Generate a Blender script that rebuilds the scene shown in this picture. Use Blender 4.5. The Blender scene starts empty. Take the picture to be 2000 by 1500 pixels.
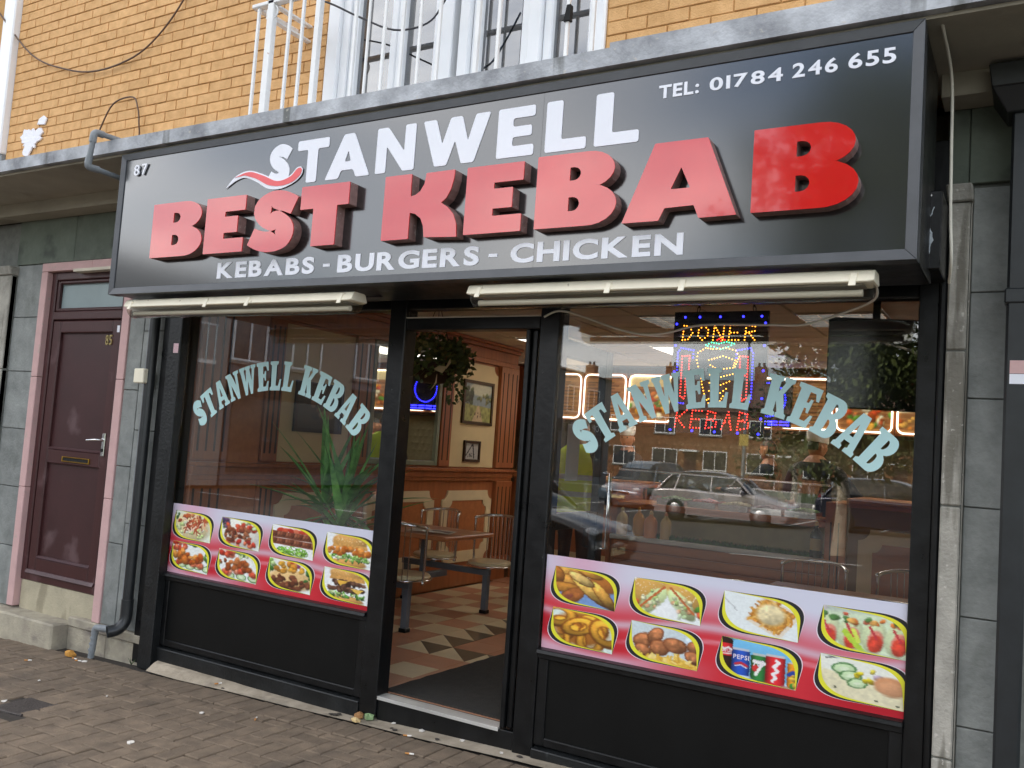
import bpy, bmesh, math, random
import numpy as np
from mathutils import Vector, Matrix
from mathutils.geometry import tessellate_polygon
rad = math.radians
sc = bpy.context.scene
col = sc.collection
random.seed(7)

# ---------------------------------------------------------------- camera
CAM = (0.0, -4.0, 1.57)
YAW, PITCH, ROLL, FPX = rad(30.79), rad(4.04), rad(4.02), 1725.0
_f = Vector((-math.sin(YAW)*math.cos(PITCH), math.cos(YAW)*math.cos(PITCH), math.sin(PITCH)))
_r = Vector((math.cos(YAW), math.sin(YAW), 0)); _u = _r.cross(_f)
CR = _r*math.cos(ROLL) + _u*math.sin(ROLL)
CU = -_r*math.sin(ROLL) + _u*math.cos(ROLL)
cd = bpy.data.cameras.new('camera'); cam = bpy.data.objects.new('camera', cd); col.objects.link(cam)
M = Matrix.Identity(4)
for i in range(3):
    M[i][0], M[i][1], M[i][2], M[i][3] = CR[i], CU[i], -_f[i], CAM[i]
cam.matrix_world = M
cd.sensor_width = 36; cd.lens = 36*FPX/2000; cd.clip_start = .05; cd.clip_end = 2000
sc.camera = cam
def px(x, y, z):            # where a point falls in the 2000 x 1500 photograph
    d = Vector((x, y, z)) - Vector(CAM); w = d.dot(_f)
    if w < .05: return (-9e9, -9e9)
    return (1000 + FPX*d.dot(CR)/w, 750 - FPX*d.dot(CU)/w)

# ---------------------------------------------------------------- world: clear sky with high white cloud; the sun stands behind the shop
SUN_EL, SUN_AZ = rad(38), rad(-35)       # azimuth measured from +y (behind the facade) towards +x
wd = bpy.data.worlds.new('World'); sc.world = wd; wd.use_nodes = True
nt = wd.node_tree; N = nt.nodes; L = nt.links
for n in list(N): N.remove(n)
out = N.new('ShaderNodeOutputWorld'); bg = N.new('ShaderNodeBackground')
sky = N.new('ShaderNodeTexSky'); sky.sky_type = 'NISHITA'; sky.sun_disc = False
sky.sun_elevation = SUN_EL; sky.sun_rotation = SUN_AZ; sky.air_density = 1.0; sky.dust_density = 2.5; sky.ozone_density = 1.0
tc = N.new('ShaderNodeTexCoord'); sep = N.new('ShaderNodeSeparateXYZ'); L.new(tc.outputs['Generated'], sep.inputs[0])
zz = N.new('ShaderNodeMath'); zz.operation = 'MAXIMUM'; zz.inputs[1].default_value = 0; L.new(sep.outputs[2], zz.inputs[0])
za = N.new('ShaderNodeMath'); za.operation = 'ADD'; za.inputs[1].default_value = .22; L.new(zz.outputs[0], za.inputs[0])
dv = N.new('ShaderNodeVectorMath'); dv.operation = 'DIVIDE'; cx = N.new('ShaderNodeCombineXYZ')
for i in range(3): L.new(za.outputs[0], cx.inputs[i])
L.new(tc.outputs['Generated'], dv.inputs[0]); L.new(cx.outputs[0], dv.inputs[1])
mp = N.new('ShaderNodeMapping'); mp.inputs['Scale'].default_value = (.8, 1.5, .4); mp.inputs['Location'].default_value = (3.1, 1.7, .4)
L.new(dv.outputs[0], mp.inputs[0])
nz = N.new('ShaderNodeTexNoise'); nz.inputs['Scale'].default_value = 1.3; nz.inputs['Detail'].default_value = 9; nz.inputs['Roughness'].default_value = .55
L.new(mp.outputs[0], nz.inputs['Vector'])
cr = N.new('ShaderNodeValToRGB'); cr.color_ramp.elements[0].position = .38; cr.color_ramp.elements[1].position = .62
L.new(nz.outputs['Fac'], cr.inputs[0])
mx = N.new('ShaderNodeMix'); mx.data_type = 'RGBA'
mf = N.new('ShaderNodeMath'); mf.operation = 'MULTIPLY'; mf.inputs[1].default_value = .9; L.new(cr.outputs[0], mf.inputs[0])
L.new(mf.outputs[0], mx.inputs[0]); L.new(sky.outputs[0], mx.inputs[6]); mx.inputs[7].default_value = (10.0, 9.8, 9.6, 1)
L.new(mx.outputs[2], bg.inputs[0]); bg.inputs[1].default_value = .1; L.new(bg.outputs[0], out.inputs[0])
sd = bpy.data.lights.new('sun', 'SUN'); sd.energy = 2.0; sd.angle = rad(2); sd.color = (1, .93, .82)
so = bpy.data.objects.new('sun', sd); col.objects.link(so)
sv = Vector((math.sin(-SUN_AZ)*math.cos(SUN_EL)*-1, math.cos(SUN_AZ)*math.cos(SUN_EL), math.sin(SUN_EL)))
so.rotation_euler = sv.to_track_quat('Z', 'Y').to_euler()
sc.view_settings.view_transform = 'Standard'; sc.view_settings.look = 'None'
sc.view_settings.exposure = 1.85; sc.view_settings.gamma = 1; sc.view_settings.use_curve_mapping = False
sc.render.engine = 'CYCLES'
sc.cycles.max_bounces = 12; sc.cycles.transparent_max_bounces = 24

# ---------------------------------------------------------------- helpers
def lin(c):
    if isinstance(c, str):
        c = [int(c[i:i+2], 16)/255 for i in (0, 2, 4)]
    return tuple((x/12.92 if x <= .04045 else ((x+.055)/1.055)**2.4) for x in c)

MATS = {}
def mat(name, c, rough=.5, var=.15, scale=5, metal=0, bump=0, bscale=60, rnd=0, c2=None, stretch=(1, 1, 1), spec=.5, spots=None, coat=0, rvar=0, cior=1.5, crough=.08):
    """procedural surface: base colour broken up by noise in world space, optional second colour, per-object variation, fine relief"""
    m = bpy.data.materials.new(name); MATS[name] = m; m.use_nodes = True
    t = m.node_tree; n = t.nodes; l = t.links; b = n['Principled BSDF']
    b.inputs['Roughness'].default_value = rough; b.inputs['Metallic'].default_value = metal
    b.inputs['Specular IOR Level'].default_value = spec; b.inputs['Coat Weight'].default_value = coat; b.inputs['Coat Roughness'].default_value = crough; b.inputs['Coat IOR'].default_value = cior
    g = n.new('ShaderNodeNewGeometry'); mp = n.new('ShaderNodeMapping'); mp.inputs['Scale'].default_value = stretch
    l.new(g.outputs['Position'], mp.inputs[0])
    nz = n.new('ShaderNodeTexNoise'); nz.inputs['Scale'].default_value = scale; nz.inputs['Detail'].default_value = 6; nz.inputs['Roughness'].default_value = .6
    l.new(mp.outputs[0], nz.inputs['Vector'])
    r = n.new('ShaderNodeMapRange'); r.inputs[1].default_value = .3; r.inputs[2].default_value = .7; l.new(nz.outputs['Fac'], r.inputs[0])
    x = n.new('ShaderNodeMix'); x.data_type = 'RGBA'
    lo = [max(0, v*(1-var)) for v in c]; hi = [min(1, v*(1+var)) for v in (c2 or c)]
    x.inputs[6].default_value = (*lo, 1); x.inputs[7].default_value = (*hi, 1); l.new(r.outputs[0], x.inputs[0])
    o = x.outputs[2]
    if rnd:
        oi = n.new('ShaderNodeObjectInfo'); rr = n.new('ShaderNodeMapRange')
        rr.inputs[3].default_value = 1-rnd; rr.inputs[4].default_value = 1+rnd; l.new(oi.outputs['Random'], rr.inputs[0])
        hs = n.new('ShaderNodeHueSaturation'); l.new(rr.outputs[0], hs.inputs['Value']); l.new(o, hs.inputs['Color'])
        o = hs.outputs[0]
    if spots:   # (colour, scale, threshold, amount) : dirt with a shape of its own
        for (sc_, ss, th, am, st) in spots:
            mp2 = n.new('ShaderNodeMapping'); mp2.inputs['Scale'].default_value = st; l.new(g.outputs['Position'], mp2.inputs[0])
            n2 = n.new('ShaderNodeTexNoise'); n2.inputs['Scale'].default_value = ss; n2.inputs['Detail'].default_value = 5; l.new(mp2.outputs[0], n2.inputs['Vector'])
            r2 = n.new('ShaderNodeMapRange'); r2.inputs[1].default_value = th; r2.inputs[2].default_value = th+.08; r2.inputs[4].default_value = am
            l.new(n2.outputs['Fac'], r2.inputs[0])
            x2 = n.new('ShaderNodeMix'); x2.data_type = 'RGBA'; l.new(r2.outputs[0], x2.inputs[0]); l.new(o, x2.inputs[6]); x2.inputs[7].default_value = (*sc_, 1)
            o = x2.outputs[2]
    l.new(o, b.inputs['Base Color'])
    if rvar:
        r3 = n.new('ShaderNodeMapRange'); r3.inputs[3].default_value = max(.02, rough-rvar); r3.inputs[4].default_value = rough+rvar
        l.new(r.outputs[0], r3.inputs[0]); l.new(r3.outputs[0], b.inputs['Roughness'])
    if bump:
        n3 = n.new('ShaderNodeTexNoise'); n3.inputs['Scale'].default_value = bscale; n3.inputs['Detail'].default_value = 4; l.new(mp.outputs[0], n3.inputs['Vector'])
        bp = n.new('ShaderNodeBump'); bp.inputs['Strength'].default_value = bump; bp.inputs['Distance'].default_value = .01
        l.new(n3.outputs['Fac'], bp.inputs['Height']); l.new(bp.outputs[0], b.inputs['Normal'])
    return m

def emit(name, c, s):
    m = bpy.data.materials.new(name); MATS[name] = m; m.use_nodes = True
    b = m.node_tree.nodes['Principled BSDF']; b.inputs['Base Color'].default_value = (*[.5*v for v in c], 1)
    b.inputs['Emission Color'].default_value = (*c, 1); b.inputs['Emission Strength'].default_value = s
    return m

def glass(name, tint=(.93, .96, .95), ior=1.5, gain=1.0, grough=0.0):
    """thin clear pane: see-through mixed with a mirror by the angle of view"""
    m = bpy.data.materials.new(name); MATS[name] = m; m.use_nodes = True
    t = m.node_tree; n = t.nodes; l = t.links
    for q in list(n): n.remove(q)
    o = n.new('ShaderNodeOutputMaterial'); tr = n.new('ShaderNodeBsdfTransparent'); tr.inputs[0].default_value = (*tint, 1)
    gl = n.new('ShaderNodeBsdfGlossy'); gl.inputs['Roughness'].default_value = grough; gl.inputs[0].default_value = (1, 1, 1, 1)
    fr = n.new('ShaderNodeFresnel'); ge = n.new('ShaderNodeNewGeometry'); ir = n.new('ShaderNodeMapRange')
    ir.inputs[3].default_value = ior; ir.inputs[4].default_value = 1/ior; l.new(ge.outputs['Backfacing'], ir.inputs[0]); l.new(ir.outputs[0], fr.inputs[0])   # the same thin-pane mirror from both sides
    mu = n.new('ShaderNodeMath'); mu.operation = 'MULTIPLY'; mu.inputs[1].default_value = gain; mu.use_clamp = True
    l.new(fr.outputs[0], mu.inputs[0])
    mx = n.new('ShaderNodeMixShader'); l.new(mu.outputs[0], mx.inputs[0]); l.new(tr.outputs[0], mx.inputs[1]); l.new(gl.outputs[0], mx.inputs[2])
    l.new(mx.outputs[0], o.inputs[0])
    return m

def printed(name, rough=.35, glow=0):
    """flat print: the colours are carried by the sheet itself"""
    m = bpy.data.materials.new(name); MATS[name] = m; m.use_nodes = True
    t = m.node_tree; b = t.nodes['Principled BSDF']; b.inputs['Roughness'].default_value = rough
    a = t.nodes.new('ShaderNodeAttribute'); a.attribute_name = 'Col'; t.links.new(a.outputs['Color'], b.inputs['Base Color'])
    if glow:
        t.links.new(a.outputs['Color'], b.inputs['Emission Color']); b.inputs['Emission Strength'].default_value = glow
    return m

class MB:
    def __init__(s): s.v = []; s.f = []; s.sm = []; s.mi = []; s.cur = 0
    def add(s, vs, fs, smooth=False):
        o = len(s.v); s.v += [tuple(v) for v in vs]
        for f in fs: s.f.append(tuple(i+o for i in f)); s.sm.append(smooth); s.mi.append(s.cur)
        return s
    def box(s, x0, x1, y0, y1, z0, z1):
        vs = [(x, y, z) for z in (z0, z1) for y in (y0, y1) for x in (x0, x1)]
        return s.add(vs, [(0, 2, 3, 1), (4, 5, 7, 6), (0, 1, 5, 4), (2, 6, 7, 3), (0, 4, 6, 2), (1, 3, 7, 5)])
    def hexa(s, p):     # eight corners: bottom ring 0-3, top ring 4-7
        return s.add(p, [(3, 2, 1, 0), (4, 5, 6, 7), (0, 1, 5, 4), (1, 2, 6, 5), (2, 3, 7, 6), (3, 0, 4, 7)])
    def quad(s, a, b, c, d): return s.add([a, b, c, d], [(0, 1, 2, 3)])
    def tube(s, path, r, n=8, closed=False, caps=True):
        P = [Vector(p) for p in path]; k = len(P); rs = r if isinstance(r, (list, tuple)) else [r]*k
        T = []
        for i in range(k):
            a = P[(i-1) % k] if (closed or i > 0) else P[i]; b = P[(i+1) % k] if (closed or i < k-1) else P[i]
            T.append((b-a).normalized())
        u = T[0].orthogonal().normalized(); vs = []
        for i in range(k):
            u = (u - T[i]*u.dot(T[i])); u = u.normalized() if u.length > 1e-6 else T[i].orthogonal().normalized()
            w = T[i].cross(u)
            for j in range(n):
                a = 2*math.pi*j/n; vs.append(P[i] + (u*math.cos(a)+w*math.sin(a))*rs[i])
        fs = []
        for i in range(k if closed else k-1):
            for j in range(n):
                a = i*n+j; b = i*n+(j+1) % n; c = ((i+1) % k)*n+(j+1) % n; d = ((i+1) % k)*n+j
                fs.append((a, b, c, d))
        s.add(vs, fs, True)
        if caps and not closed:
            s.add(vs[:n], [tuple(range(n-1, -1, -1))]); s.add(vs[-n:], [tuple(range(n))])
        return s
    def lathe(s, prof, c=(0, 0, 0), n=20, ax=None, smooth=True):
        vs = []
        for (r, z) in prof:
            for j in range(n):
                a = 2*math.pi*j/n; vs.append(Vector((r*math.cos(a), r*math.sin(a), z)))
        if ax is not None:
            q = Vector((0, 0, 1)).rotation_difference(Vector(ax)); vs = [q @ v for v in vs]
        vs = [v+Vector(c) for v in vs]
        fs = [(i*n+j, i*n+(j+1) % n, (i+1)*n+(j+1) % n, (i+1)*n+j) for i in range(len(prof)-1) for j in range(n)]
        s.add(vs, fs, smooth)
        if prof[0][0] > 1e-6: s.add(vs[:n], [tuple(range(n-1, -1, -1))])
        if prof[-1][0] > 1e-6: s.add(vs[-n:], [tuple(range(n))])
        return s
    def ball(s, c, r, n=10, m=6, sq=(1, 1, 1)):
        vs = []; fs = []
        for i in range(m+1):
            t = math.pi*i/m
            for j in range(n):
                a = 2*math.pi*j/n
                vs.append((c[0]+r*sq[0]*math.sin(t)*math.cos(a), c[1]+r*sq[1]*math.sin(t)*math.sin(a), c[2]+r*sq[2]*math.cos(t)))
        for i in range(m):
            for j in range(n):
                fs.append((i*n+j, (i+1)*n+j, (i+1)*n+(j+1) % n, i*n+(j+1) % n))
        return s.add(vs, fs, True)
    def extr(s, cont, P, d, sides=True, back=False):
        """flat shape with holes given by contours in (u, v); P maps (u, v, w) to space, thickness d goes along w"""
        flat = [p for c in cont for p in c]
        tris = tessellate_polygon([[Vector((p[0], p[1], 0)) for p in c] for c in cont])
        fr = [P(p[0], p[1], 0) for p in flat]; bk = [P(p[0], p[1], d) for p in flat]
        n0 = (Vector(P(1, 0, 0))-Vector(P(0, 0, 0))).cross(Vector(P(0, 1, 0))-Vector(P(0, 0, 0)))
        ft = []
        for t in tris:
            a, b, c = (Vector(flat[i]).to_2d() for i in t)
            ar = (b-a).x*(c-a).y-(b-a).y*(c-a).x
            ft.append(tuple(t) if ar > 0 else tuple(reversed(t)))
        s.add(fr, ft)
        if back: s.add(bk, [tuple(reversed(t)) for t in ft])
        if sides:
            o = 0
            for c in cont:
                k = len(c); ar = sum(c[i][0]*c[(i+1) % k][1]-c[(i+1) % k][0]*c[i][1] for i in range(k))
                vs = fr[o:o+k]+bk[o:o+k]; fs = []
                for i in range(k):
                    q = (i, (i+1) % k, k+(i+1) % k, k+i)
                    fs.append(q)
                s.add(vs, fs); o += k
        return s

ORI = {}
def obj(name, mb, m, parent=None, bev=0, fixn=False, kind=None):
    me = bpy.data.meshes.new(name); o = bpy.data.objects.new(name, me); col.objects.link(o)
    org = ORI.get(parent.name, Vector((0, 0, 0))) if parent else Vector((0, 0, 0))
    if parent is None and mb.v:
        a = np.array(mb.v); org = Vector(((a[:, 0].min()+a[:, 0].max())/2, (a[:, 1].min()+a[:, 1].max())/2, a[:, 2].min())); o.location = org
    me.from_pydata([(v[0]-org.x, v[1]-org.y, v[2]-org.z) for v in mb.v], [], mb.f)
    for q in (m if isinstance(m, (list, tuple)) else [m]): me.materials.append(q)
    me.polygons.foreach_set('use_smooth', mb.sm); me.polygons.foreach_set('material_index', mb.mi)
    if bev or fixn:
        b = bmesh.new(); b.from_mesh(me)
        bmesh.ops.remove_doubles(b, verts=b.verts, dist=1e-5)
        bmesh.ops.recalc_face_normals(b, faces=b.faces)
        if bev:
            ed = [e for e in b.edges if len(e.link_faces) == 2 and e.calc_face_angle(0) > .6]
            bmesh.ops.bevel(b, geom=ed, offset=bev, segments=1, affect='EDGES', clamp_overlap=True)
        b.to_mesh(me); b.free()
    me.update()
    if parent: o.parent = parent
    ORI[o.name] = org
    if kind: o['kind'] = kind
    return o
def thing(name, loc, label, cat, group=None):
    o = bpy.data.objects.new(name, None); col.objects.link(o); o.location = loc; o.empty_display_size = .1
    ORI[o.name] = Vector(loc); o['label'] = label; o['category'] = cat
    if group: o['group'] = group
    return o
def tag(o, label, cat, group=None):
    o['label'] = label; o['category'] = cat
    if group: o['group'] = group
    return o
def put(name, mesh, loc, parent, scale=None, rot=None):
    """another piece sharing mesh data; loc in world space"""
    o = bpy.data.objects.new(name, mesh); col.objects.link(o); o.parent = parent
    o.location = Vector(loc)-ORI[parent.name]
    if scale: o.scale = scale
    if rot: o.rotation_euler = rot
    ORI[o.name] = Vector(loc)
    return o
def copy_tree(o, parent=None):
    c = o.copy(); col.objects.link(c)
    if parent: c.parent = parent
    ORI[c.name] = ORI[o.name]
    for ch in list(o.children): copy_tree(ch, c)
    return c
def arc(cx, cy, r, a0, a1, n=8, ry=None):
    return [(cx+r*math.cos(rad(a0+(a1-a0)*i/n)), cy+(ry or r)*math.sin(rad(a0+(a1-a0)*i/n))) for i in range(n+1)]
def rrect(x0, x1, y0, y1, r, n=5):
    return arc(x1-r, y0+r, r, -90, 0, n)+arc(x1-r, y1-r, r, 0, 90, n)+arc(x0+r, y1-r, r, 90, 180, n)+arc(x0+r, y0+r, r, 180, 270, n)
def spline(pts, k=6):
    """smooth curve through points of any dimension"""
    P = [np.array(p, float) for p in pts]; o = []
    for i in range(len(P)-1):
        a = P[max(0, i-1)]; b = P[i]; c = P[i+1]; d = P[min(len(P)-1, i+2)]
        for j in range(k):
            t = j/k
            o.append(tuple(.5*((2*b)+(c-a)*t+(2*a-5*b+4*c-d)*t*t+(3*b-a-3*c+d)*t**3)))
    o.append(tuple(P[-1])); return o
def cable(pts, r, m, label, cat='cable', k=6, parent=None, name='cable'):
    o = obj(name, MB().tube(spline(pts, k), r, 6), m, parent)
    return o if parent else tag(o, label, cat)
FX = lambda y: (lambda u, v, w: (u, y+w, v))     # flat shape facing the street (front at y, thickness away from it)
def gz(x): return .03*(max(-9, min(1, x))+3.2)

# ---------------------------------------------------------------- materials
M_brick = mat('yellow_brick', lin('d4a369'), .85, .07, 14, bump=.5, bscale=120, rnd=.07, c2=lin('deb079'), spots=[(lin('8a6a48'), 55, .68, .5, (1, 1, 1))])
M_mortar = mat('mortar', lin('be935b'), .95, .10, 30, bump=.4, bscale=200)
M_conc = mat('weathered_concrete', lin('8f9196'), .9, .22, 5, bump=.35, bscale=60, c2=lin('b9bcc0'),
             spots=[(lin('55564f'), 3.0, .6, .75, (2.2, 1, .35)), (lin('c8c2b4'), 30, .64, .6, (1, 1, 1))])
M_soffit = mat('painted_soffit', lin('a39c8c'), .85, .12, 3, bump=.2, bscale=40, spots=[(lin('6f685a'), 2.0, .6, .5, (1, 1, 1))])
M_stone = mat('slate_stone', lin('7c807d'), .75, .12, 7, bump=.5, bscale=45, rnd=.09, c2=lin('8d908d'), spots=[(lin('62665f'), 4, .60, .45, (1, 1, .6)), (lin('a2a49e'), 18, .68, .4, (1, 1, 1))])
M_green = mat('dark_green_slate', lin('646c60'), .8, .2, 5, bump=.4, bscale=40, rnd=.08, spots=[(lin('3c423c'), 3, .55, .6, (1, 1, 1))])
M_joint = mat('stone_joint', lin('73756f'), .95, .2, 20)
M_pale = mat('pale_concrete', lin('928f85'), .9, .2, 6, bump=.5, bscale=70, c2=lin('aca89e'), spots=[(lin('6b675c'), 2.6, .52, .8, (5, 1, .5)), (lin('d4cfc6'), 40, .64, .7, (1, 1, 1))])
M_black = mat('black_paint', lin('131415'), .34, .25, 9, spec=.35, bump=.12, bscale=35, spots=[(lin('8b8d8c'), 60, .735, .6, (1, 1, .5))], rvar=.08)
M_black2 = mat('worn_black_paint', lin('1a1c1d'), .42, spec=.4, var=.3, scale=6, bump=.3, bscale=50, spots=[(lin('5e6263'), 14, .68, .5, (3, 1, .3))], rvar=.1)
M_riser = mat('black_riser_panel', lin('0d0e0e'), .42, .25, 4, spec=.25, bump=.06, bscale=18, spots=[(lin('4a4b4a'), 70, .74, .5, (1, 1, 1))])
M_frame = mat('sign_frame_metal', lin('4d4f52'), .38, .12, 8, metal=.35, bump=.05, bscale=40)
M_acryl = mat('black_sign_panel', lin('0f1012'), .17, .2, 3, spec=1.0, coat=1, cior=1.62, crough=.13, bump=.006, bscale=6, spots=[(lin('9a9ca0'), 90, .765, .6, (1, 1, 1))])
M_white = mat('white_acrylic', lin('e9ebf2'), .25, .03, 4)
M_red = mat('red_acrylic', lin('cf1a1d'), .08, .06, 6, spec=.8, coat=.7, cior=1.5, crough=.03, bump=.006, bscale=5, spots=[(lin('e07a76'), 80, .75, .5, (1, 1, 1))])
M_ret = mat('letter_return', lin('8a6c66'), .6, .3, 25, spots=[(lin('b5b0aa'), 60, .62, .7, (1, 1, 1))])
M_cream = mat('aged_cream_plastic', lin('f7efd8'), .45, .07, 5, spots=[(lin('7a5f42'), 26, .7, .7, (1, 1, 1)), (lin('a5432e'), 13, .74, .6, (1, 1, 1))])
M_diff = glass('clear_diffuser', (.82, .80, .74), 1.45, 1.2, .12)
M_tube = mat('fluorescent_tube', lin('efece2'), .2, .03, 5)
M_grille = mat('grey_batten_tray', lin('9a988c'), .4, .15, 6)
M_brown = mat('brown_door_plastic', lin('432424'), .38, .14, 5, bump=.08, bscale=90, stretch=(1, 1, .15), spots=[(lin('7d6264'), 3.2, .6, .35, (1, 1, 1))])
M_brown2 = mat('brown_door_panel', lin('3f2324'), .42, .12, 4, bump=.06, bscale=90, spots=[(lin('7c6668'), 2.6, .58, .4, (1, 1, 1)), (lin('a09090'), 40, .74, .7, (1, 1, 1))])
M_pink = mat('flaking_pink_paint', lin('cba7a4'), .8, .07, 7, bump=.3, bscale=60, spots=[(lin('b8a79c'), 22, .64, .7, (1, 1, 1))])
M_frost = mat('frosted_glass', lin('8d9c9d'), .35, .1, 3)
M_brass = mat('brass', lin('b8923f'), .3, .12, 20, metal=1)
M_chrome = mat('chrome', (.75, .75, .75), .12, .05, 10, metal=1)
M_steel = mat('brushed_aluminium', (.62, .61, .58), .5, .2, 12, metal=.55, stretch=(.2, 1, 1))
M_wpaint = mat('white_gloss_paint', lin('e8e8e6'), .3, .06, 7, spots=[(lin('a8785a'), 24, .72, .8, (1, 1, 1))])
M_upvc = mat('white_upvc', lin('eceef0'), .28, .03, 4)
M_gpipe = mat('grey_plastic_pipe', lin('83898d'), .45, .15, 20)
M_bpipe = mat('black_plastic_pipe', lin('26292b'), .35, .2, 12)
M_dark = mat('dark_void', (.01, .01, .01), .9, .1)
M_wirebrown = mat('brown_cable', lin('5b4334'), .6, .2, 10)
M_wireblk = mat('black_cable', lin('33343a'), .5, .2, 10)
M_wirewht = mat('white_cable', lin('ddd8c8'), .5, .06, 10)
M_glass = glass('window_glass', (.95, .96, .95), 1.5, 1.75)
M_doorglass = glass('door_leaf_glass', (.97, .97, .97), 1.45, .6)
M_upglass = glass('upper_window_glass', (.22, .27, .33), 1.5, 4.5)
M_vinyl = mat('pale_blue_vinyl', lin('bfe3e3'), .35, .03, 4)
M_paver = mat('brown_paver', lin('6d5f50'), .85, .14, 10, bump=.55, bscale=110, rnd=.09, c2=lin('7d6d5b'), spots=[(lin('9b9186'), 130, .66, .65, (1, 1, 1)), (lin('3c3733'), 1.6, .58, .4, (1, 1, 1))])
M_sand = mat('paver_joint_sand', lin('3b352f'), .95, .25, 60)
M_strip = mat('concrete_strip', lin('a0937f'), .9, .14, 8, bump=.4, bscale=90, c2=lin('b0a390'), spots=[(lin('3f3a35'), 19, .72, .8, (1, 1, 1)), (lin('6f675c'), 3, .57, .5, (1, 1, 1))])
M_step = mat('step_concrete', lin('9a9284'), .9, .18, 6, bump=.5, bscale=80, c2=lin('aea692'), spots=[(lin('6a6260'), 2.4, .55, .7, (1, 1, 1.5))])
# ================================================================ ground
XS = [-70, -30, -9, -7, -5, -3, -1, 1, 30, 70]
def strip(y0, y1, dz, mb=None, flat=None):
    mb = mb or MB()
    for a, b in zip(XS[:-1], XS[1:]):
        za = (gz(a) if flat is None else flat)+dz; zb = (gz(b) if flat is None else flat)+dz
        mb.quad((a, y0, za), (b, y0, zb), (b, y1, zb), (a, y1, za))
    return mb
M_asph = mat('asphalt', (.05, .05, .052), .85, .25, 8, bump=.5, bscale=150)
M_kerb = mat('kerb_stone', lin('8d8b86'), .85, .15, 9)
M_paint = mat('road_paint', (.7, .7, .68), .6, .1, 9)
pav = obj('pavement', strip(-4.6, .35, -.012), M_sand, kind='structure')
k = MB()
for a, b in zip(XS[:-1], XS[1:]):
    A, B = gz(a), gz(b)
    k.hexa([(a, -4.78, A-.3), (b, -4.78, B-.3), (b, -4.6, B-.3), (a, -4.6, A-.3), (a, -4.78, A), (b, -4.78, B), (b, -4.6, B), (a, -4.6, A)])
obj('kerb', k, M_kerb, kind='structure')
obj('road', strip(-32, -4.6, -.13), M_asph, kind='structure')
mk = MB()
for i in range(12):
    x = -40+i*5; mk.quad((x, -13, gz(x)-.126), (x+2.4, -13, gz(x+2.4)-.126), (x+2.4, -12.88, gz(x+2.4)-.126), (x, -12.88, gz(x)-.126))
for i in range(9):
    x = -22+i*2.6; mk.quad((x, -27.5, gz(x)-.126), (x+.1, -27.5, gz(x)-.126), (x+.1, -23, gz(x)-.126), (x, -23, gz(x)-.126))
obj('road_marking', mk, M_paint, kind='structure')
M_grass = mat('grass', (.05, .085, .025), .9, .4, 3, bump=.6, bscale=60)
g = MB(); g.quad((-900, -1200, -.35), (900, -1200, -.35), (900, -31, -.35), (-900, -31, -.35))
obj('grass_ground', g, M_grass, kind='structure')
g = MB(); g.quad((-900, -31.5, -.45), (900, -31.5, -.45), (900, 600, -.45), (-900, 600, -.45)); obj('terrain', g, M_asph, kind='structure')
obj('far_path', MB().box(-70, 40, -33.5, -32, -.4, .1), M_kerb, kind='structure')

# pavers: herringbone blocks with a soldier course along the concrete strip
def chunk(sx, sy, sz, b):
    m = MB(); x, y = sx/2, sy/2
    m.add([(-x, -y, 0), (x, -y, 0), (x, y, 0), (-x, y, 0), (-x, -y, sz-b), (x, -y, sz-b), (x, y, sz-b), (-x, y, sz-b), (-x+b, -y+b, sz), (x-b, -y+b, sz), (x-b, y-b, sz), (-x+b, y-b, sz)],
          [(0, 1, 5, 4), (1, 2, 6, 5), (2, 3, 7, 6), (3, 0, 4, 7), (4, 5, 9, 8), (5, 6, 10, 9), (6, 7, 11, 10), (7, 4, 8, 11), (8, 9, 10, 11)])
    return m
def bare(name, mb, m):
    me = bpy.data.meshes.new(name); me.from_pydata(mb.v, [], mb.f); me.materials.append(m); return me
G_ = .0065
ME_pav = bare('paver', chunk(.2-G_, .1-G_, .03, .005), M_paver)
cand = []
for j in range(-70, 4):
    for i in range(-100, 4):
        t = (i-j) % 4
        if t == 0: cand.append((i*.1+.1, j*.1+.05, .2, .1))
        elif t == 3: cand.append((i*.1+.05, j*.1+.1, .1, .2))
YH = -.33
pl = []
for (x, y, w, h) in cand:
    x += .03; y1 = min(y+h/2, YH); y0 = y-h/2
    if y1-y0 < .03 or y0 < -4.5: continue
    pl.append((x, (y0+y1)/2, w, y1-y0))
for i in range(80):
    x = -7.9+i*.1; pl.append((x, YH+.115, .1, .21))
vis = []; rest = MB()
rp = random.Random(3)
def manhole_free(x, y): return not (-4.93 < x < -4.62 and -1.16 < y < -.86)
pl = [q for q in pl if manhole_free(q[0], q[1]) and q[0] < .5]
for q in pl:
    a, b = px(q[0], q[1], gz(q[0]))
    d = math.hypot(q[0]-CAM[0], q[1]-CAM[1])
    vis.append((0 if (-20 < a < 2020 and -20 < b < 1530) else 1, d, q))
vis.sort(key=lambda t: (t[0], t[1]))
for n, (o_, d, (x, y, w, h)) in enumerate(vis):
    rz = rp.uniform(-.014, .014); dz = rp.uniform(-.004, .003); tx, ty = rp.uniform(-.011, .011), rp.uniform(-.011, .011)
    hor = w > h
    if n < 300:
        put('paver', ME_pav, (x, y, gz(x)-.03+dz), pav, scale=((w-G_)/(.2-G_), (h-G_)/(.1-G_), 1) if hor else ((h-G_)/(.2-G_), (w-G_)/(.1-G_), 1),
            rot=(tx, ty-.03*(1 if hor else 0), rz + (0 if hor else math.pi/2)))
    else:
        c = chunk(w-G_, h-G_, .03, .005); rest.add([(v[0]+x, v[1]+y, v[2]+gz(x+v[0])-.03+dz) for v in c.v], c.f)
obj('paver_field', rest, M_paver, pav, kind='stuff')
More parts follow.
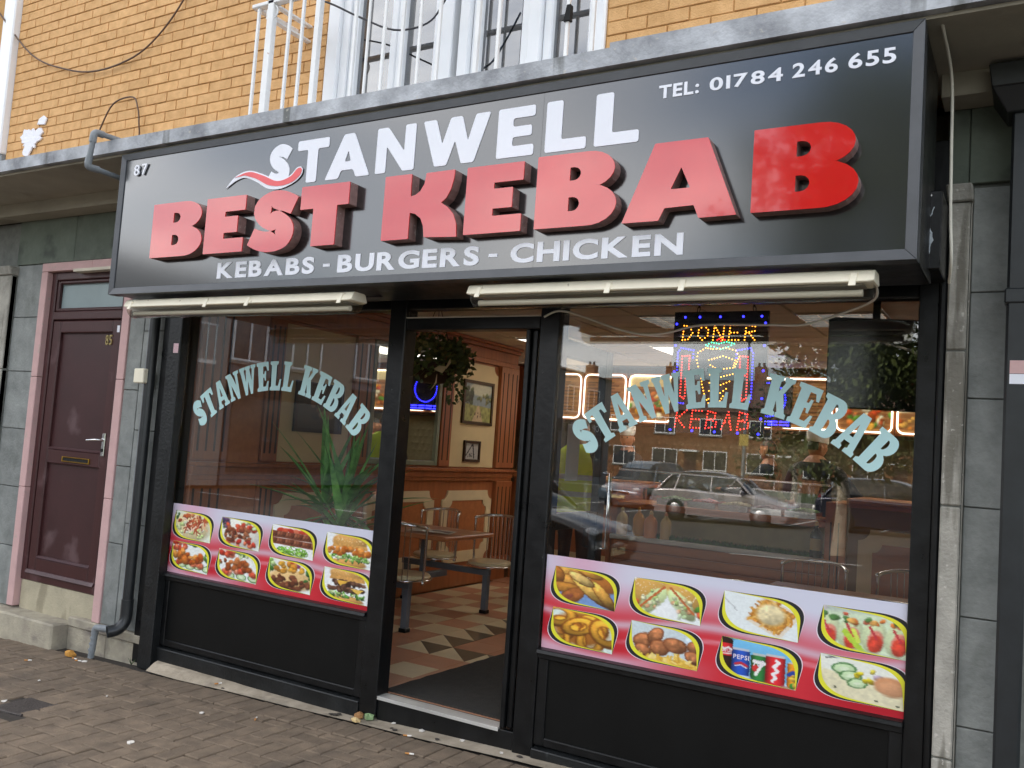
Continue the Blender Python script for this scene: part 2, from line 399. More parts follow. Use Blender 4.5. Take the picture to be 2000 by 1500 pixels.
mh = obj('manhole_cover', MB().box(-4.9, -4.64, -1.12, -.88, -.07, -.047), mat('cast_iron', lin('4d4744'), .5, .3, 40, metal=.4, bump=1, bscale=90), bev=.004)
mh.rotation_euler = (0, -.03, .08); tag(mh, 'small square cast iron cover set in the block pavers at far left', 'manhole cover')

# concrete haunch in front of the shopfront
s = MB(); sx = [-4.93, -4.6, -4.2, -3.7, -3.2, -2.7, -2.2, -1.5, -.8, -.28]; bz = [.045, .04, .028, .012, .004, .028, .045, .06, .075, .085]
fy = [-.11, -.13, -.115, -.12, -.112, -.12, -.1, -.11, -.1, -.1]
for i in range(len(sx)-1):
    a, b = sx[i], sx[i+1]
    s.quad((a, fy[i], gz(a)+.006), (b, fy[i+1], gz(b)+.006), (b, -.05, (gz(b)*.5+bz[i+1]*.5)), (a, -.05, (gz(a)*.5+bz[i]*.5)))
    s.quad((a, -.05, (gz(a)*.5+bz[i]*.5)), (b, -.05, (gz(b)*.5+bz[i+1]*.5)), (b, .12, bz[i+1]), (a, .12, bz[i]))
obj('concrete_strip', s, M_strip, pav)

# ================================================================ the building
bld = thing('shop_building', (-3, .2, 0), 'yellow brick building with flats above and grey slate shopfront surrounds', 'building')
ZB = 3.25
w = MB()
w.box(-14, -7.52, .042, .35, ZB, 9); w.box(-7.52, -3.96, .042, .35, ZB, 9); w.box(-1.985, 9, .042, .35, ZB, 9); w.box(-3.96, -1.985, .042, .35, 5.6, 9); w.box(-3.96, -1.985, .042, .35, ZB, 3.5)
bw = obj('brick_wall', w, M_mortar, bld)
ME_b = [None]
def brick_mesh(L_):
    m = MB(); x, z, d, b = L_/2, .0338, .009, .0025
    m.add([(-x, d, -z), (x, d, -z), (x, d, z), (-x, d, z), (-x, b, -z), (x, b, -z), (x, b, z), (-x, b, z), (-x+b, 0, -z+b), (x-b, 0, -z+b), (x-b, 0, z-b), (-x+b, 0, z-b)],
          [(0, 1, 5, 4), (1, 2, 6, 5), (2, 3, 7, 6), (3, 0, 4, 7), (4, 5, 9, 8), (5, 6, 10, 9), (6, 7, 11, 10), (7, 4, 8, 11), (8, 9, 10, 11)])
    return m
ME_full = bare('brick', brick_mesh(.216), M_brick); ME_half = bare('brick_half', brick_mesh(.104), M_brick)
rb = random.Random(5); bl = []
for c in range(28):
    z = 3.29+.0375+c*.075
    for (xa, xb) in ((-7.52, -3.965), (-1.98, 1.0)):
        x = xa - (.1125 if (c % 2) else 0) if xa < -5 else xa - (.1125 if (c % 2) else 0)
        while x < xb-.02:
            a, b = max(x, xa), min(x+.225, xb)
            if b-a > .05: bl.append(((a+b)/2, z, b-a))
            x += .225
bl2 = []
for (x, z, L_) in bl:
    a, b = px(x, .03, z); bl2.append((0 if (-25 < a < 2020 and -25 < b) else 1, math.hypot(x, z-1.57), x, z, L_))
bl2.sort(); rest = MB()
for n, (o_, d, x, z, L_) in enumerate(bl2):
    y = .035+rb.uniform(-.002, .002); half = L_ < .17; base = .104 if half else .216
    if n < 300:
        put('brick', ME_half if half else ME_full, (x, y, z), bw, scale=((L_-.0075)/base, 1, 1), rot=(rb.uniform(-.02, .02), rb.uniform(-.006, .006), rb.uniform(-.012, .012)))
    else:
        m = brick_mesh(L_-.0075); rest.add([(v[0]+x, v[1]+y, v[2]+z) for v in m.v], m.f)
obj('brick_field', rest, M_brick, bw, kind='stuff')
# returns of the window opening, in brick
rv = MB()
for c in range(28):
    z = 3.29+.0375+c*.075
    for x0, x1 in ((-3.982, -3.962),):
        rv.box(x0+.002, x1+.004+rb.uniform(-.002, .002), .055, .055+(.1 if c % 2 else .07), z-.033, z+.033)
obj('reveal_bricks', rv, M_brick, bw, kind='stuff')
# patch of plaster on the brickwork
pts = []
for i in range(44):
    a = 2*math.pi*i/44; rr = rb.uniform(.72, 1.18)*(1+.25*math.sin(3*a+.6)); pts.append((-7.16+.125*rr*math.cos(a), 3.80+.115*rr*math.sin(a)))
M_plas = mat('white_plaster', lin('efeff4'), .8, .05, 30, bump=.6, bscale=50)
pp = MB(); pp.extr([pts], FX(.018), .012); pp.extr([[(-7.08, 3.92), (-6.98, 3.91), (-6.955, 3.955), (-7.0, 3.985), (-7.06, 3.965)]], FX(.019), .011)
obj('plaster_patch', pp, M_plas, bld)
obj('side_wall', MB().box(-14, -8.2, .06, .4, -1, ZB).box(.12, 9, .06, .4, -1, ZB).box(-14, -13.7, .35, 12, -1, 9).box(8.7, 9, .35, 12, -1, 9).box(-14, 9, 11.7, 12, -1, 9), M_green, bld)
obj('roof', MB().box(-14.3, 9.3, -.2, 12.2, 9, 9.25), M_asph, bld)
obj('first_floor', MB().box(-13.7, 8.7, .36, 11.7, 3.0, 3.22), M_soffit, bld)
# projecting slab (canopy) with its stained fascia
def slab_top(x): return 3.292
sl = MB(); xs = [-13, -9, -7, -5.5, -4, -2.6, -1.63, -1.60, .5, 3, 8]
for a, b in zip(xs[:-1], xs[1:]):
    ta, tb = (3.292, 3.292) if b <= -1.6 else ((3.314, 3.314) if a >= -1.61 else (3.292, 3.314))
    sl.hexa([(a, -.70, 3.212), (b, -.70, 3.212), (b, .06, 3.212), (a, .06, 3.212), (a, -.70, ta), (b, -.70, tb), (b, .06, tb+.02), (a, .06, ta+.02)])
obj('canopy_slab', sl, M_conc, bld)
obj('soffit', MB().box(-13, 8, -.66, .055, 3.196, 3.2105), M_soffit, bld)
for a_, b_ in ((-13, -5.0), (-.36, 8)): obj('soffit_beam', MB().box(a_, b_, -.16, .0, 3.10, 3.196), M_soffit, bld)
for a_, b_, z_ in ((-7.1, -6.35, 2.745), (-6.345, -4.9, 2.745), (-.33, -.262, 2.78), (-.259, .1, 2.78)): obj('lintel_panel', MB().box(a_, b_, -.006, .05, z_, 3.098), M_green, bld, bev=.003)
# slabs of slate facing; each its own piece on a joint-coloured backing
fb = None
for a_, b_ in ((-8.2, -6.735), (-5.6, -5.08), (-.33, .12)): fb = obj('stone_backing', MB().box(a_, b_, .025, .06, -.4, 3.1), M_joint, bld)
def slabs(x0, x1, zs, y=0, dep=.02, nm='stone_slab', m=None):
    for a, b in zip(zs[:-1], zs[1:]):
        o = MB(); yy = y+rb.uniform(-.002, .002)
        o.box(x0+.002, x1-.002, yy, yy+dep-.0005, a+.0025, b-.0025); obj(nm, o, m or M_stone, fb, bev=.003)
slabs(-7.075, -6.737, [.09, .54, .99, 1.44, 1.89, 2.32, 2.742])
slabs(-5.598, -5.44, [.135, .7, 1.24, 1.78, 2.33, 2.742])
slabs(-5.437, -5.20, [.135, .85, 1.5, 2.2, 2.742])
slabs(-.243, -.105, [-.1, .16, .595, 1.021, 1.456, 1.893, 2.327, 2.764], y=.004)
# pale stone pilasters at both ends
def pil(x0, x1, zs, yf, m, cap=None):
    t = obj('pilaster', MB().box(x0, x1, yf+.012, .02, zs[0], zs[-1]), M_joint, bld)
    for a, b in zip(zs[:-1], zs[1:]):
        obj('pilaster_stone', MB().box(x0, x1, yf, yf+.05, a+.003, b-.003), m, t, bev=.006)
    if cap: obj('pilaster_cap', MB().hexa([(x0-.012, yf-.012, zs[-1]), (x1+.012, yf-.012, zs[-1]), (x1+.012, .02, zs[-1]), (x0-.012, .02, zs[-1]), (x0-.02, yf-.03, zs[-1]+.07), (x1+.006, yf-.03, zs[-1]+.07), (x1+.006, .02, zs[-1]+.07), (x0-.02, .02, zs[-1]+.07)]), m, t, bev=.006)
pil(-.321, -.249, [-.1, .47, 1.455, 2.082, 2.695], -.045, M_pale, True)
pil(-7.30, -7.082, [.05, 1.0, 1.9, 2.66], -.05, M_pale, True)
pil(-8.2, -7.31, [.05, 1.0, 1.9, 2.74], -.01, M_green)
obj('pilaster_edge', MB().box(-.2475, -.2435, -.02, .02, -.1, 2.75), M_pale, bld)
# low plinth and the step before the house door
obj('plinth_coping', MB().box(-5.935, -5.085, -.022, .08, .068, .134), M_step, bld, bev=.008)
obj('plinth_course', MB().box(-5.935, -5.5, -.012, .08, -.16, .066).box(-5.495, -5.085, -.014, .08, -.16, .066), M_step, bld, bev=.005)
tag(obj('door_step', MB().box(-7.9, -5.94, -.135, .075, -.25, .088), M_step, bev=.012), 'worn grey concrete step below the maroon house door', 'step')
obj('door_sill', MB().box(-6.64, -5.685, .035, .12, .0, .302), mat('sill_render', lin('b0a78f'), .9, .12, 8, bump=.4, bscale=70, spots=[(lin('7d7560'), 3, .56, .6, (2, 1, .6))]), bld, bev=.004)
for (a, b) in ((-6.733, -6.652), (-5.683, -5.60)):
    for z0, z1 in ((.135 if b > -6 else .1, 1.0), (1.003, 1.85), (1.853, 2.672)):
        obj('door_surround', MB().box(a, b, -.012, .06, z0, z1), M_pink, bld, bev=.004)
obj('door_surround', MB().box(-6.733, -6.1, -.012, .06, 2.675, 2.742).box(-6.098, -5.60, -.012, .06, 2.675, 2.742), M_pink, bld, bev=.004)

# ---------------------------------------------------------------- house door, number 85
def letter_meshes():
    pass
hd = thing('house_door', (-6.17, .05, .3), 'maroon plastic front door numbered 85 with a frosted fanlight', 'door')
def ring(x0, x1, z0, z1, w, y0, y1, mb=None, wb=None):
    mb = mb or MB(); wb = wb or w
    mb.box(x0, x0+w, y0, y1, z0, z1); mb.box(x1-w, x1, y0, y1, z0, z1)
    mb.box(x0+w, x1-w, y0+.0006, y1, z1-w, z1); mb.box(x0+w, x1-w, y0+.0006, y1, z0, z0+wb); return mb
obj('frame', ring(-6.65, -5.685, .304, 2.672, .062, .028, .1).box(-6.588, -5.747, .0286, .1, 2.30, 2.365), M_brown, hd, bev=.006)
obj('fanlight', MB().box(-6.56, -5.775, .07, .08, 2.385, 2.59), M_frost, hd)
fl = ring(-6.588, -5.747, 2.365, 2.61, .028, .04, .09); obj('fanlight_bead', fl, M_brown, hd, bev=.008)
lf = obj('leaf', ring(-6.583, -5.752, .372, 2.294, .095, .036, .09, wb=.11).box(-6.488, -5.847, .0366, .09, 1.2, 1.31), M_brown, hd, bev=.008)
obj('panel', MB().box(-6.49, -5.845, .062, .08, 1.31, 2.2), M_brown2, hd)
obj('panel', MB().box(-6.49, -5.845, .062, .08, .48, 1.2), M_brown2, hd)
for z0, z1, a, b in ((1.31, 1.325, -6.488, -5.847), (.482, .497, -6.488, -5.847)):
    obj('bead', MB().hexa([(a, .034, z0), (b, .034, z0), (b, .062, z0), (a, .062, z0), (a, .05, z1), (b, .05, z1), (b, .062, z1), (a, .062, z1)]), M_brown, hd)
obj('threshold_bead', MB().hexa([(-6.583, .012, .364), (-5.752, .012, .364), (-5.752, .04, .364), (-6.583, .04, .364), (-6.583, .026, .388), (-5.752, .026, .388), (-5.752, .04, .388), (-6.583, .04, .388)]), M_brown, hd)
lb = obj('letter_box', ring(-6.285, -5.955, 1.222, 1.262, .008, .026, .04), M_brass, hd, bev=.002)
obj('flap', MB().box(-6.277, -5.963, .032, .038, 1.23, 1.254), M_dark, lb)
hn = obj('handle', MB().box(-5.825, -5.79, .024, .036, 1.29, 1.46), M_chrome, hd, bev=.004)
obj('lever', MB().tube([(-5.808, .03, 1.41), (-5.808, -.01, 1.41), (-5.83, -.022, 1.408), (-5.93, -.022, 1.40)], .0085, 8), M_chrome, hn)
obj('lock', MB().lathe([(.012, 0), (.012, .006), (0, .006)], (-5.808, .024, 1.335), 12, (0, -1, 0)), M_dark, hn)
obj('sticker', MB().box(-5.792, -5.762, .0355, .0365, 2.20, 2.25), M_white, hd)
M_numb = mat('tarnished_brass_number', lin('a89664'), .4, .1, 20, metal=.6)

# ---------------------------------------------------------------- upper windows and balcony
uw = thing('upper_window', (-2.97, .1, 3.5), 'white plastic flat window with casements above the shop sign', 'window')
zt, zb = 5.6, 3.5
obj('cill', MB().box(-3.96, -1.985, .0, .2, 3.3, zb+.02), M_upvc, uw, bev=.006)
def case(x0, x1, w, y0, y1, tilt=0):
    f = obj('casement', ring(x0, x1, zb+.03, zt, w, y0, y1), M_upvc, uw, bev=.008)
    obj('pane', MB().box(x0+w, x1-w, (y0+y1)/2, (y0+y1)/2+.006, zb+.03+w, zt-w), M_upglass, f)
for a_, b_, y_ in ((-3.96, -3.86, .03), (-3.08, -2.985, .05), (-2.93, -2.862, .035), (-2.468, -2.387, .04), (-2.053, -1.985, .03)): obj('frame_post', MB().box(a_, b_, y_, .17, zb, zt), M_upvc, uw, bev=.006)
obj('side_panel', MB().box(-3.858, -3.80, .06, .16, zb, zt), M_upvc, uw)
case(-3.80, -3.42, .055, .075, .15)
case(-3.415, -3.083, .055, .07, .14)
case(-2.86, -2.47, .058, .07, .14)
case(-2.385, -2.055, .055, .07, .14)
obj('dark_gap', MB().box(-2.985, -2.93, .15, .16, zb, zt), M_dark, uw)
obj('curtain', MB().box(-3.95, -2.0, .32, .33, zb, zt), mat('net_curtain', lin('8d949c'), .9, .08, 1), uw)
lw = thing('corner_window', (-7.7, .1, 3.3), 'white window frame at the top left end of the brick wall', 'window')
obj('frame', MB().box(-7.66, -7.525, -.02, .12, 3.72, 5.6).box(-8.9, -8.75, -.02, .12, 3.72, 5.6), M_upvc, lw, bev=.01)
obj('grey_panel', MB().box(-7.66, -7.525, .0, .1, 3.3, 3.715), M_gpipe, lw, bev=.006)
obj('casement', ring(-8.748, -7.662, 3.72, 5.6, .09, .01, .1), M_upvc, lw, bev=.006)
obj('pane', MB().box(-8.66, -7.75, .05, .056, 3.81, 5.5), M_upglass, lw)
bal = thing('balcony_railing', (-3, -.32, 3.3), 'white painted iron balcony railing in front of the upper window', 'railing')
YB = -.32
obj('top_rail', MB().box(-4.25, -1.55, YB-.02, YB+.02, 4.165, 4.19).box(-4.25, -4.21, YB+.02, .03, 4.165, 4.19), M_wpaint, bal, bev=.004)
obj('side_rail', MB().box(-4.14, -4.1, YB, .045, 4.085, 4.10).box(-4.14, -4.1, YB, .045, 4.185, 4.2), M_wpaint, bal, bev=.002)
ringp = [(-4.085+.045*math.cos(a*math.pi/8), YB, 4.12+.045*math.sin(a*math.pi/8)) for a in range(16)]
obj('scroll_ring', MB().tube(ringp, .006, 6, closed=True), M_wpaint, bal)
obj('post', MB().box(-4.11, -4.06, YB-.02, YB+.02, 3.3, 5.2), M_wpaint, bal, bev=.003)
for bx, t in ((-4.2, .009), (-3.93, .009), (-3.82, .009), (-3.69, .018), (-3.40, .009), (-3.3, .007), (-3.18, .009), (-3.05, .009), (-2.93, .008), (-2.80, .009), (-2.55, .012), (-2.42, .009), (-2.02, .009), (-1.88, .009), (-1.82, .008)):
    zt_ = 4.165 if bx < -4.1 else 5.2
    obj('baluster', MB().box(bx-t, bx+t, YB-t, YB+t, 3.3, zt_), M_wpaint, bal, bev=.002)
obj('clip', MB().hexa([(-2.035, YB-.02, 3.66), (-2.0, YB-.02, 3.66), (-2.0, YB+.01, 3.66), (-2.035, YB+.01, 3.66), (-2.02, YB-.02, 3.74), (-2.0, YB-.02, 3.74), (-2.0, YB+.01, 3.74), (-2.02, YB+.01, 3.74)]), M_dark, bal)

# ---------------------------------------------------------------- pipes and cables on the facade
gp = thing('overflow_pipe', (-5.03, -.7, 3.1), 'grey plastic overflow pipe bent round the canopy edge left of the sign', 'pipe')
obj('tube', MB().tube([(-5.01, .03, 3.335), (-5.01, -.77, 3.315)], .017, 10), M_gpipe, gp)
obj('tube', MB().tube([(-5.01, -.8, 3.29), (-5.04, -.8, 3.12)], .017, 10), M_gpipe, gp)
obj('tube', MB().tube([(-5.04, -.77, 3.10), (-5.04, -.3, 3.085)], .017, 10), M_gpipe, gp)
obj('elbow', MB().tube(spline([(-5.01, -.74, 3.315), (-5.01, -.785, 3.312), (-5.012, -.8, 3.295), (-5.018, -.8, 3.25)], 4), .022, 10), M_gpipe, gp)
obj('elbow', MB().tube(spline([(-5.032, -.8, 3.16), (-5.04, -.8, 3.115), (-5.04, -.785, 3.098), (-5.04, -.73, 3.1)], 4), .022, 10), M_gpipe, gp)
cable([(-7.86, .0, 5.05), (-7.255, .005, 4.538), (-6.722, .005, 4.320), (-6.313, .008, 4.245), (-5.885, .008, 4.283), (-5.612, .01, 4.411), (-5.388, .012, 4.619), (-5.2, .01, 4.9)], .007, M_wirebrown, 'brown cable sagging across the yellow brick wall at top left')
cable([(-6.25, .01, 3.70), (-6.214, .01, 3.765), (-6.05, -.01, 3.935), (-5.86, .015, 3.972), (-5.765, .0, 3.87), (-5.735, 0, 3.76), (-5.735, .0, 3.60), (-5.7, -.2, 3.33)], .006, M_wirebrown, 'brown wire looped on the bricks above the overflow pipe')
cable([(-4.3, -.22, 4.35), (-3.818, -.2, 4.200), (-3.496, -.2, 4.033), (-3.215, -.2, 3.899), (-2.979, -.2, 3.894), (-2.867, -.2, 4.005), (-2.75, -.2, 4.2)], .006, M_wireblk, 'black cable drooping across the upper window')
cable([(-.37, -.72, 3.6), (-.388, -.715, 3.351), (-.408, -.66, 3.30), (-.43, -.5, 3.275)], .0055, M_wirewht, 'short white cable running into the top right corner of the sign')
cable([(-.36, -.71, 3.6), (-.340, -.705, 3.3), (-.325, -.60, 3.2), (-.31, -.34, 3.1), (-.304, -.32, 2.816), (-.299, -.32, 2.573), (-.292, -.31, 2.40), (-.305, -.2, 2.33)], .0065, M_wirewht, 'long white cable hanging from the canopy past the right end of the sign')
cable([(-1.0, -.02, 3.62), (-1.15, -.3, 3.45), (-1.3, -.65, 3.3)], .005, M_wirewht, 'thin white cable lying over the canopy edge above the telephone number')
rd = thing('drainpipe', (-.06, -.1, 0), 'black square rainwater pipe with hopper head at the right edge', 'drainpipe')
obj('pipe', MB().box(-.108, -.02, -.16, -.07, -.3, 3.02), M_bpipe, rd, bev=.01)
obj('pipe_collar', MB().box(-.115, -.013, -.167, -.065, 2.25, 2.31), M_bpipe, rd, bev=.006)
obj('hopper', MB().hexa([(-.125, -.18, 3.0), (.0, -.18, 3.0), (.0, -.01, 3.0), (-.125, -.01, 3.0), (-.178, -.23, 3.09), (.05, -.23, 3.09), (.05, -.004, 3.09), (-.178, -.004, 3.09)]).hexa([(-.178, -.23, 3.0905), (.05, -.23, 3.0905), (.05, -.004, 3.0905), (-.178, -.004, 3.0905), (-.19, -.24, 3.18), (.06, -.24, 3.18), (.06, -.004, 3.18), (-.19, -.004, 3.18)]), M_bpipe, rd, bev=.004)
obj('sticker', MB().box(-.09, -.03, -.1615, -.1606, 1.98, 2.03), M_pink, rd)
obj('sticker', MB().box(-.09, -.03, -.1615, -.1606, 1.94, 1.978), M_white, rd)
ld = thing('drainpipe', (-5.27, -.1, 0), 'round black waste pipe with an open elbow at its foot', 'drainpipe')
obj('pipe', MB().tube([(-5.25, -.055, 2.5), (-5.25, -.055, .30)], .035, 14), M_bpipe, ld)
obj('elbow', MB().tube(spline([(-5.25, -.055, .3), (-5.25, -.06, .22), (-5.262, -.10, .165), (-5.29, -.16, .15)], 5), .04, 14, caps=False), M_bpipe, ld)
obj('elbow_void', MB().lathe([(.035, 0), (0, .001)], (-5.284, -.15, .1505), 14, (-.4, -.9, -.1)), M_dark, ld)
obj('pipe_collar', MB().tube([(-5.25, -.055, .36), (-5.25, -.055, .29)], .04, 14), M_bpipe, ld)
obj('conduit', MB().box(-5.352, -5.318, -.03, -.0, .2, 2.5), M_gpipe, ld, bev=.004)
sb = obj('switch_box', MB().box(-5.34, -5.235, -.12, -.02, 1.825, 1.925), M_cream, None, bev=.006); tag(sb, 'small white electrical box beside the black shopfront pilaster', 'electrical box')
cp = thing('condensate_pipe', (-5.55, -.12, 0), 'short grey pipe standing by the step with cigarette ends at its foot', 'pipe')
obj('tube', MB().tube([(-5.52, -.10, -.07), (-5.50, -.10, .10)], .021, 10), M_gpipe, cp)
for z in (-.02, .02, .06): obj('rib', MB().tube([(-5.515+.1*z, -.10, z), (-5.515+.1*z, -.10, z+.012)], .025, 10), M_gpipe, cp)
obj('elbow', MB().tube(spline([(-5.503, -.10, .09), (-5.498, -.1, .125), (-5.47, -.1, .14), (-5.33, -.1, .15)], 4), .024, 10), M_gpipe, cp)
# ================================================================ lettering tools
_dg = None
FONT = {}
def glyph(ch, off=0.0):
    """outline of a character of the built-in font as a filled flat mesh normalised to its own box"""
    if (ch, off) in FONT: return FONT[(ch, off)]
    cu = bpy.data.curves.new('t', 'FONT'); cu.body = ch; cu.size = 1; cu.offset = off; cu.extrude = .02; cu.resolution_u = 5
    o = bpy.data.objects.new('t', cu); col.objects.link(o); bpy.context.view_layer.update()
    me = bpy.data.meshes.new_from_object(o.evaluated_get(bpy.context.evaluated_depsgraph_get()))
    v = np.empty(len(me.vertices)*3); me.vertices.foreach_get('co', v); v = v.reshape(-1, 3)
    f = [tuple(p.vertices) for p in me.polygons]
    lo, hi = v.min(0), v.max(0); w = hi[0]-lo[0]; h = hi[1]-lo[1]
    v = v.copy(); v[:, 0] = (v[:, 0]-lo[0])/max(w, 1e-6); v[:, 1] = (v[:, 1]-lo[1])/max(h, 1e-6); v[:, 2] = (v[:, 2]-lo[2])/max(hi[2]-lo[2], 1e-6)
    bpy.data.objects.remove(o); bpy.data.curves.remove(cu); bpy.data.meshes.remove(me)
    FONT[(ch, off)] = (v, f, w, h); return FONT[(ch, off)]
def word(text, x0, x1, z0, z1, y, m, parent, off=.02, gap=.13, dep=.004, name='letter', P=None):
    """characters set one by one between x0 and x1; front face at y"""
    P = P or (lambda u, v, w: (u, y+w, v))
    ws = []
    for ch in text:
        if ch == ' ': ws.append(.32)
        else: ws.append(glyph(ch, off)[2])
    tot = sum(ws)+gap*(len(text)-1); s = (x1-x0)/tot; x = x0
    for ch, w in zip(text, ws):
        if ch != ' ':
            v, f, gw, gh = glyph(ch, off); mb = MB()
            hh = (z1-z0); lo = z0
            if ch in '-': hh = (z1-z0)*.17; lo = z0+(z1-z0)*.36
            if ch in ':': hh = (z1-z0)*.72
            vs = [P(x+q[0]*gw*s, lo+q[1]*hh, (1-q[2])*dep) for q in v]
            mb.add(vs, f); obj(name, mb, m, parent)
        x += (w+gap)*s

# heavy sans capitals for the red letters, in a box of width W and height 1
def GB(W):
    o = [(0, 0)]+[(W*.62, 0)]+arc(W*.66, .275, W*.34, -80, 80, 10, ry=.275)[0:]+arc(W*.64, .75, W*.32, -62, 90, 10, ry=.25)+[(0, 1)]
    h1 = [(W*.42, .625)]+arc(W*.47, .715, W*.085, -90, 90, 6, ry=.09)+[(W*.42, .805)]
    h2 = [(W*.42, .21)]+arc(W*.47, .305, W*.085, -90, 90, 6, ry=.095)+[(W*.42, .40)]
    return [o, h1, h2]
def GE(W): return [[(0, 0), (W, 0), (W, .25), (W*.5, .25), (W*.5, .355), (W*.83, .355), (W*.83, .645), (W*.5, .645), (W*.5, .735), (W, .735), (W, 1), (0, 1)]]
def GT(W): return [[(W*.28, 0), (W*.77, 0), (W*.77, .64), (W, .64), (W, 1), (0, 1), (0, .62), (W*.28, .62)]]
def GK(W):
    r = [(0, 0), (W*.37, 0), (W*.37, .40)]+[(W*.44, .38), (W*.52, .30), (W*.56, .18), (W*.58, .01)]+[(W, -.02)]+[(W*.985, .18), (W*.94, .33), (W*.86, .44), (W*.775, .51)]
    r += [(W*.84, .58), (W*.89, .70), (W*.92, .86), (W*.925, .99), (W*.555, .985), (W*.54, .83), (W*.49, .72), (W*.43, .67), (W*.365, .65), (W*.36, 1), (0, 1)]
    return [r]
def GA(W): return [[(0, 0), (W*.335, 0), (W*.385, .155), (W*.64, .165), (W*.685, 0), (W, .005), (W*.735, 1), (W*.27, 1)], [(W*.43, .39), (W*.515, .66), (W*.6, .39)]]
def GS(W, th=.36, tip=.30):
    c = spline([(W*.86, .73), (W*.66, .82), (W*.44, .83), (W*.27, .72), (W*.36, .58), (W*.56, .48), (W*.70, .36), (W*.66, .22), (W*.46, .165), (W*.26, .19), (W*.08, .27)], 5)
    n = len(c); l = []; r = []
    for i in range(n):
        a = c[max(0, i-1)]; b = c[min(n-1, i+1)]; dx, dy = b[0]-a[0], b[1]-a[1]; q = math.hypot(dx, dy) or 1
        t = i/(n-1); w = (tip+(th-tip)*min(1, 4*t*(1-t)*1.2))/2
        l.append((c[i][0]-dy/q*w, c[i][1]+dx/q*w)); r.append((c[i][0]+dy/q*w, c[i][1]-dx/q*w))
    o = r+l[::-1]
    x = [p[0] for p in o]; y = [p[1] for p in o]; x0, x1, y0, y1 = min(x), max(x), min(y), max(y)
    return [[((p[0]-x0)/(x1-x0)*W, (p[1]-y0)/(y1-y0)) for p in o]]
# lighter humanist capitals for the white letters
def WT(W): return [[(W*.34, 0), (W*.66, 0), (W*.66, .77), (W, .77), (W, 1), (0, 1), (0, .77), (W*.34, .77)]]
def WA(W): return [[(0, 0), (W*.30, 0), (W*.365, .18), (W*.635, .18), (W*.70, 0), (W, 0), (W*.615, 1), (W*.385, 1)], [(W*.43, .37), (W*.5, .62), (W*.57, .37)]]
def WN(W): return [[(0, 0), (W*.27, 0), (W*.27, .58), (W*.72, 0), (W, 0), (W, 1), (W*.73, 1), (W*.73, .43), (W*.28, 1), (0, 1)]]
def WW(W): return [[(W*.21, 0), (W*.39, 0), (W*.5, .5), (W*.61, 0), (W*.79, 0), (W, 1), (W*.79, 1), (W*.69, .46), (W*.59, 1), (W*.42, 1), (W*.31, .46), (W*.2, 1), (0, 1)]]
def WE(W): return [[(0, 0), (W, 0), (W, .22), (W*.42, .22), (W*.42, .40), (W*.93, .40), (W*.93, .61), (W*.42, .61), (W*.42, .78), (W, .78), (W, 1), (0, 1)]]
def WL(W): return [[(0, 0), (W, 0), (W, .23), (W*.40, .23), (W*.40, 1), (0, 1)]]
def WS(W): return GS(W, .31, .27)
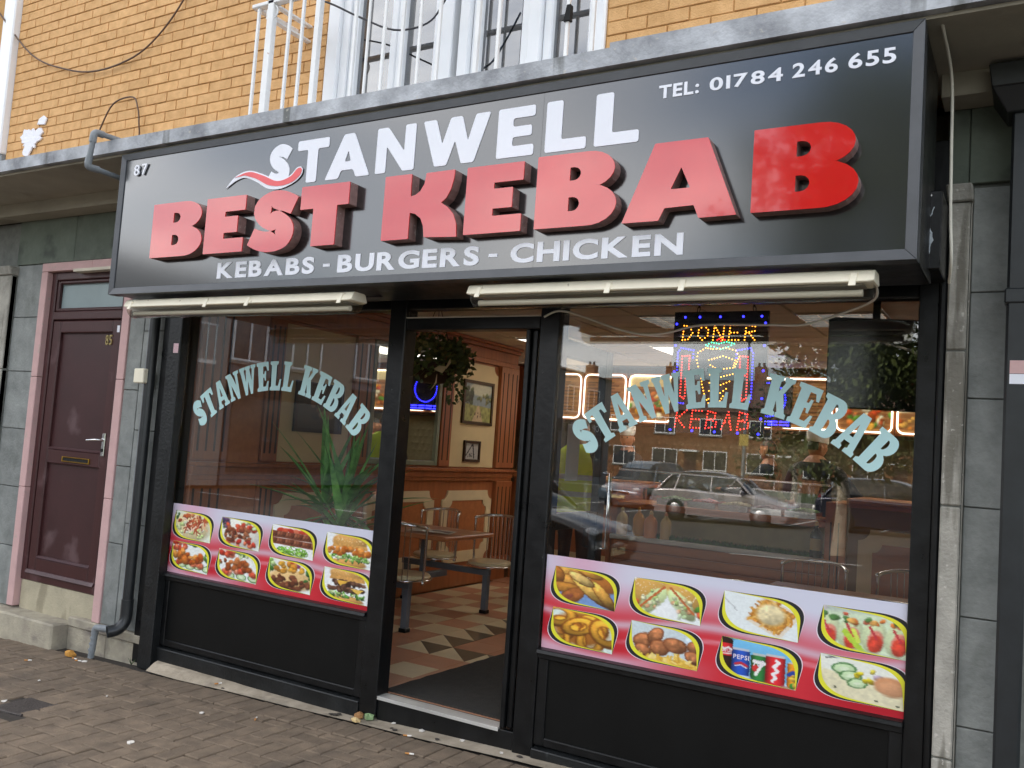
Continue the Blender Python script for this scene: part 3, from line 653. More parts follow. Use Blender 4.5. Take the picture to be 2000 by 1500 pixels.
# slab-serif capitals of the window lettering, in a box 10 x 10
VS = {
 'T': [[(0, 10), (0, 7.0), (1.3, 7.0), (2, 8.4), (3.1, 8.4), (3.1, 1.3), (1.7, .95), (1.7, 0), (8.3, 0), (8.3, .95), (6.9, 1.3), (6.9, 8.4), (8, 8.4), (8.7, 7.0), (10, 7.0), (10, 10)][::-1]],
 'E': [[(0, 0), (9.2, 0), (9.6, 3.3), (8.5, 3.3), (7.3, 1.5), (5, 1.5), (5, 4.5), (5.9, 4.5), (6.3, 3.5), (7.3, 3.5), (7.3, 6.9), (6.3, 6.9), (5.9, 5.9), (5, 5.9), (5, 8.5), (7.2, 8.5), (8.3, 6.9), (9.4, 6.9), (9, 10), (0, 10), (0, 9), (1.1, 8.6), (1.1, 1.4), (0, 1)]],
 'L': [[(0, 0), (9.2, 0), (9.6, 3.9), (8.4, 3.9), (7.2, 1.6), (5.2, 1.6), (5.2, 8.6), (6.3, 9), (6.3, 10), (0, 10), (0, 9), (1.1, 8.6), (1.1, 1.4), (0, 1)]],
 'N': [[(0, 0), (4.2, 0), (4.2, 1), (3.1, 1.35), (3.1, 5.6), (6.6, -.2), (8.9, -.2), (8.9, 8.6), (10, 9), (10, 10), (5.9, 10), (5.9, 9), (6.9, 8.6), (6.9, 5), (4.1, 10), (0, 10), (0, 9), (1.0, 8.6), (1.0, 1.35), (0, 1)]],
 'A': [[(0, 0), (4.1, 0), (4.1, 1), (3.2, 1.3), (3.5, 2.5), (6.1, 2.5), (6.4, 1.3), (5.5, 1), (5.5, 0), (10, 0), (10, 1), (9.2, 1.3), (6.7, 10), (3.4, 10), (.8, 1.3), (0, 1)], [(4, 4), (4.85, 7.4), (5.7, 4)]],
 'W': [[(2.4, -.1), (4.3, -.1), (5.4, 4.6), (6.6, -.1), (8.4, -.1), (10.4, 8.7), (11.2, 9), (11.2, 10), (7.9, 10), (7.9, 9), (8.6, 8.7), (7.9, 4.6), (6.9, 8.7), (7.4, 9), (7.4, 10), (3.8, 10), (3.8, 9), (4.5, 8.7), (3.7, 4.4), (2.9, 8.7), (3.6, 9), (3.6, 10), (-.4, 10), (-.4, 9), (.4, 8.7)]],
 'K': [[(0, 0), (5.6, 0), (5.6, 1), (4.8, 1.35), (4.8, 3.9), (6.4, 1.3), (5.9, 1), (5.9, 0), (10.4, 0), (10.4, 1), (9.5, 1.35), (6.9, 5.7), (8.9, 8.6), (9.8, 9), (9.8, 10), (5.9, 10), (5.9, 9), (6.6, 8.6), (4.8, 6), (4.8, 8.6), (5.6, 9), (5.6, 10), (0, 10), (0, 9), (1.1, 8.6), (1.1, 1.35), (0, 1)]],
 'B': [[(0, 0)]+[(6.2, 0)]+arc(6.3, 2.6, 3.3, -88, 70, 8, ry=2.6)+arc(6.0, 7.5, 3.1, -68, 88, 8, ry=2.5)+[(0, 10), (0, 9), (1.1, 8.6), (1.1, 1.35), (0, 1)], [(4.7, 1.5)]+arc(5.2, 2.95, .95, -85, 85, 5, ry=1.45)+[(4.7, 4.4)], [(4.7, 6)]+arc(5.1, 7.25, .9, -85, 85, 5, ry=1.25)+[(4.7, 8.5)]],
 }
VS['S'] = [[(p[0]*8.6, p[1]*10.2-.1) for p in GS(1.0, .33, .26)[0]]]
def dens(c, k=4):
    o = []
    for i in range(len(c)):
        a, b = c[i], c[(i+1) % len(c)]
        kk = max(1, int(math.hypot(b[0]-a[0], b[1]-a[1])/1.6)) if k else 1
        for j in range(kk): o.append((a[0]+(b[0]-a[0])*j/kk, a[1]+(b[1]-a[1])*j/kk))
    return o
def soften(c, d):
    """small round corners on an outline"""
    o = []; n = len(c)
    for i in range(n):
        p0, p, p1 = Vector(c[i-1]), Vector(c[i]), Vector(c[(i+1) % n])
        a, b = (p0-p), (p1-p)
        if a.length < 2.2*d or b.length < 2.2*d or abs(a.normalized().dot(b.normalized())) > .94: o.append(tuple(p)); continue
        A, B = p+a.normalized()*d, p+b.normalized()*d
        for t in (0, .33, .67, 1): o.append(tuple(A*(1-t)**2+p*2*t*(1-t)+B*t*t))
    return o

# ================================================================ the sign box
SY = -.67
sg = thing('shop_sign', (-2.630, -.45, 2.324), 'long black shop sign box with white and raised red letters reading STANWELL BEST KEBAB', 'sign')
SX0, SX1, SZ0, SZ1 = -4.889, -0.3714, 2.3203, 3.1931
obj('box_body', MB().box(SX0+.012, SX1-.006, SY+.03, -.2, SZ0+.004, SZ1-.004), M_black, sg)
fw = .04
fr = MB()
def mitre(x0, x1, z0, z1, w, yf, yb):
    o = [(x0, z0), (x1, z0), (x1, z1), (x0, z1)]; i = [(x0+w, z0+w), (x1-w, z0+w), (x1-w, z1-w), (x0+w, z1-w)]
    for k in range(4):
        a, b = o[k], o[(k+1) % 4]; c, d = i[(k+1) % 4], i[k]
        m = MB(); m.hexa([(a[0], yf, a[1]), (b[0], yf, b[1]), (c[0], yf+.006, c[1]), (d[0], yf+.006, d[1]), (a[0], yb, a[1]), (b[0], yb, b[1]), (c[0], yb, c[1]), (d[0], yb, d[1])])
        yield m
for m in mitre(SX0, SX1, SZ0, SZ1, fw, SY-.012, SY+.06): obj('frame_bar', m, M_frame, sg, bev=.0015, fixn=True)
obj('sign_panel', MB().box(SX0+fw, -1.9204999999999999, SY, SY+.02, SZ0+fw, SZ1-fw), M_acryl, sg)
obj('sign_panel', MB().box(-1.9195, SX1-fw, SY, SY+.02, SZ0+fw, SZ1-fw), M_acryl, sg)
obj('end_flange', MB().box(SX1-.006, SX1+.001, SY+.06, -.2, SZ0+.005, SZ1-.02), M_black, sg, bev=.003)
YW = SY-.0032
def wl(cont, x0, z0, W, H, m=M_white, y=YW, d=.003, rnd=.05):
    c2 = [soften(c, rnd) for c in cont]
    mb = MB(); mb.extr([[(x0+p[0]*H, z0+p[1]*H) for p in c] for c in c2], FX(y), d); return mb
for (fn, x0, x1) in ((WS, -3.6241, -3.445), (WT, -3.4045, -3.1839), (WA, -3.1971, -2.8993), (WN, -2.8634, -2.6231), (WW, -2.5807, -2.1961), (WE, -2.1528, -1.9586), (WL, -1.9002, -1.6985), (WL, -1.6589, -1.4534)):
    H = 0.2309; obj('letter', wl(fn((x1-x0)/H), x0, 2.8735, 0, H), M_white, sg)
word('KEBABS', -3.9436, -3.2178, 2.3853, 2.4748, YW, M_white, sg, off=.035, gap=.10)
word('-', -3.1556, -3.1104, 2.3853, 2.4748, YW, M_white, sg)
word('BURGERS', -3.0585, -2.2055, 2.3834, 2.4739, YW, M_white, sg, off=.035, gap=.10)
word('-', -2.1537, -2.1075, 2.3853, 2.4748, YW, M_white, sg)
word('CHICKEN', -2.0378, -1.2319, 2.3834, 2.473, YW, M_white, sg, off=.035, gap=.10)
word('TEL:', -1.3742, -1.2027, 3.0441, 3.0997, YW, M_white, sg, off=.028, gap=.09)
word('01784', -1.1584, -0.869, 3.0451, 3.0988, YW, M_white, sg, off=.022, gap=.12)
word('246', -0.8332, -0.6673, 3.0479, 3.1045, YW, M_white, sg, off=.022, gap=.12)
word('655', -0.6296, -0.4656, 3.0498, 3.1082, YW, M_white, sg, off=.022, gap=.12)
word('87', -4.7551, -4.6354, 3.047, 3.1139, SY-.012, M_white, sg, off=.01, gap=.25, dep=.008)
# the wavy flourish under the S
up = spline([(-3.9332, 2.8943), (-3.855, 2.9602), (-3.756, 2.98), (-3.6476, 2.9508), (-3.5345, 2.9084), (-3.445, 2.9225), (-3.3979, 2.9602), (-3.3696, 2.965)], 5)
dn = spline([(-3.3536, 2.9508), (-3.362, 2.9178), (-3.412, 2.882), (-3.5063, 2.8566), (-3.6005, 2.866), (-3.6948, 2.9131), (-3.789, 2.9442), (-3.8644, 2.9291)], 5)
obj('flourish', MB().extr([(dn+up)[::-1]], FX(SY-.0075), .0035), M_white, sg, fixn=True)
up2 = spline([(-3.8644, 2.9508), (-3.756, 2.9725), (-3.6476, 2.9433), (-3.5345, 2.9009), (-3.4403, 2.9159), (-3.3932, 2.9537), (-3.3668, 2.9574)], 5)
dn2 = spline([(-3.3583, 2.9461), (-3.3696, 2.9178), (-3.4214, 2.8858), (-3.5063, 2.8726), (-3.6005, 2.8858), (-3.6948, 2.9291), (-3.789, 2.9574)], 5)
obj('flourish_red', MB().extr([(dn2+up2)[::-1]], FX(SY-.0095), .0018), mat('coral_vinyl', lin('e8575a'), .3, .05, 5), sg, fixn=True)
# the raised red letters: acrylic face on a dark return
YR = SY-.062
for (fn, x0, x1, z0, z1) in ((GB, -4.462, -4.0265, 2.5135, 2.8302), (GE, -4.0049, -3.6966, 2.5135, 2.8255), (GS, -3.6599, -3.3102, 2.4993, 2.8283), (GT, -3.2904, -2.9662, 2.5135, 2.8292),
                             (GK, -2.7409, -2.2998, 2.5135, 2.8292), (GE, -2.263, -1.9624, 2.5125, 2.8255), (GB, -1.8936, -1.51, 2.5144, 2.8349), (GA, -1.4807, -1.0047, 2.5116, 2.8321), (GB, -0.9501, -0.5655, 2.5154, 2.8368)):
    H = z1-z0; W = (x1-x0)/H; g_ = fn(W)
    face = wl(g_, x0, z0, W, H, y=YR, d=.006, rnd=.012); lo = obj('letter', face, M_red, sg)
    cxm, czm = (x0+x1)/2, (z0+z1)/2
    body = MB(); c2 = [[(x0+p[0]*H, z0+p[1]*H) for p in soften(c, .012)] for c in g_]
    body.extr(c2, FX(YR+.0062), SY-YR-.0067); obj('return', body, M_ret, lo)
# roller-shutter end box on the right
bx = thing('shutter_box', (-.37, -.2, 2.36), 'black metal box end with scraped paint between the sign and the stone pilaster', 'box')
obj('box', MB().box(-.43, -.33, -.30, .02, 2.366, 2.675), M_black, bx, bev=.004)
sp = []
for i in range(14):
    t = i/13; sp.append((-.362+.010*math.sin(7*t)+.004*rb.uniform(-1, 1)-.012*(t < .3), 2.42+.19*t))
lft = [(p[0]-.004-.011*abs(math.sin(3.1*i/13*2))*(i < 8), p[1]) for i, p in enumerate(sp)]
obj('paint_scrape', MB().extr([(sp+lft[::-1])], FX(-.3008), .0006), mat('bare_aluminium', lin('aab2b6'), .5, .3, 40), bx, fixn=True)
obj('screw', MB().lathe([(.006, 0), (.006, .003), (0, .003)], (-.372, -.302, 2.655), 8, (0, -1, 0)), M_steel, bx)

# ================================================================ batten lights under the sign
def batten(x0, x1, y, zt, label):
    t = thing('batten_light', ((x0+x1)/2, y, zt-.1), label, 'light fitting', 'weatherproof strip lights under the sign')
    # cream body: a shallow trough upside down, front flange sloping out
    b = MB(); prof = [(-.062, -.050), (-.070, -.046), (-.052, -.006), (-.04, 0), (.04, 0), (.052, -.006), (.070, -.046), (.062, -.050)]
    n = len(prof); vs = []
    for xx, s in ((x0, .9), (x0+.025, 1), (x1-.025, 1), (x1, .9)):
        vs += [(xx, y+p[0]*s, zt-.002+p[1]*(s if s < 1 else 1)) for p in prof]
    fs = [(i*n+j, i*n+(j+1) % n, (i+1)*n+(j+1) % n, (i+1)*n+j) for i in range(3) for j in range(n)]
    b.add(vs, fs); b.add(vs[:n], [tuple(range(n))]); b.add(vs[-n:], [tuple(range(n-1, -1, -1))])
    obj('housing', b, M_cream, t, fixn=True, bev=.002)
    obj('tray', MB().box(x0+.04, x1-.04, y-.045, y+.045, zt-.058, zt-.0525), M_grille, t)
    d = MB(); a = [(.062*math.cos(rad(q)), -.052+.058*math.sin(rad(q))) for q in range(180, 361, 15)]
    n = len(a); vs = []
    for xx, s in ((x0+.006, .55), (x0+.012, .8), (x0+.03, 1), (x1-.03, 1), (x1-.012, .8), (x1-.006, .55)):
        vs += [(xx, y+p[0]*s, zt-.052+(p[1]+.052)*s) for p in a]
    fs = [(i*n+j, i*n+j+1, (i+1)*n+j+1, (i+1)*n+j) for i in range(5) for j in range(n-1)]
    d.add(vs, fs, True); d.add(vs[:n], [tuple(range(n))]); d.add(vs[-n:], [tuple(range(n-1, -1, -1))])
    obj('diffuser', d, M_diff, t)
    tb = obj('fluorescent_tube', MB().tube([(x0+.06, y-.012, zt-.083), (x1-.06, y-.012, zt-.083)], .0135, 10), M_tube, t)
    obj('tube_cap', MB().tube([(x0+.045, y-.012, zt-.083), (x0+.06, y-.012, zt-.083)], .0145, 10).tube([(x1-.06, y-.012, zt-.083), (x1-.045, y-.012, zt-.083)], .0145, 10), M_tube, tb)
    nclip = 6
    for i in range(nclip):
        cxp = x0+.07+(x1-x0-.14)*i/(nclip-1)
        if i in (1, 4): continue
        obj('clip', MB().hexa([(cxp-.018, y-.079, zt-.066), (cxp+.008, y-.079, zt-.066), (cxp+.012, y-.063, zt-.014), (cxp-.012, y-.063, zt-.014), (cxp-.018, y-.071, zt-.066), (cxp+.008, y-.071, zt-.066), (cxp+.012, y-.054, zt-.014), (cxp-.012, y-.054, zt-.014)]), M_cream, t, bev=.002)
    return t
batten(-4.787, -2.98, -.575, 2.298, 'shorter looking cream strip light fitting under the left half of the sign')
batten(-2.285, -.514, -.575, 2.306, 'longer cream strip light fitting with rust stains under the right half of the sign')

# ================================================================ the black shopfront
sf = thing('shopfront', (-2.8, 0, 0), 'black painted shopfront with two large windows and an open doorway', 'shopfront')
def post(x0, x1, z0, z1, y0=-.0, y1=.1, m=M_black, n='post', b=.005): return obj(n, MB().box(x0, x1, y0, y1, z0, z1), m, sf, bev=b)
post(-5.085, -4.955, -.06, 2.36, -.065, .0, M_black2, 'pilaster')
post(-5.20, -5.0755, -.05, 2.36, -.02, .1, M_black, 'pilaster_return')
post(-5.074, -4.976, -.05, 2.36, -.004, .1, M_black, 'window_post')
post(-3.229, -3.112, .03, 2.50, -.012, .10)
post(-2.231, -2.118, .03, 2.50, -.012, .10)
post(-.430, -.352, .05, 2.40, -.015, .1)
post(-.3515, -.323, .05, 2.40, -.035, .03, n='outer_trim', b=.008)
post(-4.975, -.43, 2.312, 2.50, .0, .1, n='head_rail')
post(-5.2, -.33, 2.42, 3.0, .06, .12, n='fascia_board')
post(-3.111, -2.232, 2.192, 2.258, -.006, .09, n='transom')
post(-3.111, -2.232, 2.2585, 2.264, -.012, .02, M_wirewht, 'transom_bead', .002)
post(-2.321, -2.2965, .135, 2.191, .004, .07, n='door_stop')
post(-2.2955, -2.2605, .135, 2.191, .03, .09, n='door_stop')
def riser(x0, x1, zb, zc):
    r = obj('stall_riser', ring(x0, x1, zb, zc, .055, .0, .08, wb=.04), M_black, sf, bev=.004)
    obj('panel', MB().box(x0+.054, x1-.054, .011, .06, zb+.04, zc-.05), M_riser, r)
    obj('cill', MB().hexa([(x0, -.032, zc-.022), (x1, -.032, zc-.022), (x1, .08, zc-.022), (x0, .08, zc-.022), (x0, -.026, zc-.002), (x1, -.026, zc-.002), (x1, .08, zc+.012), (x0, .08, zc+.012)]), M_black, r, bev=.003)
    obj('cill_mould', MB().box(x0, x1, -.012, .0, zc-.05, zc-.0225), M_black, r, bev=.004)
    return r
riser(-4.975, -3.2295, .10, .578); riser(-2.1175, -.4305, .10, .575)
for x0, x1 in ((-4.975, -3.2295), (-2.1175, -.4305)):
    obj('plinth', MB().hexa([(x0, -.022, -.05), (x1, -.022, -.05), (x1, .08, -.05), (x0, .08, -.05), (x0, -.022, .085), (x1, -.022, .085), (x1, .08, .105), (x0, .08, .105)]), M_black2, sf, bev=.004)
obj('threshold', MB().box(-3.1115, -2.232, .006, .12, -.05, .128), M_black, sf, bev=.003)
obj('threshold_strip', MB().box(-3.205, -2.322, .0, .085, .1285, .136).box(-3.205, -2.322, -.004, .0, .118, .136), M_steel, sf, bev=.001)
def pane(x0, x1, z0, z1, y=.012):
    return obj('window_pane', MB().box(x0, x1, y, y+.006, z0, z1), M_glass, sf)
pane(-4.972, -3.2295, .59, 2.3115); pane(-2.117, -.4305, .587, 2.3115); pane(-3.111, -2.232, 2.2645, 2.3115)
# the glazed door, standing open into the shop
do = obj('door', MB().box(-2.29, -2.24, .10, .18, .15, 2.185).box(-2.29, -2.24, .86, .955, .15, 2.185).box(-2.289, -2.241, .18, .86, 2.09, 2.185).box(-2.289, -2.241, .18, .86, .15, .36).box(-2.289, -2.241, .18, .86, 1.13, 1.22), M_black, sf, bev=.004)
obj('door_glass', MB().box(-2.268, -2.262, .18, .86, .36, 2.09), M_doorglass, do)
obj('door_closer', MB().box(-2.33, -2.29, .62, .86, 2.11, 2.17), M_frame, do, bev=.006)
obj('notice', MB().box(-2.2605, -2.2595, .44, .60, 1.40, 1.72), mat('notice_paper', lin('c9c5bf'), .7, .06, 9), do)
obj('pull_handle', MB().tube([(-2.24, .9, 1.0), (-2.19, .9, 1.0), (-2.19, .9, 1.45), (-2.24, .9, 1.45)], .012, 8), M_chrome, do)
obj('sticker', MB().box(-5.022, -4.972, -.0662, -.0655, 2.04, 2.105), mat('pink_label', lin('d8b6bd'), .6, .25, 90), sf)
word('85', -5.905, -5.832, 2.105, 2.18, .028, M_numb, hd, off=.012, gap=.12, dep=.008, name='numeral')

# cables about the door head
cable([(-2.99, -.55, 2.28), (-3.05, -.3, 2.33), (-3.2, -.04, 2.368), (-2.993, -.04, 2.372), (-2.895, -.04, 2.382), (-2.7, -.05, 2.395), (-2.4, -.4, 2.31), (-2.29, -.55, 2.29)], .005, M_wireblk, 'dark cable strung between the two strip lights over the doorway')
cable([(-2.20, -.03, 2.25), (-2.127, -.04, 2.276), (-2.053, -.04, 2.270), (-1.935, -.04, 2.234), (-1.793, -.04, 2.186), (-1.656, -.04, 2.155), (-1.525, -.04, 2.160), (-1.351, -.04, 2.197), (-1.043, -.04, 2.194), (-.887, -.05, 2.192), (-.738, -.08, 2.229), (-.57, -.25, 2.26), (-.53, -.52, 2.28)], .0055, M_wirewht, 'thin white cable looping across the top of the right window')

# ================================================================ arched lettering on both panes
def arch_text(cx, cz, label):
    t = thing('window_lettering', (cx, .02, 1.55), label, 'lettering', 'arched pale blue words on the glass')
    seq = 'STANWELL KEBAB'; wd_ = {'S': 7.6, 'T': 8.6, 'A': 9.2, 'N': 9.0, 'W': 11.0, 'E': 8.4, 'L': 8.0, 'K': 9.6, 'B': 8.8, ' ': 3.2}
    nat = {'S': 8.4, 'T': 10, 'A': 10, 'N': 10, 'W': 11.2, 'E': 9.6, 'L': 9.6, 'K': 10.4, 'B': 9.6}
    gap = .9; tot = sum(wd_[c] for c in seq)+gap*(len(seq)-1); A0, A1 = rad(134.4), rad(46.0); ka = (A0-A1)/tot; u = 0
    r0, r1 = .945, 1.13
    for c in seq:
        if c != ' ':
            sc_ = wd_[c]/nat[c]
            def P(a, b, w, u=u, sc_=sc_):
                an = A0-(u+max(0, a)*sc_)*ka; r = r0+(r1-r0)*b/10
                return (cx+r*math.cos(an), .0112+w, cz+r*math.sin(an))
            mb = MB(); mb.extr([dens(q) for q in VS[c]], P, -.0006, sides=False); obj('letter', mb, M_vinyl, t)
        u += wd_[c]+gap
    return t
arch_text(-4.10, .873, 'pale blue arched words on the left window above the potted yucca')
arch_text(-1.252, .873, 'pale blue arched words on the right window across the lit LED sign')
# ================================================================ printed pictures: a small painter that colours a fine sheet
def vnoise(h, w, k, seed):
    r = np.random.RandomState(seed); g = r.rand(int(h/k)+3, int(w/k)+3)
    y = np.arange(h)/k; x = np.arange(w)/k; yi = y.astype(int); xi = x.astype(int); fy = (y-yi)[:, None]; fx = (x-xi)[None, :]
    a = g[np.ix_(yi, xi)]; b = g[np.ix_(yi, xi+1)]; c = g[np.ix_(yi+1, xi)]; d = g[np.ix_(yi+1, xi+1)]
    return a*(1-fy)*(1-fx)+b*(1-fy)*fx+c*fy*(1-fx)+d*fy*fx
def hx(c): return np.array([int(c[i:i+2], 16)/255 for i in (0, 2, 4)])
class Pic:
    """canvas of h rows; u runs 0..asp to the right, v 0..1 upward"""
    def __init__(s, asp=1.75, h=56, bg='e8eef0', seed=1):
        s.h = h; s.w = int(h*asp); s.asp = asp; s.rs = np.random.RandomState(seed); s.seed = seed
        s.a = np.ones((s.h, s.w, 3))*hx(bg)
        s.V, s.U = np.meshgrid((np.arange(s.h)+.5)/s.h, (np.arange(s.w)+.5)/s.w*asp, indexing='ij')
    def mixin(s, m, c):
        m = np.clip(m, 0, 1)[..., None]; s.a = s.a*(1-m)+np.clip(c, 0, 1)*m; return s
    def ell(s, x, y, rx, ry, c, rot=0, soft=.25, sh=.25, tex=.0, al=1):
        a = math.radians(rot); dx, dy = s.U-x, s.V-y; p = (dx*math.cos(a)+dy*math.sin(a))/rx; q = (-dx*math.sin(a)+dy*math.cos(a))/ry
        d = np.sqrt(p*p+q*q); m = np.clip((1-d)/soft+.5*0, 0, 1)*al
        k = 1+sh*(.6*dy/max(ry, .01)-.3*dx/max(rx, .01))-sh*.5*d*d
        if tex: s.seed += 1; k = k*(1-tex+2*tex*vnoise(s.h, s.w, 3, s.seed))
        return s.mixin(m, np.array(hx(c))*k[..., None])
    def ring(s, x, y, rx, ry, w, c, rot=0, sh=.25, a0=None):
        a = math.radians(rot); dx, dy = s.U-x, s.V-y; p = (dx*math.cos(a)+dy*math.sin(a))/rx; q = (-dx*math.sin(a)+dy*math.cos(a))/ry
        d = np.abs(np.sqrt(p*p+q*q)-1)/w; m = np.clip((1-d)*3, 0, 1)
        return s.mixin(m, hx(c)*(1+sh*(.7*dy/ry)-sh*d*d)[..., None])
    def poly(s, pts, c, soft=.012, tex=0, g=0):
        m = np.ones_like(s.U); n = len(pts)
        ar = sum(pts[i][0]*pts[(i+1) % n][1]-pts[(i+1) % n][0]*pts[i][1] for i in range(n)); sg_ = 1 if ar > 0 else -1
        for i in range(n):
            a, b = pts[i], pts[(i+1) % n]; L_ = math.hypot(b[0]-a[0], b[1]-a[1]) or 1
            d = sg_*((b[0]-a[0])*(s.V-a[1])-(b[1]-a[1])*(s.U-a[0]))/L_; m = np.minimum(m, np.clip(d/soft+.5, 0, 1))
        k = np.ones_like(s.U)
        if tex: s.seed += 1; k = 1-tex+2*tex*vnoise(s.h, s.w, 2.5, s.seed)
        if g: k = k*(1+g*(s.V-.5))
        return s.mixin(m, hx(c)*k[..., None])
    def line(s, pts, w, c, sh=.2):
        m = np.zeros_like(s.U)
        for (a, b) in zip(pts[:-1], pts[1:]):
            dx, dy = b[0]-a[0], b[1]-a[1]; L2 = dx*dx+dy*dy or 1e-9; t = np.clip(((s.U-a[0])*dx+(s.V-a[1])*dy)/L2, 0, 1)
            d = np.hypot(s.U-a[0]-t*dx, s.V-a[1]-t*dy); m = np.maximum(m, np.clip((w-d)/.012+.5, 0, 1))
        return s.mixin(m, np.ones_like(s.a)*hx(c))
    def blobs(s, n, x, y, rx, ry, r0, r1, cols, sh=.5, flat=.7, rot=180, tex=.15):
        for _ in range(n):
            t = s.rs.rand()*6.283; q = math.sqrt(s.rs.rand()); r = r0+(r1-r0)*s.rs.rand()
            s.ell(x+rx*q*math.cos(t), y+ry*q*math.sin(t), r, r*flat, cols[s.rs.randint(len(cols))], rot=s.rs.uniform(-rot, rot), sh=sh, tex=tex, soft=.35)
        return s
    def shreds(s, n, x, y, rx, ry, L_, w, cols, a0=0, a1=180):
        for _ in range(n):
            t = s.rs.rand()*6.283; q = math.sqrt(s.rs.rand()); cx_, cy_ = x+rx*q*math.cos(t), y+ry*q*math.sin(t); a = math.radians(s.rs.uniform(a0, a1)); l = L_*s.rs.uniform(.5, 1)
            s.line([(cx_-l*math.cos(a), cy_-l*math.sin(a)), (cx_, cy_+.02*s.rs.randn()), (cx_+l*math.cos(a), cy_+l*math.sin(a))], w*s.rs.uniform(.6, 1.1), cols[s.rs.randint(len(cols))])
        return s
    def grain(s, a=.05):
        s.seed += 3; s.a = np.clip(s.a*(1-a+2*a*vnoise(s.h, s.w, 1.5, s.seed))[..., None], 0, 1); return s
MEAT = ['8a4a30', '7a3f28', '9c5a3c', '6b3322', 'a86a48', 'b0704e']; TOM = ['c8442e', 'd65a3c', 'b83424', 'e07a58']; LET = ['5f9a3c', '86b85a', 'a8cc78', '4a8030', 'c4dc9c']
def cuc(p, x, y, r, rot=0):
    p.ell(x, y, r, r*.62, '3f7a3a', rot, sh=.1, soft=.15); p.ell(x, y, r*.86, r*.52, 'cfe6b8', rot, sh=.1, soft=.2); p.ell(x, y, r*.45, r*.25, 'e2f0d0', rot, sh=0, soft=.5)
def f_wrap():
    p = Pic(seed=11, bg='e6ecdc'); p.ell(.8, .45, .72, .46, 'e8d9a8'); p.blobs(30, .8, .35, .55, .25, .05, .11, ['d8e4b0', 'e8eccc', 'c4d890', 'f0eedc']); p.blobs(22, .85, .62, .5, .22, .05, .12, ['b4552e', 'a0442a', 'c86a3c', 'd88a58', '8c3a24'])
    p.shreds(40, .95, .55, .45, .26, .12, .018, ['e8b890', 'c45a34', 'f0d8c0', 'a84428'], 20, 160); p.blobs(6, .25, .8, .15, .12, .05, .1, ['2f5a30', '46703c']); return p.grain()
def f_doner():
    p = Pic(seed=12, bg='e2e9e4'); p.ell(.85, .5, .78, .48, 'f0efe6'); p.blobs(14, .35, .78, .25, .15, .07, .12, ['2f5030', '3c3a5a', '4c7a3c', '6a4a6a']); p.blobs(9, 1.2, .78, .3, .1, .06, .13, ['d8e2b0', 'e8ead0', '86b85a']); p.blobs(12, .85, .66, .5, .1, .08, .13, TOM); p.blobs(12, .85, .22, .55, .1, .07, .12, TOM)
    p.blobs(34, .85, .45, .55, .2, .06, .15, MEAT, flat=.5); cuc(p, 1.3, .7, .1, 30); return p.grain()
def f_kofte():
    p = Pic(seed=13, bg='f2f5f6'); p.ell(.85, .48, .8, .46, 'fafafa', sh=.05)
    for _ in range(22): p.ring(.9+p.rs.uniform(-.4, .4), .22+p.rs.uniform(-.08, .1), p.rs.uniform(.06, .11), p.rs.uniform(.03, .06), .3, ['7fb83c', '9ccc58', '5c9a30'][p.rs.randint(3)], p.rs.uniform(-40, 40))
    for i in range(6): p.ell(.5+i*.16, .78, .12, .07, TOM[i % 4], p.rs.uniform(-20, 20))
    for y, c in ((.66, '7a4430'), (.48, '824832')):
        p.line([(.28, y), (1.45, y-.03)], .085, c)
        for i in range(15): p.ell(.3+i*.082, y+.0-.002*i+.01, .05, .085, ['8f5238', '6a3826', 'a06448'][i % 3], -18, sh=.7, soft=.4)
    return p.grain()
def bun(p, x, y, rx, ry, top=True):
    p.ell(x, y, rx, ry, 'dca65e', sh=.35, soft=.12)
    if top:
        for _ in range(40):
            t = p.rs.uniform(-1, 1); p.ell(x+rx*.8*t, y+ry*p.rs.uniform(-.1, .8)*math.sqrt(1-t*t*.7), .018, .010, 'f3dca8', p.rs.uniform(0, 180), soft=.5, sh=0)
def f_chburger():
    p = Pic(seed=14, bg='f3f6f7'); bun(p, .88, .16, .5, .13, False); p.blobs(26, .88, .28, .52, .05, .05, .09, LET, flat=.5); bun(p, .88, .72, .48, .24); p.poly([(.36, .5), (1.42, .5), (1.42, .62), (.36, .62)], 'f3f6f7')
    p.poly([(.42, .56), (1.36, .56), (1.34, .66), (.46, .66)], 'd8a25a', tex=.1); p.blobs(34, .88, .46, .56, .08, .06, .12, ['d07a2e', 'e09040', 'b8641f', 'e8a458'], flat=.75); p.blobs(18, .88, .34, .5, .03, .04, .07, LET); return p.grain()
def f_tikka():
    p = Pic(seed=15, bg='eef2f0'); p.blobs(10, .95, .88, .4, .08, .06, .12, ['3c7034', '58883f', '2f5a2a']); p.blobs(8, .45, .78, .3, .12, .1, .16, TOM)
    for i in range(5): cuc(p, .35+i*.28, .22+.04*(i % 2), .17, 10)
    p.blobs(5, .9, .35, .5, .1, .13, .18, ['d65a3c', 'e07a58']); p.blobs(22, .75, .5, .5, .17, .09, .17, ['c4641f', 'd07830', 'b85618', 'e09448', 'a84a18']); p.blobs(7, 1.45, .55, .12, .25, .05, .1, ['3c7034', '58883f']); return p.grain()
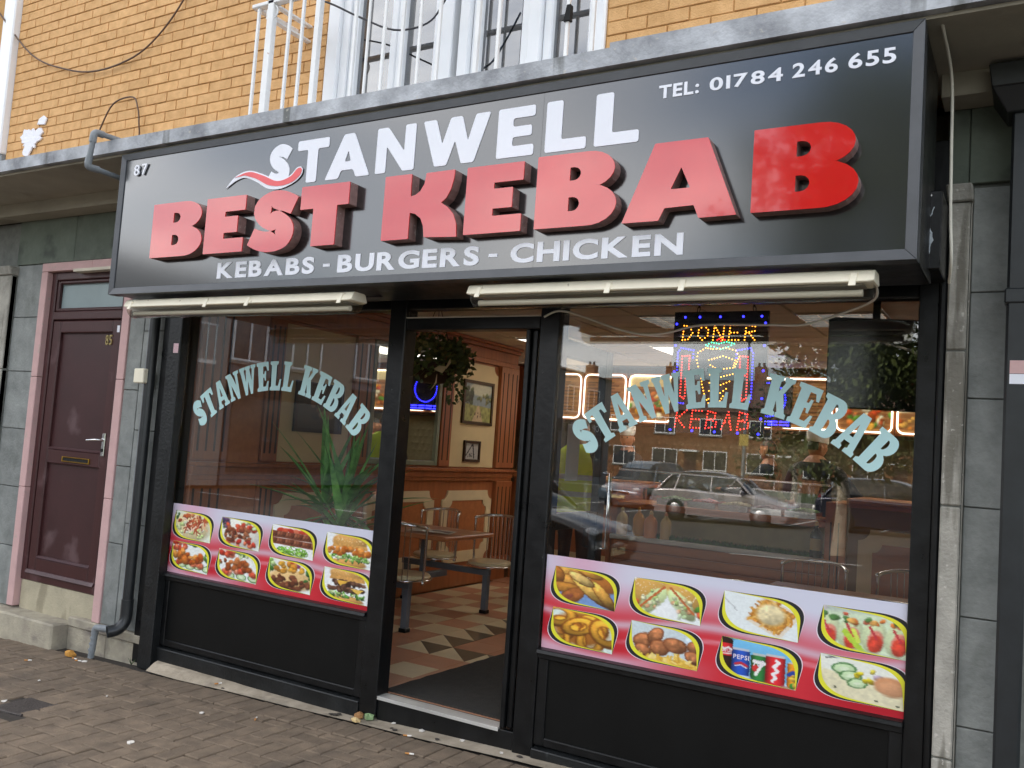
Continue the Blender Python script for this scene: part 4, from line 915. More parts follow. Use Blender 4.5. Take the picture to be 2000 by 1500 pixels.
def f_shish():
    p = Pic(seed=16, bg='f0f3f1'); p.blobs(9, .7, .82, .4, .1, .1, .15, TOM); p.blobs(12, 1.1, .82, .4, .1, .06, .11, LET); p.shreds(16, 1.2, .75, .3, .14, .12, .012, ['f4f0ea', 'e4ecd4'], 30, 150)
    for i in range(4): cuc(p, .3+i*.36, .2, .17, -8)
    p.blobs(7, .9, .3, .6, .08, .13, .17, ['e0785a', 'd65a3c', 'ea9a7c']); p.blobs(24, .85, .5, .55, .13, .08, .13, ['b4622e', 'a05022', 'c87a44', '8c421c']); p.blobs(5, .25, .62, .1, .15, .06, .1, LET); return p.grain()
def f_mixed():
    p = Pic(seed=17, bg='eef2ee'); p.ell(.9, .38, .75, .32, 'e8c488'); p.blobs(12, .3, .66, .15, .2, .06, .11, LET); p.blobs(8, 1.45, .5, .12, .2, .05, .1, ['3c7034', '2f5a2a']); p.blobs(6, 1.05, .84, .3, .08, .08, .13, TOM); p.ell(1.1, .76, .08, .06, '8a3a6a')
    p.blobs(15, .8, .68, .45, .12, .08, .13, ['e0a83c', 'd8983a', 'eec060', 'c88428']); p.blobs(40, .9, .3, .62, .16, .07, .12, ['6b3a24', '7c4830', '58301e', '8c5638']); return p.grain()
def f_dbl():
    p = Pic(seed=18, bg='f3f6f7'); bun(p, .88, .13, .5, .12, False); p.blobs(32, .88, .25, .52, .05, .05, .09, LET, flat=.5); bun(p, .88, .8, .48, .2); p.poly([(.36, .56), (1.42, .56), (1.42, .69), (.36, .69)], 'f3f6f7'); p.poly([(.42, .62), (1.36, .62), (1.34, .74), (.46, .74)], 'd8a25a', tex=.1)
    for y in (.56, .40): p.blobs(34, .88, y, .48, .045, .06, .1, ['5a3a2c', '6c4836', '483024', '7c5844'], flat=.7)
    p.poly([(.62, .60), (.95, .62), (.72, .48)], 'ecb84a'); p.poly([(.98, .45), (1.34, .45), (1.2, .32)], 'ecc258'); return p.grain()
def f_wedge():
    p = Pic(seed=21, bg='7a9cd0'); p.poly([(0, .45), (1.75, .75), (1.75, 1), (0, 1)], 'd4dce2'); p.ell(1.25, .68, .34, .26, 'a8602a', -25); p.ell(1.3, .66, .28, .2, 'b8702f', -25)
    for x, y, rx, ry, r, c in ((.55, .82, .35, .12, -10, 'e0a850'), (.95, .85, .3, .1, -20, 'd89840'), (.5, .62, .42, .13, 8, 'dca04a'), (.3, .72, .2, .14, -60, 'b87430'), (.42, .45, .36, .11, 4, 'c88838'), (.62, .27, .3, .15, 35, 'b06a34'), (.98, .45, .52, .12, -38, 'e6b85c'), (1.25, .38, .4, .11, -50, 'dca44a'), (.8, .68, .3, .1, -25, 'ecc878')):
        p.ell(x, y, rx*1.05, ry*1.15, '8a5222', r, sh=.2, soft=.1); p.ell(x, y, rx, ry, c, r, sh=.35, tex=.12, soft=.2)
    p.ell(.55, .24, .14, .06, '7a3a3c', 30, al=.6); return p.grain()
def f_bagel():
    p = Pic(seed=22, bg='eef4f4')
    for x, r in ((.5, 28), (1.25, -28)): p.ell(x, .66, .48, .3, 'd8a858', r, sh=.3, soft=.1)
    for _ in range(70):
        x = p.rs.choice([.5, 1.25])+p.rs.uniform(-.35, .35); p.ell(x, .72+p.rs.uniform(-.16, .18), .022, .012, 'f2e4c0', p.rs.uniform(0, 180), sh=0, soft=.5)
    for x, r in ((.62, 52), (1.14, -52)):
        p.ell(x, .45, .4, .17, 'c8d8a0', r, soft=.15); p.blobs(22, x, .45, .2, .22, .04, .08, ['cfd8ac', 'e0dcb4', 'a8c078', 'd8a87c']); p.line([(x-.22*(1 if r > 0 else -1), .3), (x+.2*(1 if r > 0 else -1), .78)], .022, 'c86a38')
    p.blobs(9, .2, .36, .12, .14, .06, .12, ['e0683c', 'e8905c']); p.blobs(7, 1.5, .34, .12, .12, .06, .1, ['e0683c', '7ab850', '5c9a3c']); p.blobs(10, .9, .18, .6, .06, .04, .08, ['b8dc90', 'd0e8b4']); p.ell(.88, .2, .26, .28, 'f4f8f8', sh=.05, soft=.3); return p.grain(.03)
def f_cheesefries():
    p = Pic(seed=23, bg='eaf1f1'); p.line([(.1, .95), (.5, .52)], .008, 'b0b4b4'); p.poly([(.62, .38), (1.2, .08), (1.52, .6), (.95, .92)], 'e8dcc8'); p.poly([(.68, .42), (1.18, .16), (1.45, .6), (.95, .86)], 'c88a3c', tex=.25)
    p.shreds(50, 1.07, .5, .34, .3, .1, .022, ['e0a84c', 'd09038', 'b87428', 'ecc070'], 0, 180); p.ell(1.04, .54, .27, .25, 'ecdcae', tex=.12, soft=.3); return p.grain(.03)
def f_salmon():
    p = Pic(seed=24, bg='b8c4b8'); p.ell(.15, .85, .2, .2, 'd8d0d4'); p.poly([(.08, .1), (.2, .8), (1.45, .88), (1.62, .1)], 'd8e8c8', soft=.1); p.poly([(1.45, .9), (1.75, .8), (1.75, .1), (1.62, .15)], '3a3030', soft=.04)
    for i in range(4):
        x = .34+i*.34; p.ell(x, .42, .2, .34, 'd0dcb0', -8, soft=.15); p.ell(x+.02, .34, .13, .24, 'e08a78', -8, soft=.2); p.ell(x+.02, .30, .11, .19, 'dc4c38', -8, tex=.15, soft=.2); p.line([(x-.06, .6), (x+.04, .4)], .02, 'c83a44'); p.blobs(5, x, .72, .12, .1, .05, .1, ['e8843c', '58884a', 'e06a4c', 'f0b460'])
    p.line([(.6, .45), (.85, .12)], .05, 'b8d848'); p.line([(.72, .5), (.8, .3)], .035, 'd8e860'); return p.grain()
def f_rings():
    p = Pic(seed=25, bg='dcebe4'); p.poly([(1.3, 1), (1.75, 1), (1.75, .42), (1.5, .5)], 'b8442c'); p.ell(.85, .5, .62, .42, 'b8742c', sh=.2)
    for x, y, rx, ry, r in ((.95, .8, .26, .12, 5), (1.1, .62, .22, .14, -30), (.45, .45, .2, .2, 60), (.75, .25, .16, .26, 10), (1.05, .3, .2, .28, -10), (.38, .75, .27, .19, 0), (.8, .55, .25, .14, 20), (1.35, .5, .25, .2, -35)):
        p.ring(x, y, rx*1.06, ry*1.06, .48, '9c5a1c', r); p.ring(x, y, rx, ry, .36, 'e4a438', r, sh=.35)
    p.poly([(0, .2), (.12, .62), (.6, 0), (.1, -.1)], 'e4f0ec', soft=.08); p.line([(.06, .32), (.28, .12)], .02, '3c3a30'); return p.grain()
def f_nuggets():
    p = Pic(seed=26, bg='cfdce0'); p.poly([(.2, 1), (1.75, .9), (1.75, 1.1), (.2, 1.1)], 'a09040'); p.poly([(0, 0), (.15, .9), (.3, .35), (.2, 0)], 'dfe8ee'); p.blobs(6, 1.5, .5, .15, .3, .1, .2, ['b8ccd4', 'c4d4e0'])
    p.shreds(70, .8, .16, .75, .13, .15, .028, ['f0cc60', 'e4b848', 'f4dc88', 'd8a438'], -30, 120)
    for x, y, rx, ry, r in ((.5, .52, .2, .16, 30), (.72, .66, .2, .13, 60), (.8, .42, .17, .18, 80), (1.08, .52, .16, .22, 80), (1.42, .55, .13, .13, 0), (1.42, .32, .18, .12, -30), (.5, .32, .16, .12, -20)):
        p.ell(x, y, rx*1.06, ry*1.06, '7c4224', r, sh=.2, soft=.12); p.ell(x, y, rx, ry, 'c07c50', r, sh=.5, tex=.2, soft=.25)
    p.shreds(30, .85, .12, .6, .08, .13, .026, ['f0cc60', 'f4dc88', 'e4b848'], 30, 150); return p.grain()
def f_cans():
    p = Pic(seed=27, bg='6fb4dc'); p.a *= (1.12-.25*(1-p.V))[..., None]; p.poly([(0, 0), (1.75, 0), (1.75, .1), (0, .16)], 'c8dcec', soft=.05)
    def can(x0, x1, z0, z1, c, top=None):
        k = np.clip(1-((p.U-(x0+x1)/2)/((x1-x0)/2))**2, 0, 1); m = ((p.U > x0) & (p.U < x1) & (p.V > z0) & (p.V < z1)).astype(float)
        p.mixin(m, hx(c)*(.55+.6*k)[..., None])
        if top: p.mixin(((p.U > x0+.02) & (p.U < x1-.02) & (p.V >= z1) & (p.V < z1+.05)).astype(float), np.ones_like(p.a)*hx(top))
    can(0.0, .38, .12, 1, '2c1c16'); can(0, .38, .52, .84, 'c8242c'); p.line([(.04, .70), (.12, .75), (.2, .68), (.28, .74), (.36, .69)], .022, 'f4eeee'); p.line([(.0, .56), (.38, .60)], .014, 'f0e0e0')
    can(.36, .72, .1, .72, '2450b0', 'c0c8d4'); p.line([(.44, .38), (.54, .42), (.66, .36)], .03, 'c8303c'); p.line([(.44, .33), (.54, .37), (.66, .31)], .012, 'f0f0f4')
    can(.74, 1.04, .06, .66, '2f7a3c', 'c0c8c4'); p.ell(.84, .34, .09, .12, 'd03434', 20); p.line([(.84, .2), (.95, .46)], .03, 'f0f4ec'); p.line([(.80, .5), (1.0, .48)], .03, 'f0f4ec')
    can(1.02, 1.4, .02, .7, 'd02830', 'c8c8cc'); p.line([(1.16, .12), (1.22, .2), (1.15, .28), (1.26, .36), (1.18, .46), (1.28, .56), (1.22, .62)], .032, 'f6f0f0')
    can(1.42, 1.75, .02, .6, 'f09a28', 'd0c8b8'); p.blobs(8, 1.6, .25, .12, .2, .05, .1, ['f8c850', 'e87c20', '3c9a40']); p.line([(1.46, .34), (1.54, .42), (1.62, .36), (1.72, .46)], .035, '2848a0'); return p.grain(.02)
def f_box():
    p = Pic(seed=28, bg='dfe6e0'); p.poly([(.05, .1), (.12, .85), (1.6, .95), (1.72, .05)], 'eef0e4', soft=.06); p.poly([(.25, .1), (.3, .62), (1.5, .45), (1.6, .06)], 'e6dfbc', soft=.04, tex=.05)
    p.line([(.35, .84), (.5, .88)], .012, '404440')
    for i in range(3): cuc(p, .62+i*.1, .68-i*.12, .2-.02*i, 8)
    p.blobs(6, .95, .6, .25, .12, .05, .1, ['d8c428', 'e4d450', 'b8a8bc']); p.ell(.2, .55, .1, .16, 'dcd468', 10); p.ell(1.3, .48, .28, .2, 'd09468', -8, sh=.2); p.ell(1.3, .45, .22, .15, 'dca47c', -8, sh=.15, al=.7)
    for x, y in ((1.1, .18), (1.4, .14), (.5, .3)): p.ell(x, y, .03, .025, '5c6048', sh=0)
    return p.grain(.03)

M_print = printed('poster_print', .35)
def sheet(name, arr, P, m, parent):
    """arr[row, col] sRGB; P(s, t) places column fraction s, row fraction t"""
    h, w, _ = arr.shape; vs = []; fs = []
    for j in range(h):
        for i in range(w): vs.append(P(i/(w-1), j/(h-1)))
    for j in range(h-1):
        for i in range(w-1): fs.append((j*w+i, j*w+i+1, (j+1)*w+i+1, (j+1)*w+i))
    o = obj(name, MB().add(vs, fs), m, parent); me = o.data
    a = arr.reshape(-1, 3); l_ = np.where(a <= .04045, a/12.92, ((a+.055)/1.055)**2.4)
    c = np.concatenate([l_, np.ones((len(l_), 1))], 1).astype(np.float32).ravel()
    at = me.color_attributes.new('Col', 'FLOAT_COLOR', 'POINT'); at.data.foreach_set('color', c); return o
def leafshape(k):
    """tile outline in the unit box: sharp at top left and bottom right, rounded at the other two corners; k = how far those are drawn in"""
    TL, BR = (.085, 1), (.915, 0); bl = (-.015+.135*k, .0+.10*k); tr = (1.015-.135*k, 1-.10*k); pts = [TL]
    def corner(p, a, b, r, q):
        A = (p[0]+(a[0]-p[0])*r, p[1]+(a[1]-p[1])*r); B = (p[0]+(b[0]-p[0])*q, p[1]+(b[1]-p[1])*q)
        return [(A[0]*(1-t)**2+2*p[0]*t*(1-t)+B[0]*t*t, A[1]*(1-t)**2+2*p[1]*t*(1-t)+B[1]*t*t) for t in [i/12 for i in range(13)]]
    pts += corner(bl, TL, BR, .52, .42); pts.append(BR); pts += corner(tr, BR, TL, .52, .42); return pts
def rowspan(poly, v):
    xs = []
    for i in range(len(poly)):
        a, b = poly[i], poly[(i+1) % len(poly)]
        if (a[1]-v)*(b[1]-v) <= 0 and a[1] != b[1]: xs.append(a[0]+(b[0]-a[0])*(v-a[1])/(b[1]-a[1]))
    return (min(xs), max(xs)) if xs else (0, 0)
M_tblk = mat('print_black', lin('26272b'), .35, .05, 9); M_tyel = mat('print_yellow', lin('e6e23a'), .35, .05, 9); M_tline = mat('print_white', lin('e8dde6'), .35, .03, 9)
SH0, SHl, SH1, SH2 = leafshape(0), leafshape(-.12), leafshape(.5), leafshape(1)
def poster(x0, x1, z0, z1, pics, cols_, label):
    y = .0113
    t = thing('food_poster', ((x0+x1)/2, y, z0), label, 'poster', 'food posters on the window glass')
    h, w = 46, 170; V, U = np.meshgrid(np.linspace(0, 1, h), np.linspace(0, 1, w), indexing='ij')
    wave = .06*np.sin(U*9)+.05*U; s_ = V+wave-.03
    pale, red, deep, pk = hx('d5d6e6'), hx('d2303c'), hx('b81c2c'), hx('e08aa6')
    a = np.ones((h, w, 3))*pale
    f = np.clip((.86-s_)/.40, 0, 1)[..., None]; a = a*(1-f)+(pk*(1-f)+red*f)*f
    band = np.exp(-((s_-.44-.12*(U-.5))/.05)**2)[..., None]; a = a*(1-.75*band)+pale*.75*band
    b2 = np.exp(-((s_-.30-.25*(U-.5))/.02)**2)[..., None]; a = a*(1-.6*b2)+hx('f0c4d0')*.6*b2
    b3 = np.clip((.16-np.abs(s_-.24+.1*U))/.1, 0, 1)[..., None]*np.clip(np.sin(U*7+1)*1.2, 0, 1)[..., None]; a = a*(1-b3)+deep*b3
    fl_ = np.clip((.14-s_)/.1, 0, 1)[..., None]*np.clip((.55-U)/.3, 0, 1)[..., None]; a = a*(1-.8*fl_)+hx('d8c4d8')*.8*fl_
    fl2 = np.clip((s_-.5)/.3, 0, 1)[..., None]*np.exp(-((U-.12)/.1)**2)[..., None]; a = a*(1-.5*fl2)+pk*.5*fl2
    sheet('backing', np.clip(a, 0, 1), lambda s, v: (x0+(x1-x0)*s, y, z0+(z1-z0)*v), M_print, t)
    W, H = x1-x0, z1-z0; tw, th = cols_[1]
    for r in range(2):
        for c in range(4):
            tx = x0+cols_[0][r][c]*W; tz = z0+(.505 if r == 0 else .065)*H; ww = min(tw*W, x1-.002-tx); hh = th*H
            def Q(p, d): return (min(tx+p[0]*tw*W, x1-.001), y-d, tz+p[1]*hh)
            lo = MB(); lo.extr([[(p[0]*1.0, p[1]*1.0) for p in SHl]], lambda u, v, w_: Q((u, v), .0004), 0, sides=False)
            po = obj('picture', lo, M_tline, t)
            bk_ = MB(); bk_.extr([SH0], lambda u, v, w_: Q((u, v), .0007), 0, sides=False); obj('border_black', bk_, M_tblk, po)
            ye = MB(); ye.extr([SH1], lambda u, v, w_: Q((u, v), .0010), 0, sides=False); obj('border_yellow', ye, M_tyel, po)
            pc = pics[r*4+c](); hh_, ww_ = pc.h, pc.w; n = 66
            arr = np.empty((hh_, n, 3)); sp_ = []
            for j in range(hh_):
                v = j/(hh_-1); l, q = rowspan(SH2, min(max(v, 1e-4), 1-1e-4)); sp_.append((l, q))
                zm = 1.0 if pics[r*4+c] is f_cans else .84; uu = np.clip(((.5+(l-.5+(q-l)*np.linspace(0, 1, n))*zm)*pc.w).astype(int), 0, pc.w-1); arr[j] = pc.a[int((.5+(v-.5)*zm)*(hh_-1)), uu]
            def PP(s, v):
                l, q = sp_[int(round(v*(hh_-1)))]; return Q((l+(q-l)*s, v), .0013)
            sheet('food_photo', arr, PP, M_print, po)
    return t
poster(-4.965, -3.243, .577, 1.035, [f_wrap, f_doner, f_kofte, f_chburger, f_tikka, f_shish, f_mixed, f_dbl], ([[.0, .258, .52, .78], [.0, .258, .52, .78]], (.245, .40)), 'food poster of kebabs and burgers across the bottom of the left window')
poster(-2.112, -.431, .578, 1.04, [f_wedge, f_bagel, f_cheesefries, f_salmon, f_rings, f_nuggets, f_cans, f_box], ([[.012, .266, .526, .783], [.012, .264, .526, .781]], (.238, .385)), 'food poster of chips, onion rings and cans at the bottom of the right window')
# names on the cans
tx0 = -2.112+.526*1.681; tw_ = .238*1.681; tzc = .578+.065*.462; thc = .385*.462
PQ = lambda u, v, w: (u, .0113-.0018+w*.05, v)
def canword(t_, u0, u1, v0, v1): word(t_, tx0+u0/1.75*tw_, tx0+u1/1.75*tw_, tzc+v0*thc, tzc+v1*thc, 0, M_tline, [o for o in bpy.data.objects if o.name.startswith('food_poster')][-1], off=.02, P=PQ, name='can_lettering')
canword('PEPSI', .39, .70, .50, .61); canword('Coca-Cola', .15, .35, .62, .74); canword('7up', .78, 1.0, .40, .56)
# ================================================================ inside the takeaway
M_wood = mat('reddish_wood', lin('a3633c'), .35, .18, 3, stretch=(6, 6, .5), bump=.03, bscale=60)
M_wood2 = mat('orange_wood', lin('b27147'), .3, .16, 3, stretch=(.6, 6, 6))
M_wdark = mat('wood_groove', lin('3a2412'), .6, .2, 8)
M_crm = mat('cream_panel', lin('dcc8a0'), .5, .06, 6)
M_crm2 = mat('cream_wall', lin('d8c294'), .6, .07, 3)
M_ceil = mat('ceiling_tile', lin('d6cdbb'), .9, .06, 9, bump=.15, bscale=160)
M_cgrid = mat('brown_ceiling_grid', lin('6a4c2c'), .5, .2, 9)
M_tile = mat('terracotta_tile', lin('bd8a6c'), .3, .09, 6, rnd=.08, bump=.04, bscale=40)
M_tilec = mat('cream_tile', lin('dccca8'), .3, .07, 6, rnd=.05, bump=.04, bscale=40)
M_tiled = mat('grey_tile', lin('6a604c'), .3, .1, 6)
M_mat = mat('black_doormat', lin('35332f'), .95, .2, 20, bump=.8, bscale=200, spots=[(lin('8d8880'), 55, .76, .6, (1, 1, 1))])
M_seat = mat('cream_seat', lin('d8c69c'), .3, .06, 5)
M_beam = mat('grey_powder_coat', lin('666c74'), .4, .1, 10)
M_quilt = mat('quilted_steel', lin('76735c'), .45, .12, 20, metal=.3)
FL = .13
floor = obj('floor', MB().box(-6.6, -.2, .12, 6.4, .0, .116), M_tiled, kind='structure')
me_c = {}
def tile(x0, x1, y0, y1, m, pts=None):
    mb = MB(); p = pts or [(x0, y0), (x1, y0), (x1, y1), (x0, y1)]
    c = (sum(q[0] for q in p)/len(p), sum(q[1] for q in p)/len(p))
    i = [(c[0]+(q[0]-c[0])*.985, c[1]+(q[1]-c[1])*.985) for q in p]; n = len(p)
    mb.add([(q[0], q[1], .13) for q in i]+[(q[0], q[1], .117) for q in i], [tuple(range(n))]+[(k, n+k, n+(k+1) % n, (k+1) % n) for k in range(n)])
    obj('floor_tile', mb, m, floor)
T = .285
for i in range(-5, 5):
    for j in range(-2, 13):
        x0 = -3.50+i*T; y0 = .46+j*T; x1, y1 = x0+T, y0+T
        if x0 < -5.02 or y0 < .12-T: continue
        y0 = max(y0, .122)
        inrow = (i == -1 and j >= 2) or (j == 2 and i >= -1)
        if inrow:
            corner = (i == -1 and j == 2)
            if i == -1 and not corner:
                tile(0, 0, 0, 0, M_tilec, [(x0, y0), (x1, y0), (x0, y1)][0:3]); tile(0, 0, 0, 0, M_tiled, [(x1, y0), (x1, y1), (x0, y1)])
            else:
                tile(0, 0, 0, 0, M_tilec, [(x0, y0), (x1, y0), (x0, y1)]); tile(0, 0, 0, 0, M_tiled, [(x1, y0), (x1, y1), (x0, y1)])
        else:
            cream = (i <= -3 and j >= 3 and (i+j) % 2 == 0) or (i <= -2 and j >= 4 and (i+j) % 2 == 0) or (i == 0 and j == 0) or (i == -2 and j == 0)
            tile(x0, x1, y0, y1, M_tilec if cream else M_tile)
rest_t = MB().box(-2.07, -.25, .122, 4.2, .117, .129).box(-5, -.25, 4.2, 6.3, .117, .129)
obj('floor_field', rest_t, M_tile, floor, kind='stuff')
dm = MB(); pts = [(-3.16, .125), (-2.2, .125), (-2.2, 2.0), (-3.10, 2.0)]
edge = [(-3.16+.05*t+.006*rb.uniform(-1, 1), .13+1.87*t) for t in [k/24 for k in range(25)]]
poly_ = edge[::-1]+[(-2.2, .13), (-2.2, 2.0)][0:1]+[(-2.2, 2.0)]
dm.extr([[(p[0], p[1]) for p in [(-2.2, .13), (-2.2, 2.0)]+edge[::-1]]], lambda u, v, w: (u, v, .142-w), .011)
tag(obj('door_mat', dm, M_mat, fixn=True), 'large charcoal mat lying inside the shop doorway', 'mat')

# ceiling with tiles in a grid
ceil = obj('ceiling', MB().box(-6.6, -.2, .12, 6.4, 2.675, 2.72), M_cgrid, kind='structure')
ME_ct = bare('ceiling_tile', MB().box(-.287, .287, -.287, .287, 0, .022), M_ceil)
M_dim = emit('added_glow_panel', (1, .97, .9), .09)  # faint glow added to the louvre trays to lift the interior
lights_at = [(-2.4, 2.65), (-1.2, 2.65), (-2.4, 5.05), (-4.2, 3.85), (-.6, 4.45), (-3.0, 5.05), (-3.0, 4.45)]
M_fill = emit('added_fill_panel', (1, .93, .82), 4)  # fill light: panels added out of sight to brighten the counter
M_lit = emit('lit_light_panel', (1, .93, .82), 1.8)
for i in range(-11, 0):
    for j in range(0, 11):
        x = -.6+i*.6+.0; y = .25+j*.6
        x = round(x, 2); y = round(y, 2)
        if x < -6.3 or y > 6.2: continue
        if (x, y) in lights_at: continue
        put('ceiling_tile', ME_ct, (x, y, 2.655), ceil, rot=(rb.uniform(-.004, .004), rb.uniform(-.004, .004), 0))
for (x, y) in lights_at:
    lt = thing('ceiling_light', (x, y, 2.64), {(-2.4, 2.65): 'louvred ceiling panel light partly hidden by the LED sign', (-1.2, 2.65): 'louvred ceiling panel light above the dark screen at right', (-2.4, 5.05): 'small looking ceiling panel light above the counter', (-4.2, 3.85): 'lit ceiling panel light glimpsed through the open doorway', (-.6, 4.45): 'added fill light panel in the ceiling, hidden behind the dark hanging screen', (-3.0, 5.05): 'farther added fill light panel in the ceiling, hidden behind the LED sign', (-3.0, 4.45): 'nearer added fill light panel in the ceiling, hidden behind the LED sign'}[(x, y)], 'ceiling light', 'louvred lights in the tiled ceiling')
    obj('tray', MB().box(x-.285, x+.285, y-.285, y+.285, 2.672, 2.677), M_fill if (x, y) in lights_at[4:] else M_lit if (x, y) == (-4.2, 3.85) else M_dim, lt)
    lo = MB()
    for k in range(7): lo.box(x-.285, x+.285, y-.285+k*.095-.004, y-.285+k*.095+.004, 2.642, 2.67)
    for k in range(5): lo.box(x-.285+k*.1425-.003, x-.285+k*.1425+.003, y-.284, y+.284, 2.6421, 2.6699)
    obj('louvre', lo, M_chrome, lt, kind='stuff')

# shell of the room
room = thing('shop_interior', (-3, 3, .13), 'warm wood and cream lined interior of the takeaway', 'interior')
obj('back_wall', MB().box(-6.6, -.2, 6.35, 6.45, .1, 2.72), M_wood, room)
obj('splashback', MB().box(-6.4, -.26, 6.33, 6.349, 1.1, 1.93), M_quilt, room)
qm = MB()
for i in range(60):
    for j in range(8):
        x = -6.1+i*.1+(.05 if j % 2 else 0); z = 1.13+j*.1
        if x < -.35: qm.add([(x-.048, 6.329, z), (x, 6.329, z-.048), (x+.048, 6.329, z), (x, 6.329, z+.048), (x, 6.325, z)], [(0, 1, 4), (1, 2, 4), (2, 3, 4), (3, 0, 4)])
obj('quilting', qm, M_quilt, room, kind='stuff')
obj('right_wall', MB().box(-.25, -.15, .1, 6.4, .1, 2.72), M_crm2, room)
obj('side_wall', MB().box(-6.7, -6.6, 4.5, 6.4, .1, 2.72).box(-6.7, -5.04, 4.47, 4.55, .1, 2.72), M_wood, room)
obj('front_upstand', MB().box(-5.0, -.25, .12, .16, 2.50, 2.70), M_wood, room)
obj('inner_panel', MB().box(-4.93, -3.23, .09, .11, .12, .57).box(-2.12, -.43, .09, .11, .12, .57), M_wood, room)

WX = -5.0
lw_ = thing('panelled_wall', (-5, 2.3, .13), 'left hand interior wall of fluted reddish wood with cream scalloped panels', 'wall')
PX = lambda x: (lambda u, v, w: (x-w, u, v))
obj('wall_base', MB().box(-5.12, -5.0, .1, 4.47, .1, 2.70), M_wood, lw_)
def wbox(n, y0, y1, z0, z1, d, m, b=.004): return obj(n, MB().box(WX, WX+d, y0, y1, z0, z1), m, lw_, bev=b)
def fluted(y0, y1, z0, z1, d, nf, m=M_wood):
    p = wbox('pilaster', y0, y1, z0, z1, d, m)
    for k in range(nf):
        y = y0+(y1-y0)*(k+.5)/nf
        obj('flute', MB().box(WX+d-.001, WX+d+.0015, y-.009, y+.009, z0+.06, z1-.06), M_wdark, p)
fluted(.13, .42, 1.33, 2.42, .03, 4); fluted(.76, .92, 1.33, 2.42, .03, 3); fluted(1.75, 1.97, 1.33, 2.42, .03, 2); fluted(3.06, 3.24, 1.33, 2.42, .03, 2); fluted(4.09, 4.46, 1.33, 2.42, .05, 4)
fluted(.13, .42, .33, 1.19, .03, 4); fluted(.76, .92, .33, 1.19, .03, 3); fluted(4.13, 4.46, .33, 1.19, .05, 4)
wbox('plain_panel', .43, .75, .33, 2.42, .012, M_wood2)
wbox('cream_panel', .93, 1.74, 1.33, 2.40, .006, M_crm2)
def scoop(y0, y1, z0, z1, r, lower=True):
    o = []
    for (cx_, cz_, a0) in ((y0, z0, 90), (y1, z0, 180), (y1, z1, 270), (y0, z1, 360)):
        if not lower and cz_ == z0: o.append((cx_, cz_)); continue
        o += arc(cx_, cz_, r, a0, a0-90, 6)
    return o
obj('cream_panel', MB().extr([scoop(3.25, 4.08, 1.33, 2.40, .09, False)], PX(WX+.012), .012), M_crm2, lw_)
for (a, b) in ((.96, 1.86), (2.02, 3.05), (3.19, 4.10)):
    obj('cream_border', MB().extr([scoop(a, b, .37, 1.09, .09), scoop(a+.1, b-.1, .48, .99, .07)], PX(WX+.018), .018), M_crm, lw_)
    obj('inner_panel', MB().extr([scoop(a+.1, b-.1, .48, .99, .07)], PX(WX+.008), .008), M_wood2, lw_)
for z0, z1, d in ((1.19, 1.225, .03), (1.226, 1.285, .045), (1.286, 1.315, .075)): wbox('dado_rail', .13, 4.47, z0, z1, d, M_wood)
for z0, z1, d in ((2.42, 2.47, .04), (2.471, 2.58, .02), (2.581, 2.62, .05), (2.621, 2.652, .08)): wbox('crown_moulding', .13, 4.47, z0, z1, d, M_wood)
wbox('skirting', .13, 4.47, .13, .325, .025, M_wood)
# pictures and the mirror
def frame_pic(y0, y1, z0, z1, m, label, arr, w=.03):
    t = thing('picture', (WX+.02, (y0+y1)/2, z0), label, 'picture')
    mb = MB()
    for a in (MB().box(WX+.013, WX+.035, y0, y0+w, z0, z1), MB().box(WX+.013, WX+.035, y1-w, y1, z0, z1), MB().box(WX+.013, WX+.0345, y0+w, y1-w, z0, z0+w), MB().box(WX+.013, WX+.0345, y0+w, y1-w, z1-w, z1)):
        mb.add(a.v, a.f)
    obj('frame', mb, m, t)
    sheet('canvas', arr, lambda s, v: (WX+.02, y0+w+(y1-y0-2*w)*s, z0+w+(z1-z0-2*w)*v), M_print, t)
pa = Pic(1.25, 40, '8a9aa0', 41); pa.ell(.75, .85, .6, .2, 'c8c8b0', sh=0); pa.blobs(30, .2, .65, .2, .25, .06, .12, ['4a5a3c', '5c6a44', '3c4a34']); pa.blobs(14, .9, .6, .3, .12, .05, .09, ['6a7a4a', '8a8a54', '5a6a48']); pa.poly([(0, 0), (0, .45), (1.25, .4), (1.25, 0)], '9a9a58', tex=.2); pa.poly([(.4, 0), (.9, 0), (.7, .42), (.62, .42)], 'c8b088'); pa.blobs(6, .55, .2, .25, .1, .03, .05, ['5a4034', '8a6a54']); pa.grain()
frame_pic(3.41, 3.98, 1.77, 2.22, mat('dark_gilt', lin('4a3820'), .4, .2, 20, metal=.3), 'framed landscape painting on the cream panel near the counter', pa.a)
pb = Pic(1.3, 32, 'b8b4ae', 42); pb.line([(.1, .2), (.7, .9)], .04, '4a4846'); pb.line([(.9, .1), (.75, .9)], .05, '383634'); pb.blobs(10, .6, .3, .4, .2, .05, .1, ['5a5856', '8a8886', '2c2a28']); pb.grain()
frame_pic(3.49, 3.79, 1.385, 1.60, M_wdark, 'small dark framed black and white picture below the landscape painting', pb.a, .025)
pc_ = Pic(1.35, 36, '3c2c20', 43); pc_.blobs(12, .6, .5, .4, .3, .08, .16, ['4a3424', '6a4428', '2c201a']); pc_.ell(.95, .35, .3, .12, '9a7a58'); pc_.ell(.5, .6, .1, .12, '8a6248'); pc_.grain()
frame_pic(1.07, 1.62, 1.57, 1.97, M_wdark, 'dark framed picture on the cream panel behind the yucca', pc_.a, .03)
mi = thing('wall_mirror', (WX+.03, 2.5, 1.35), 'wall mirror with a pale green frame showing the customer and cook', 'mirror')
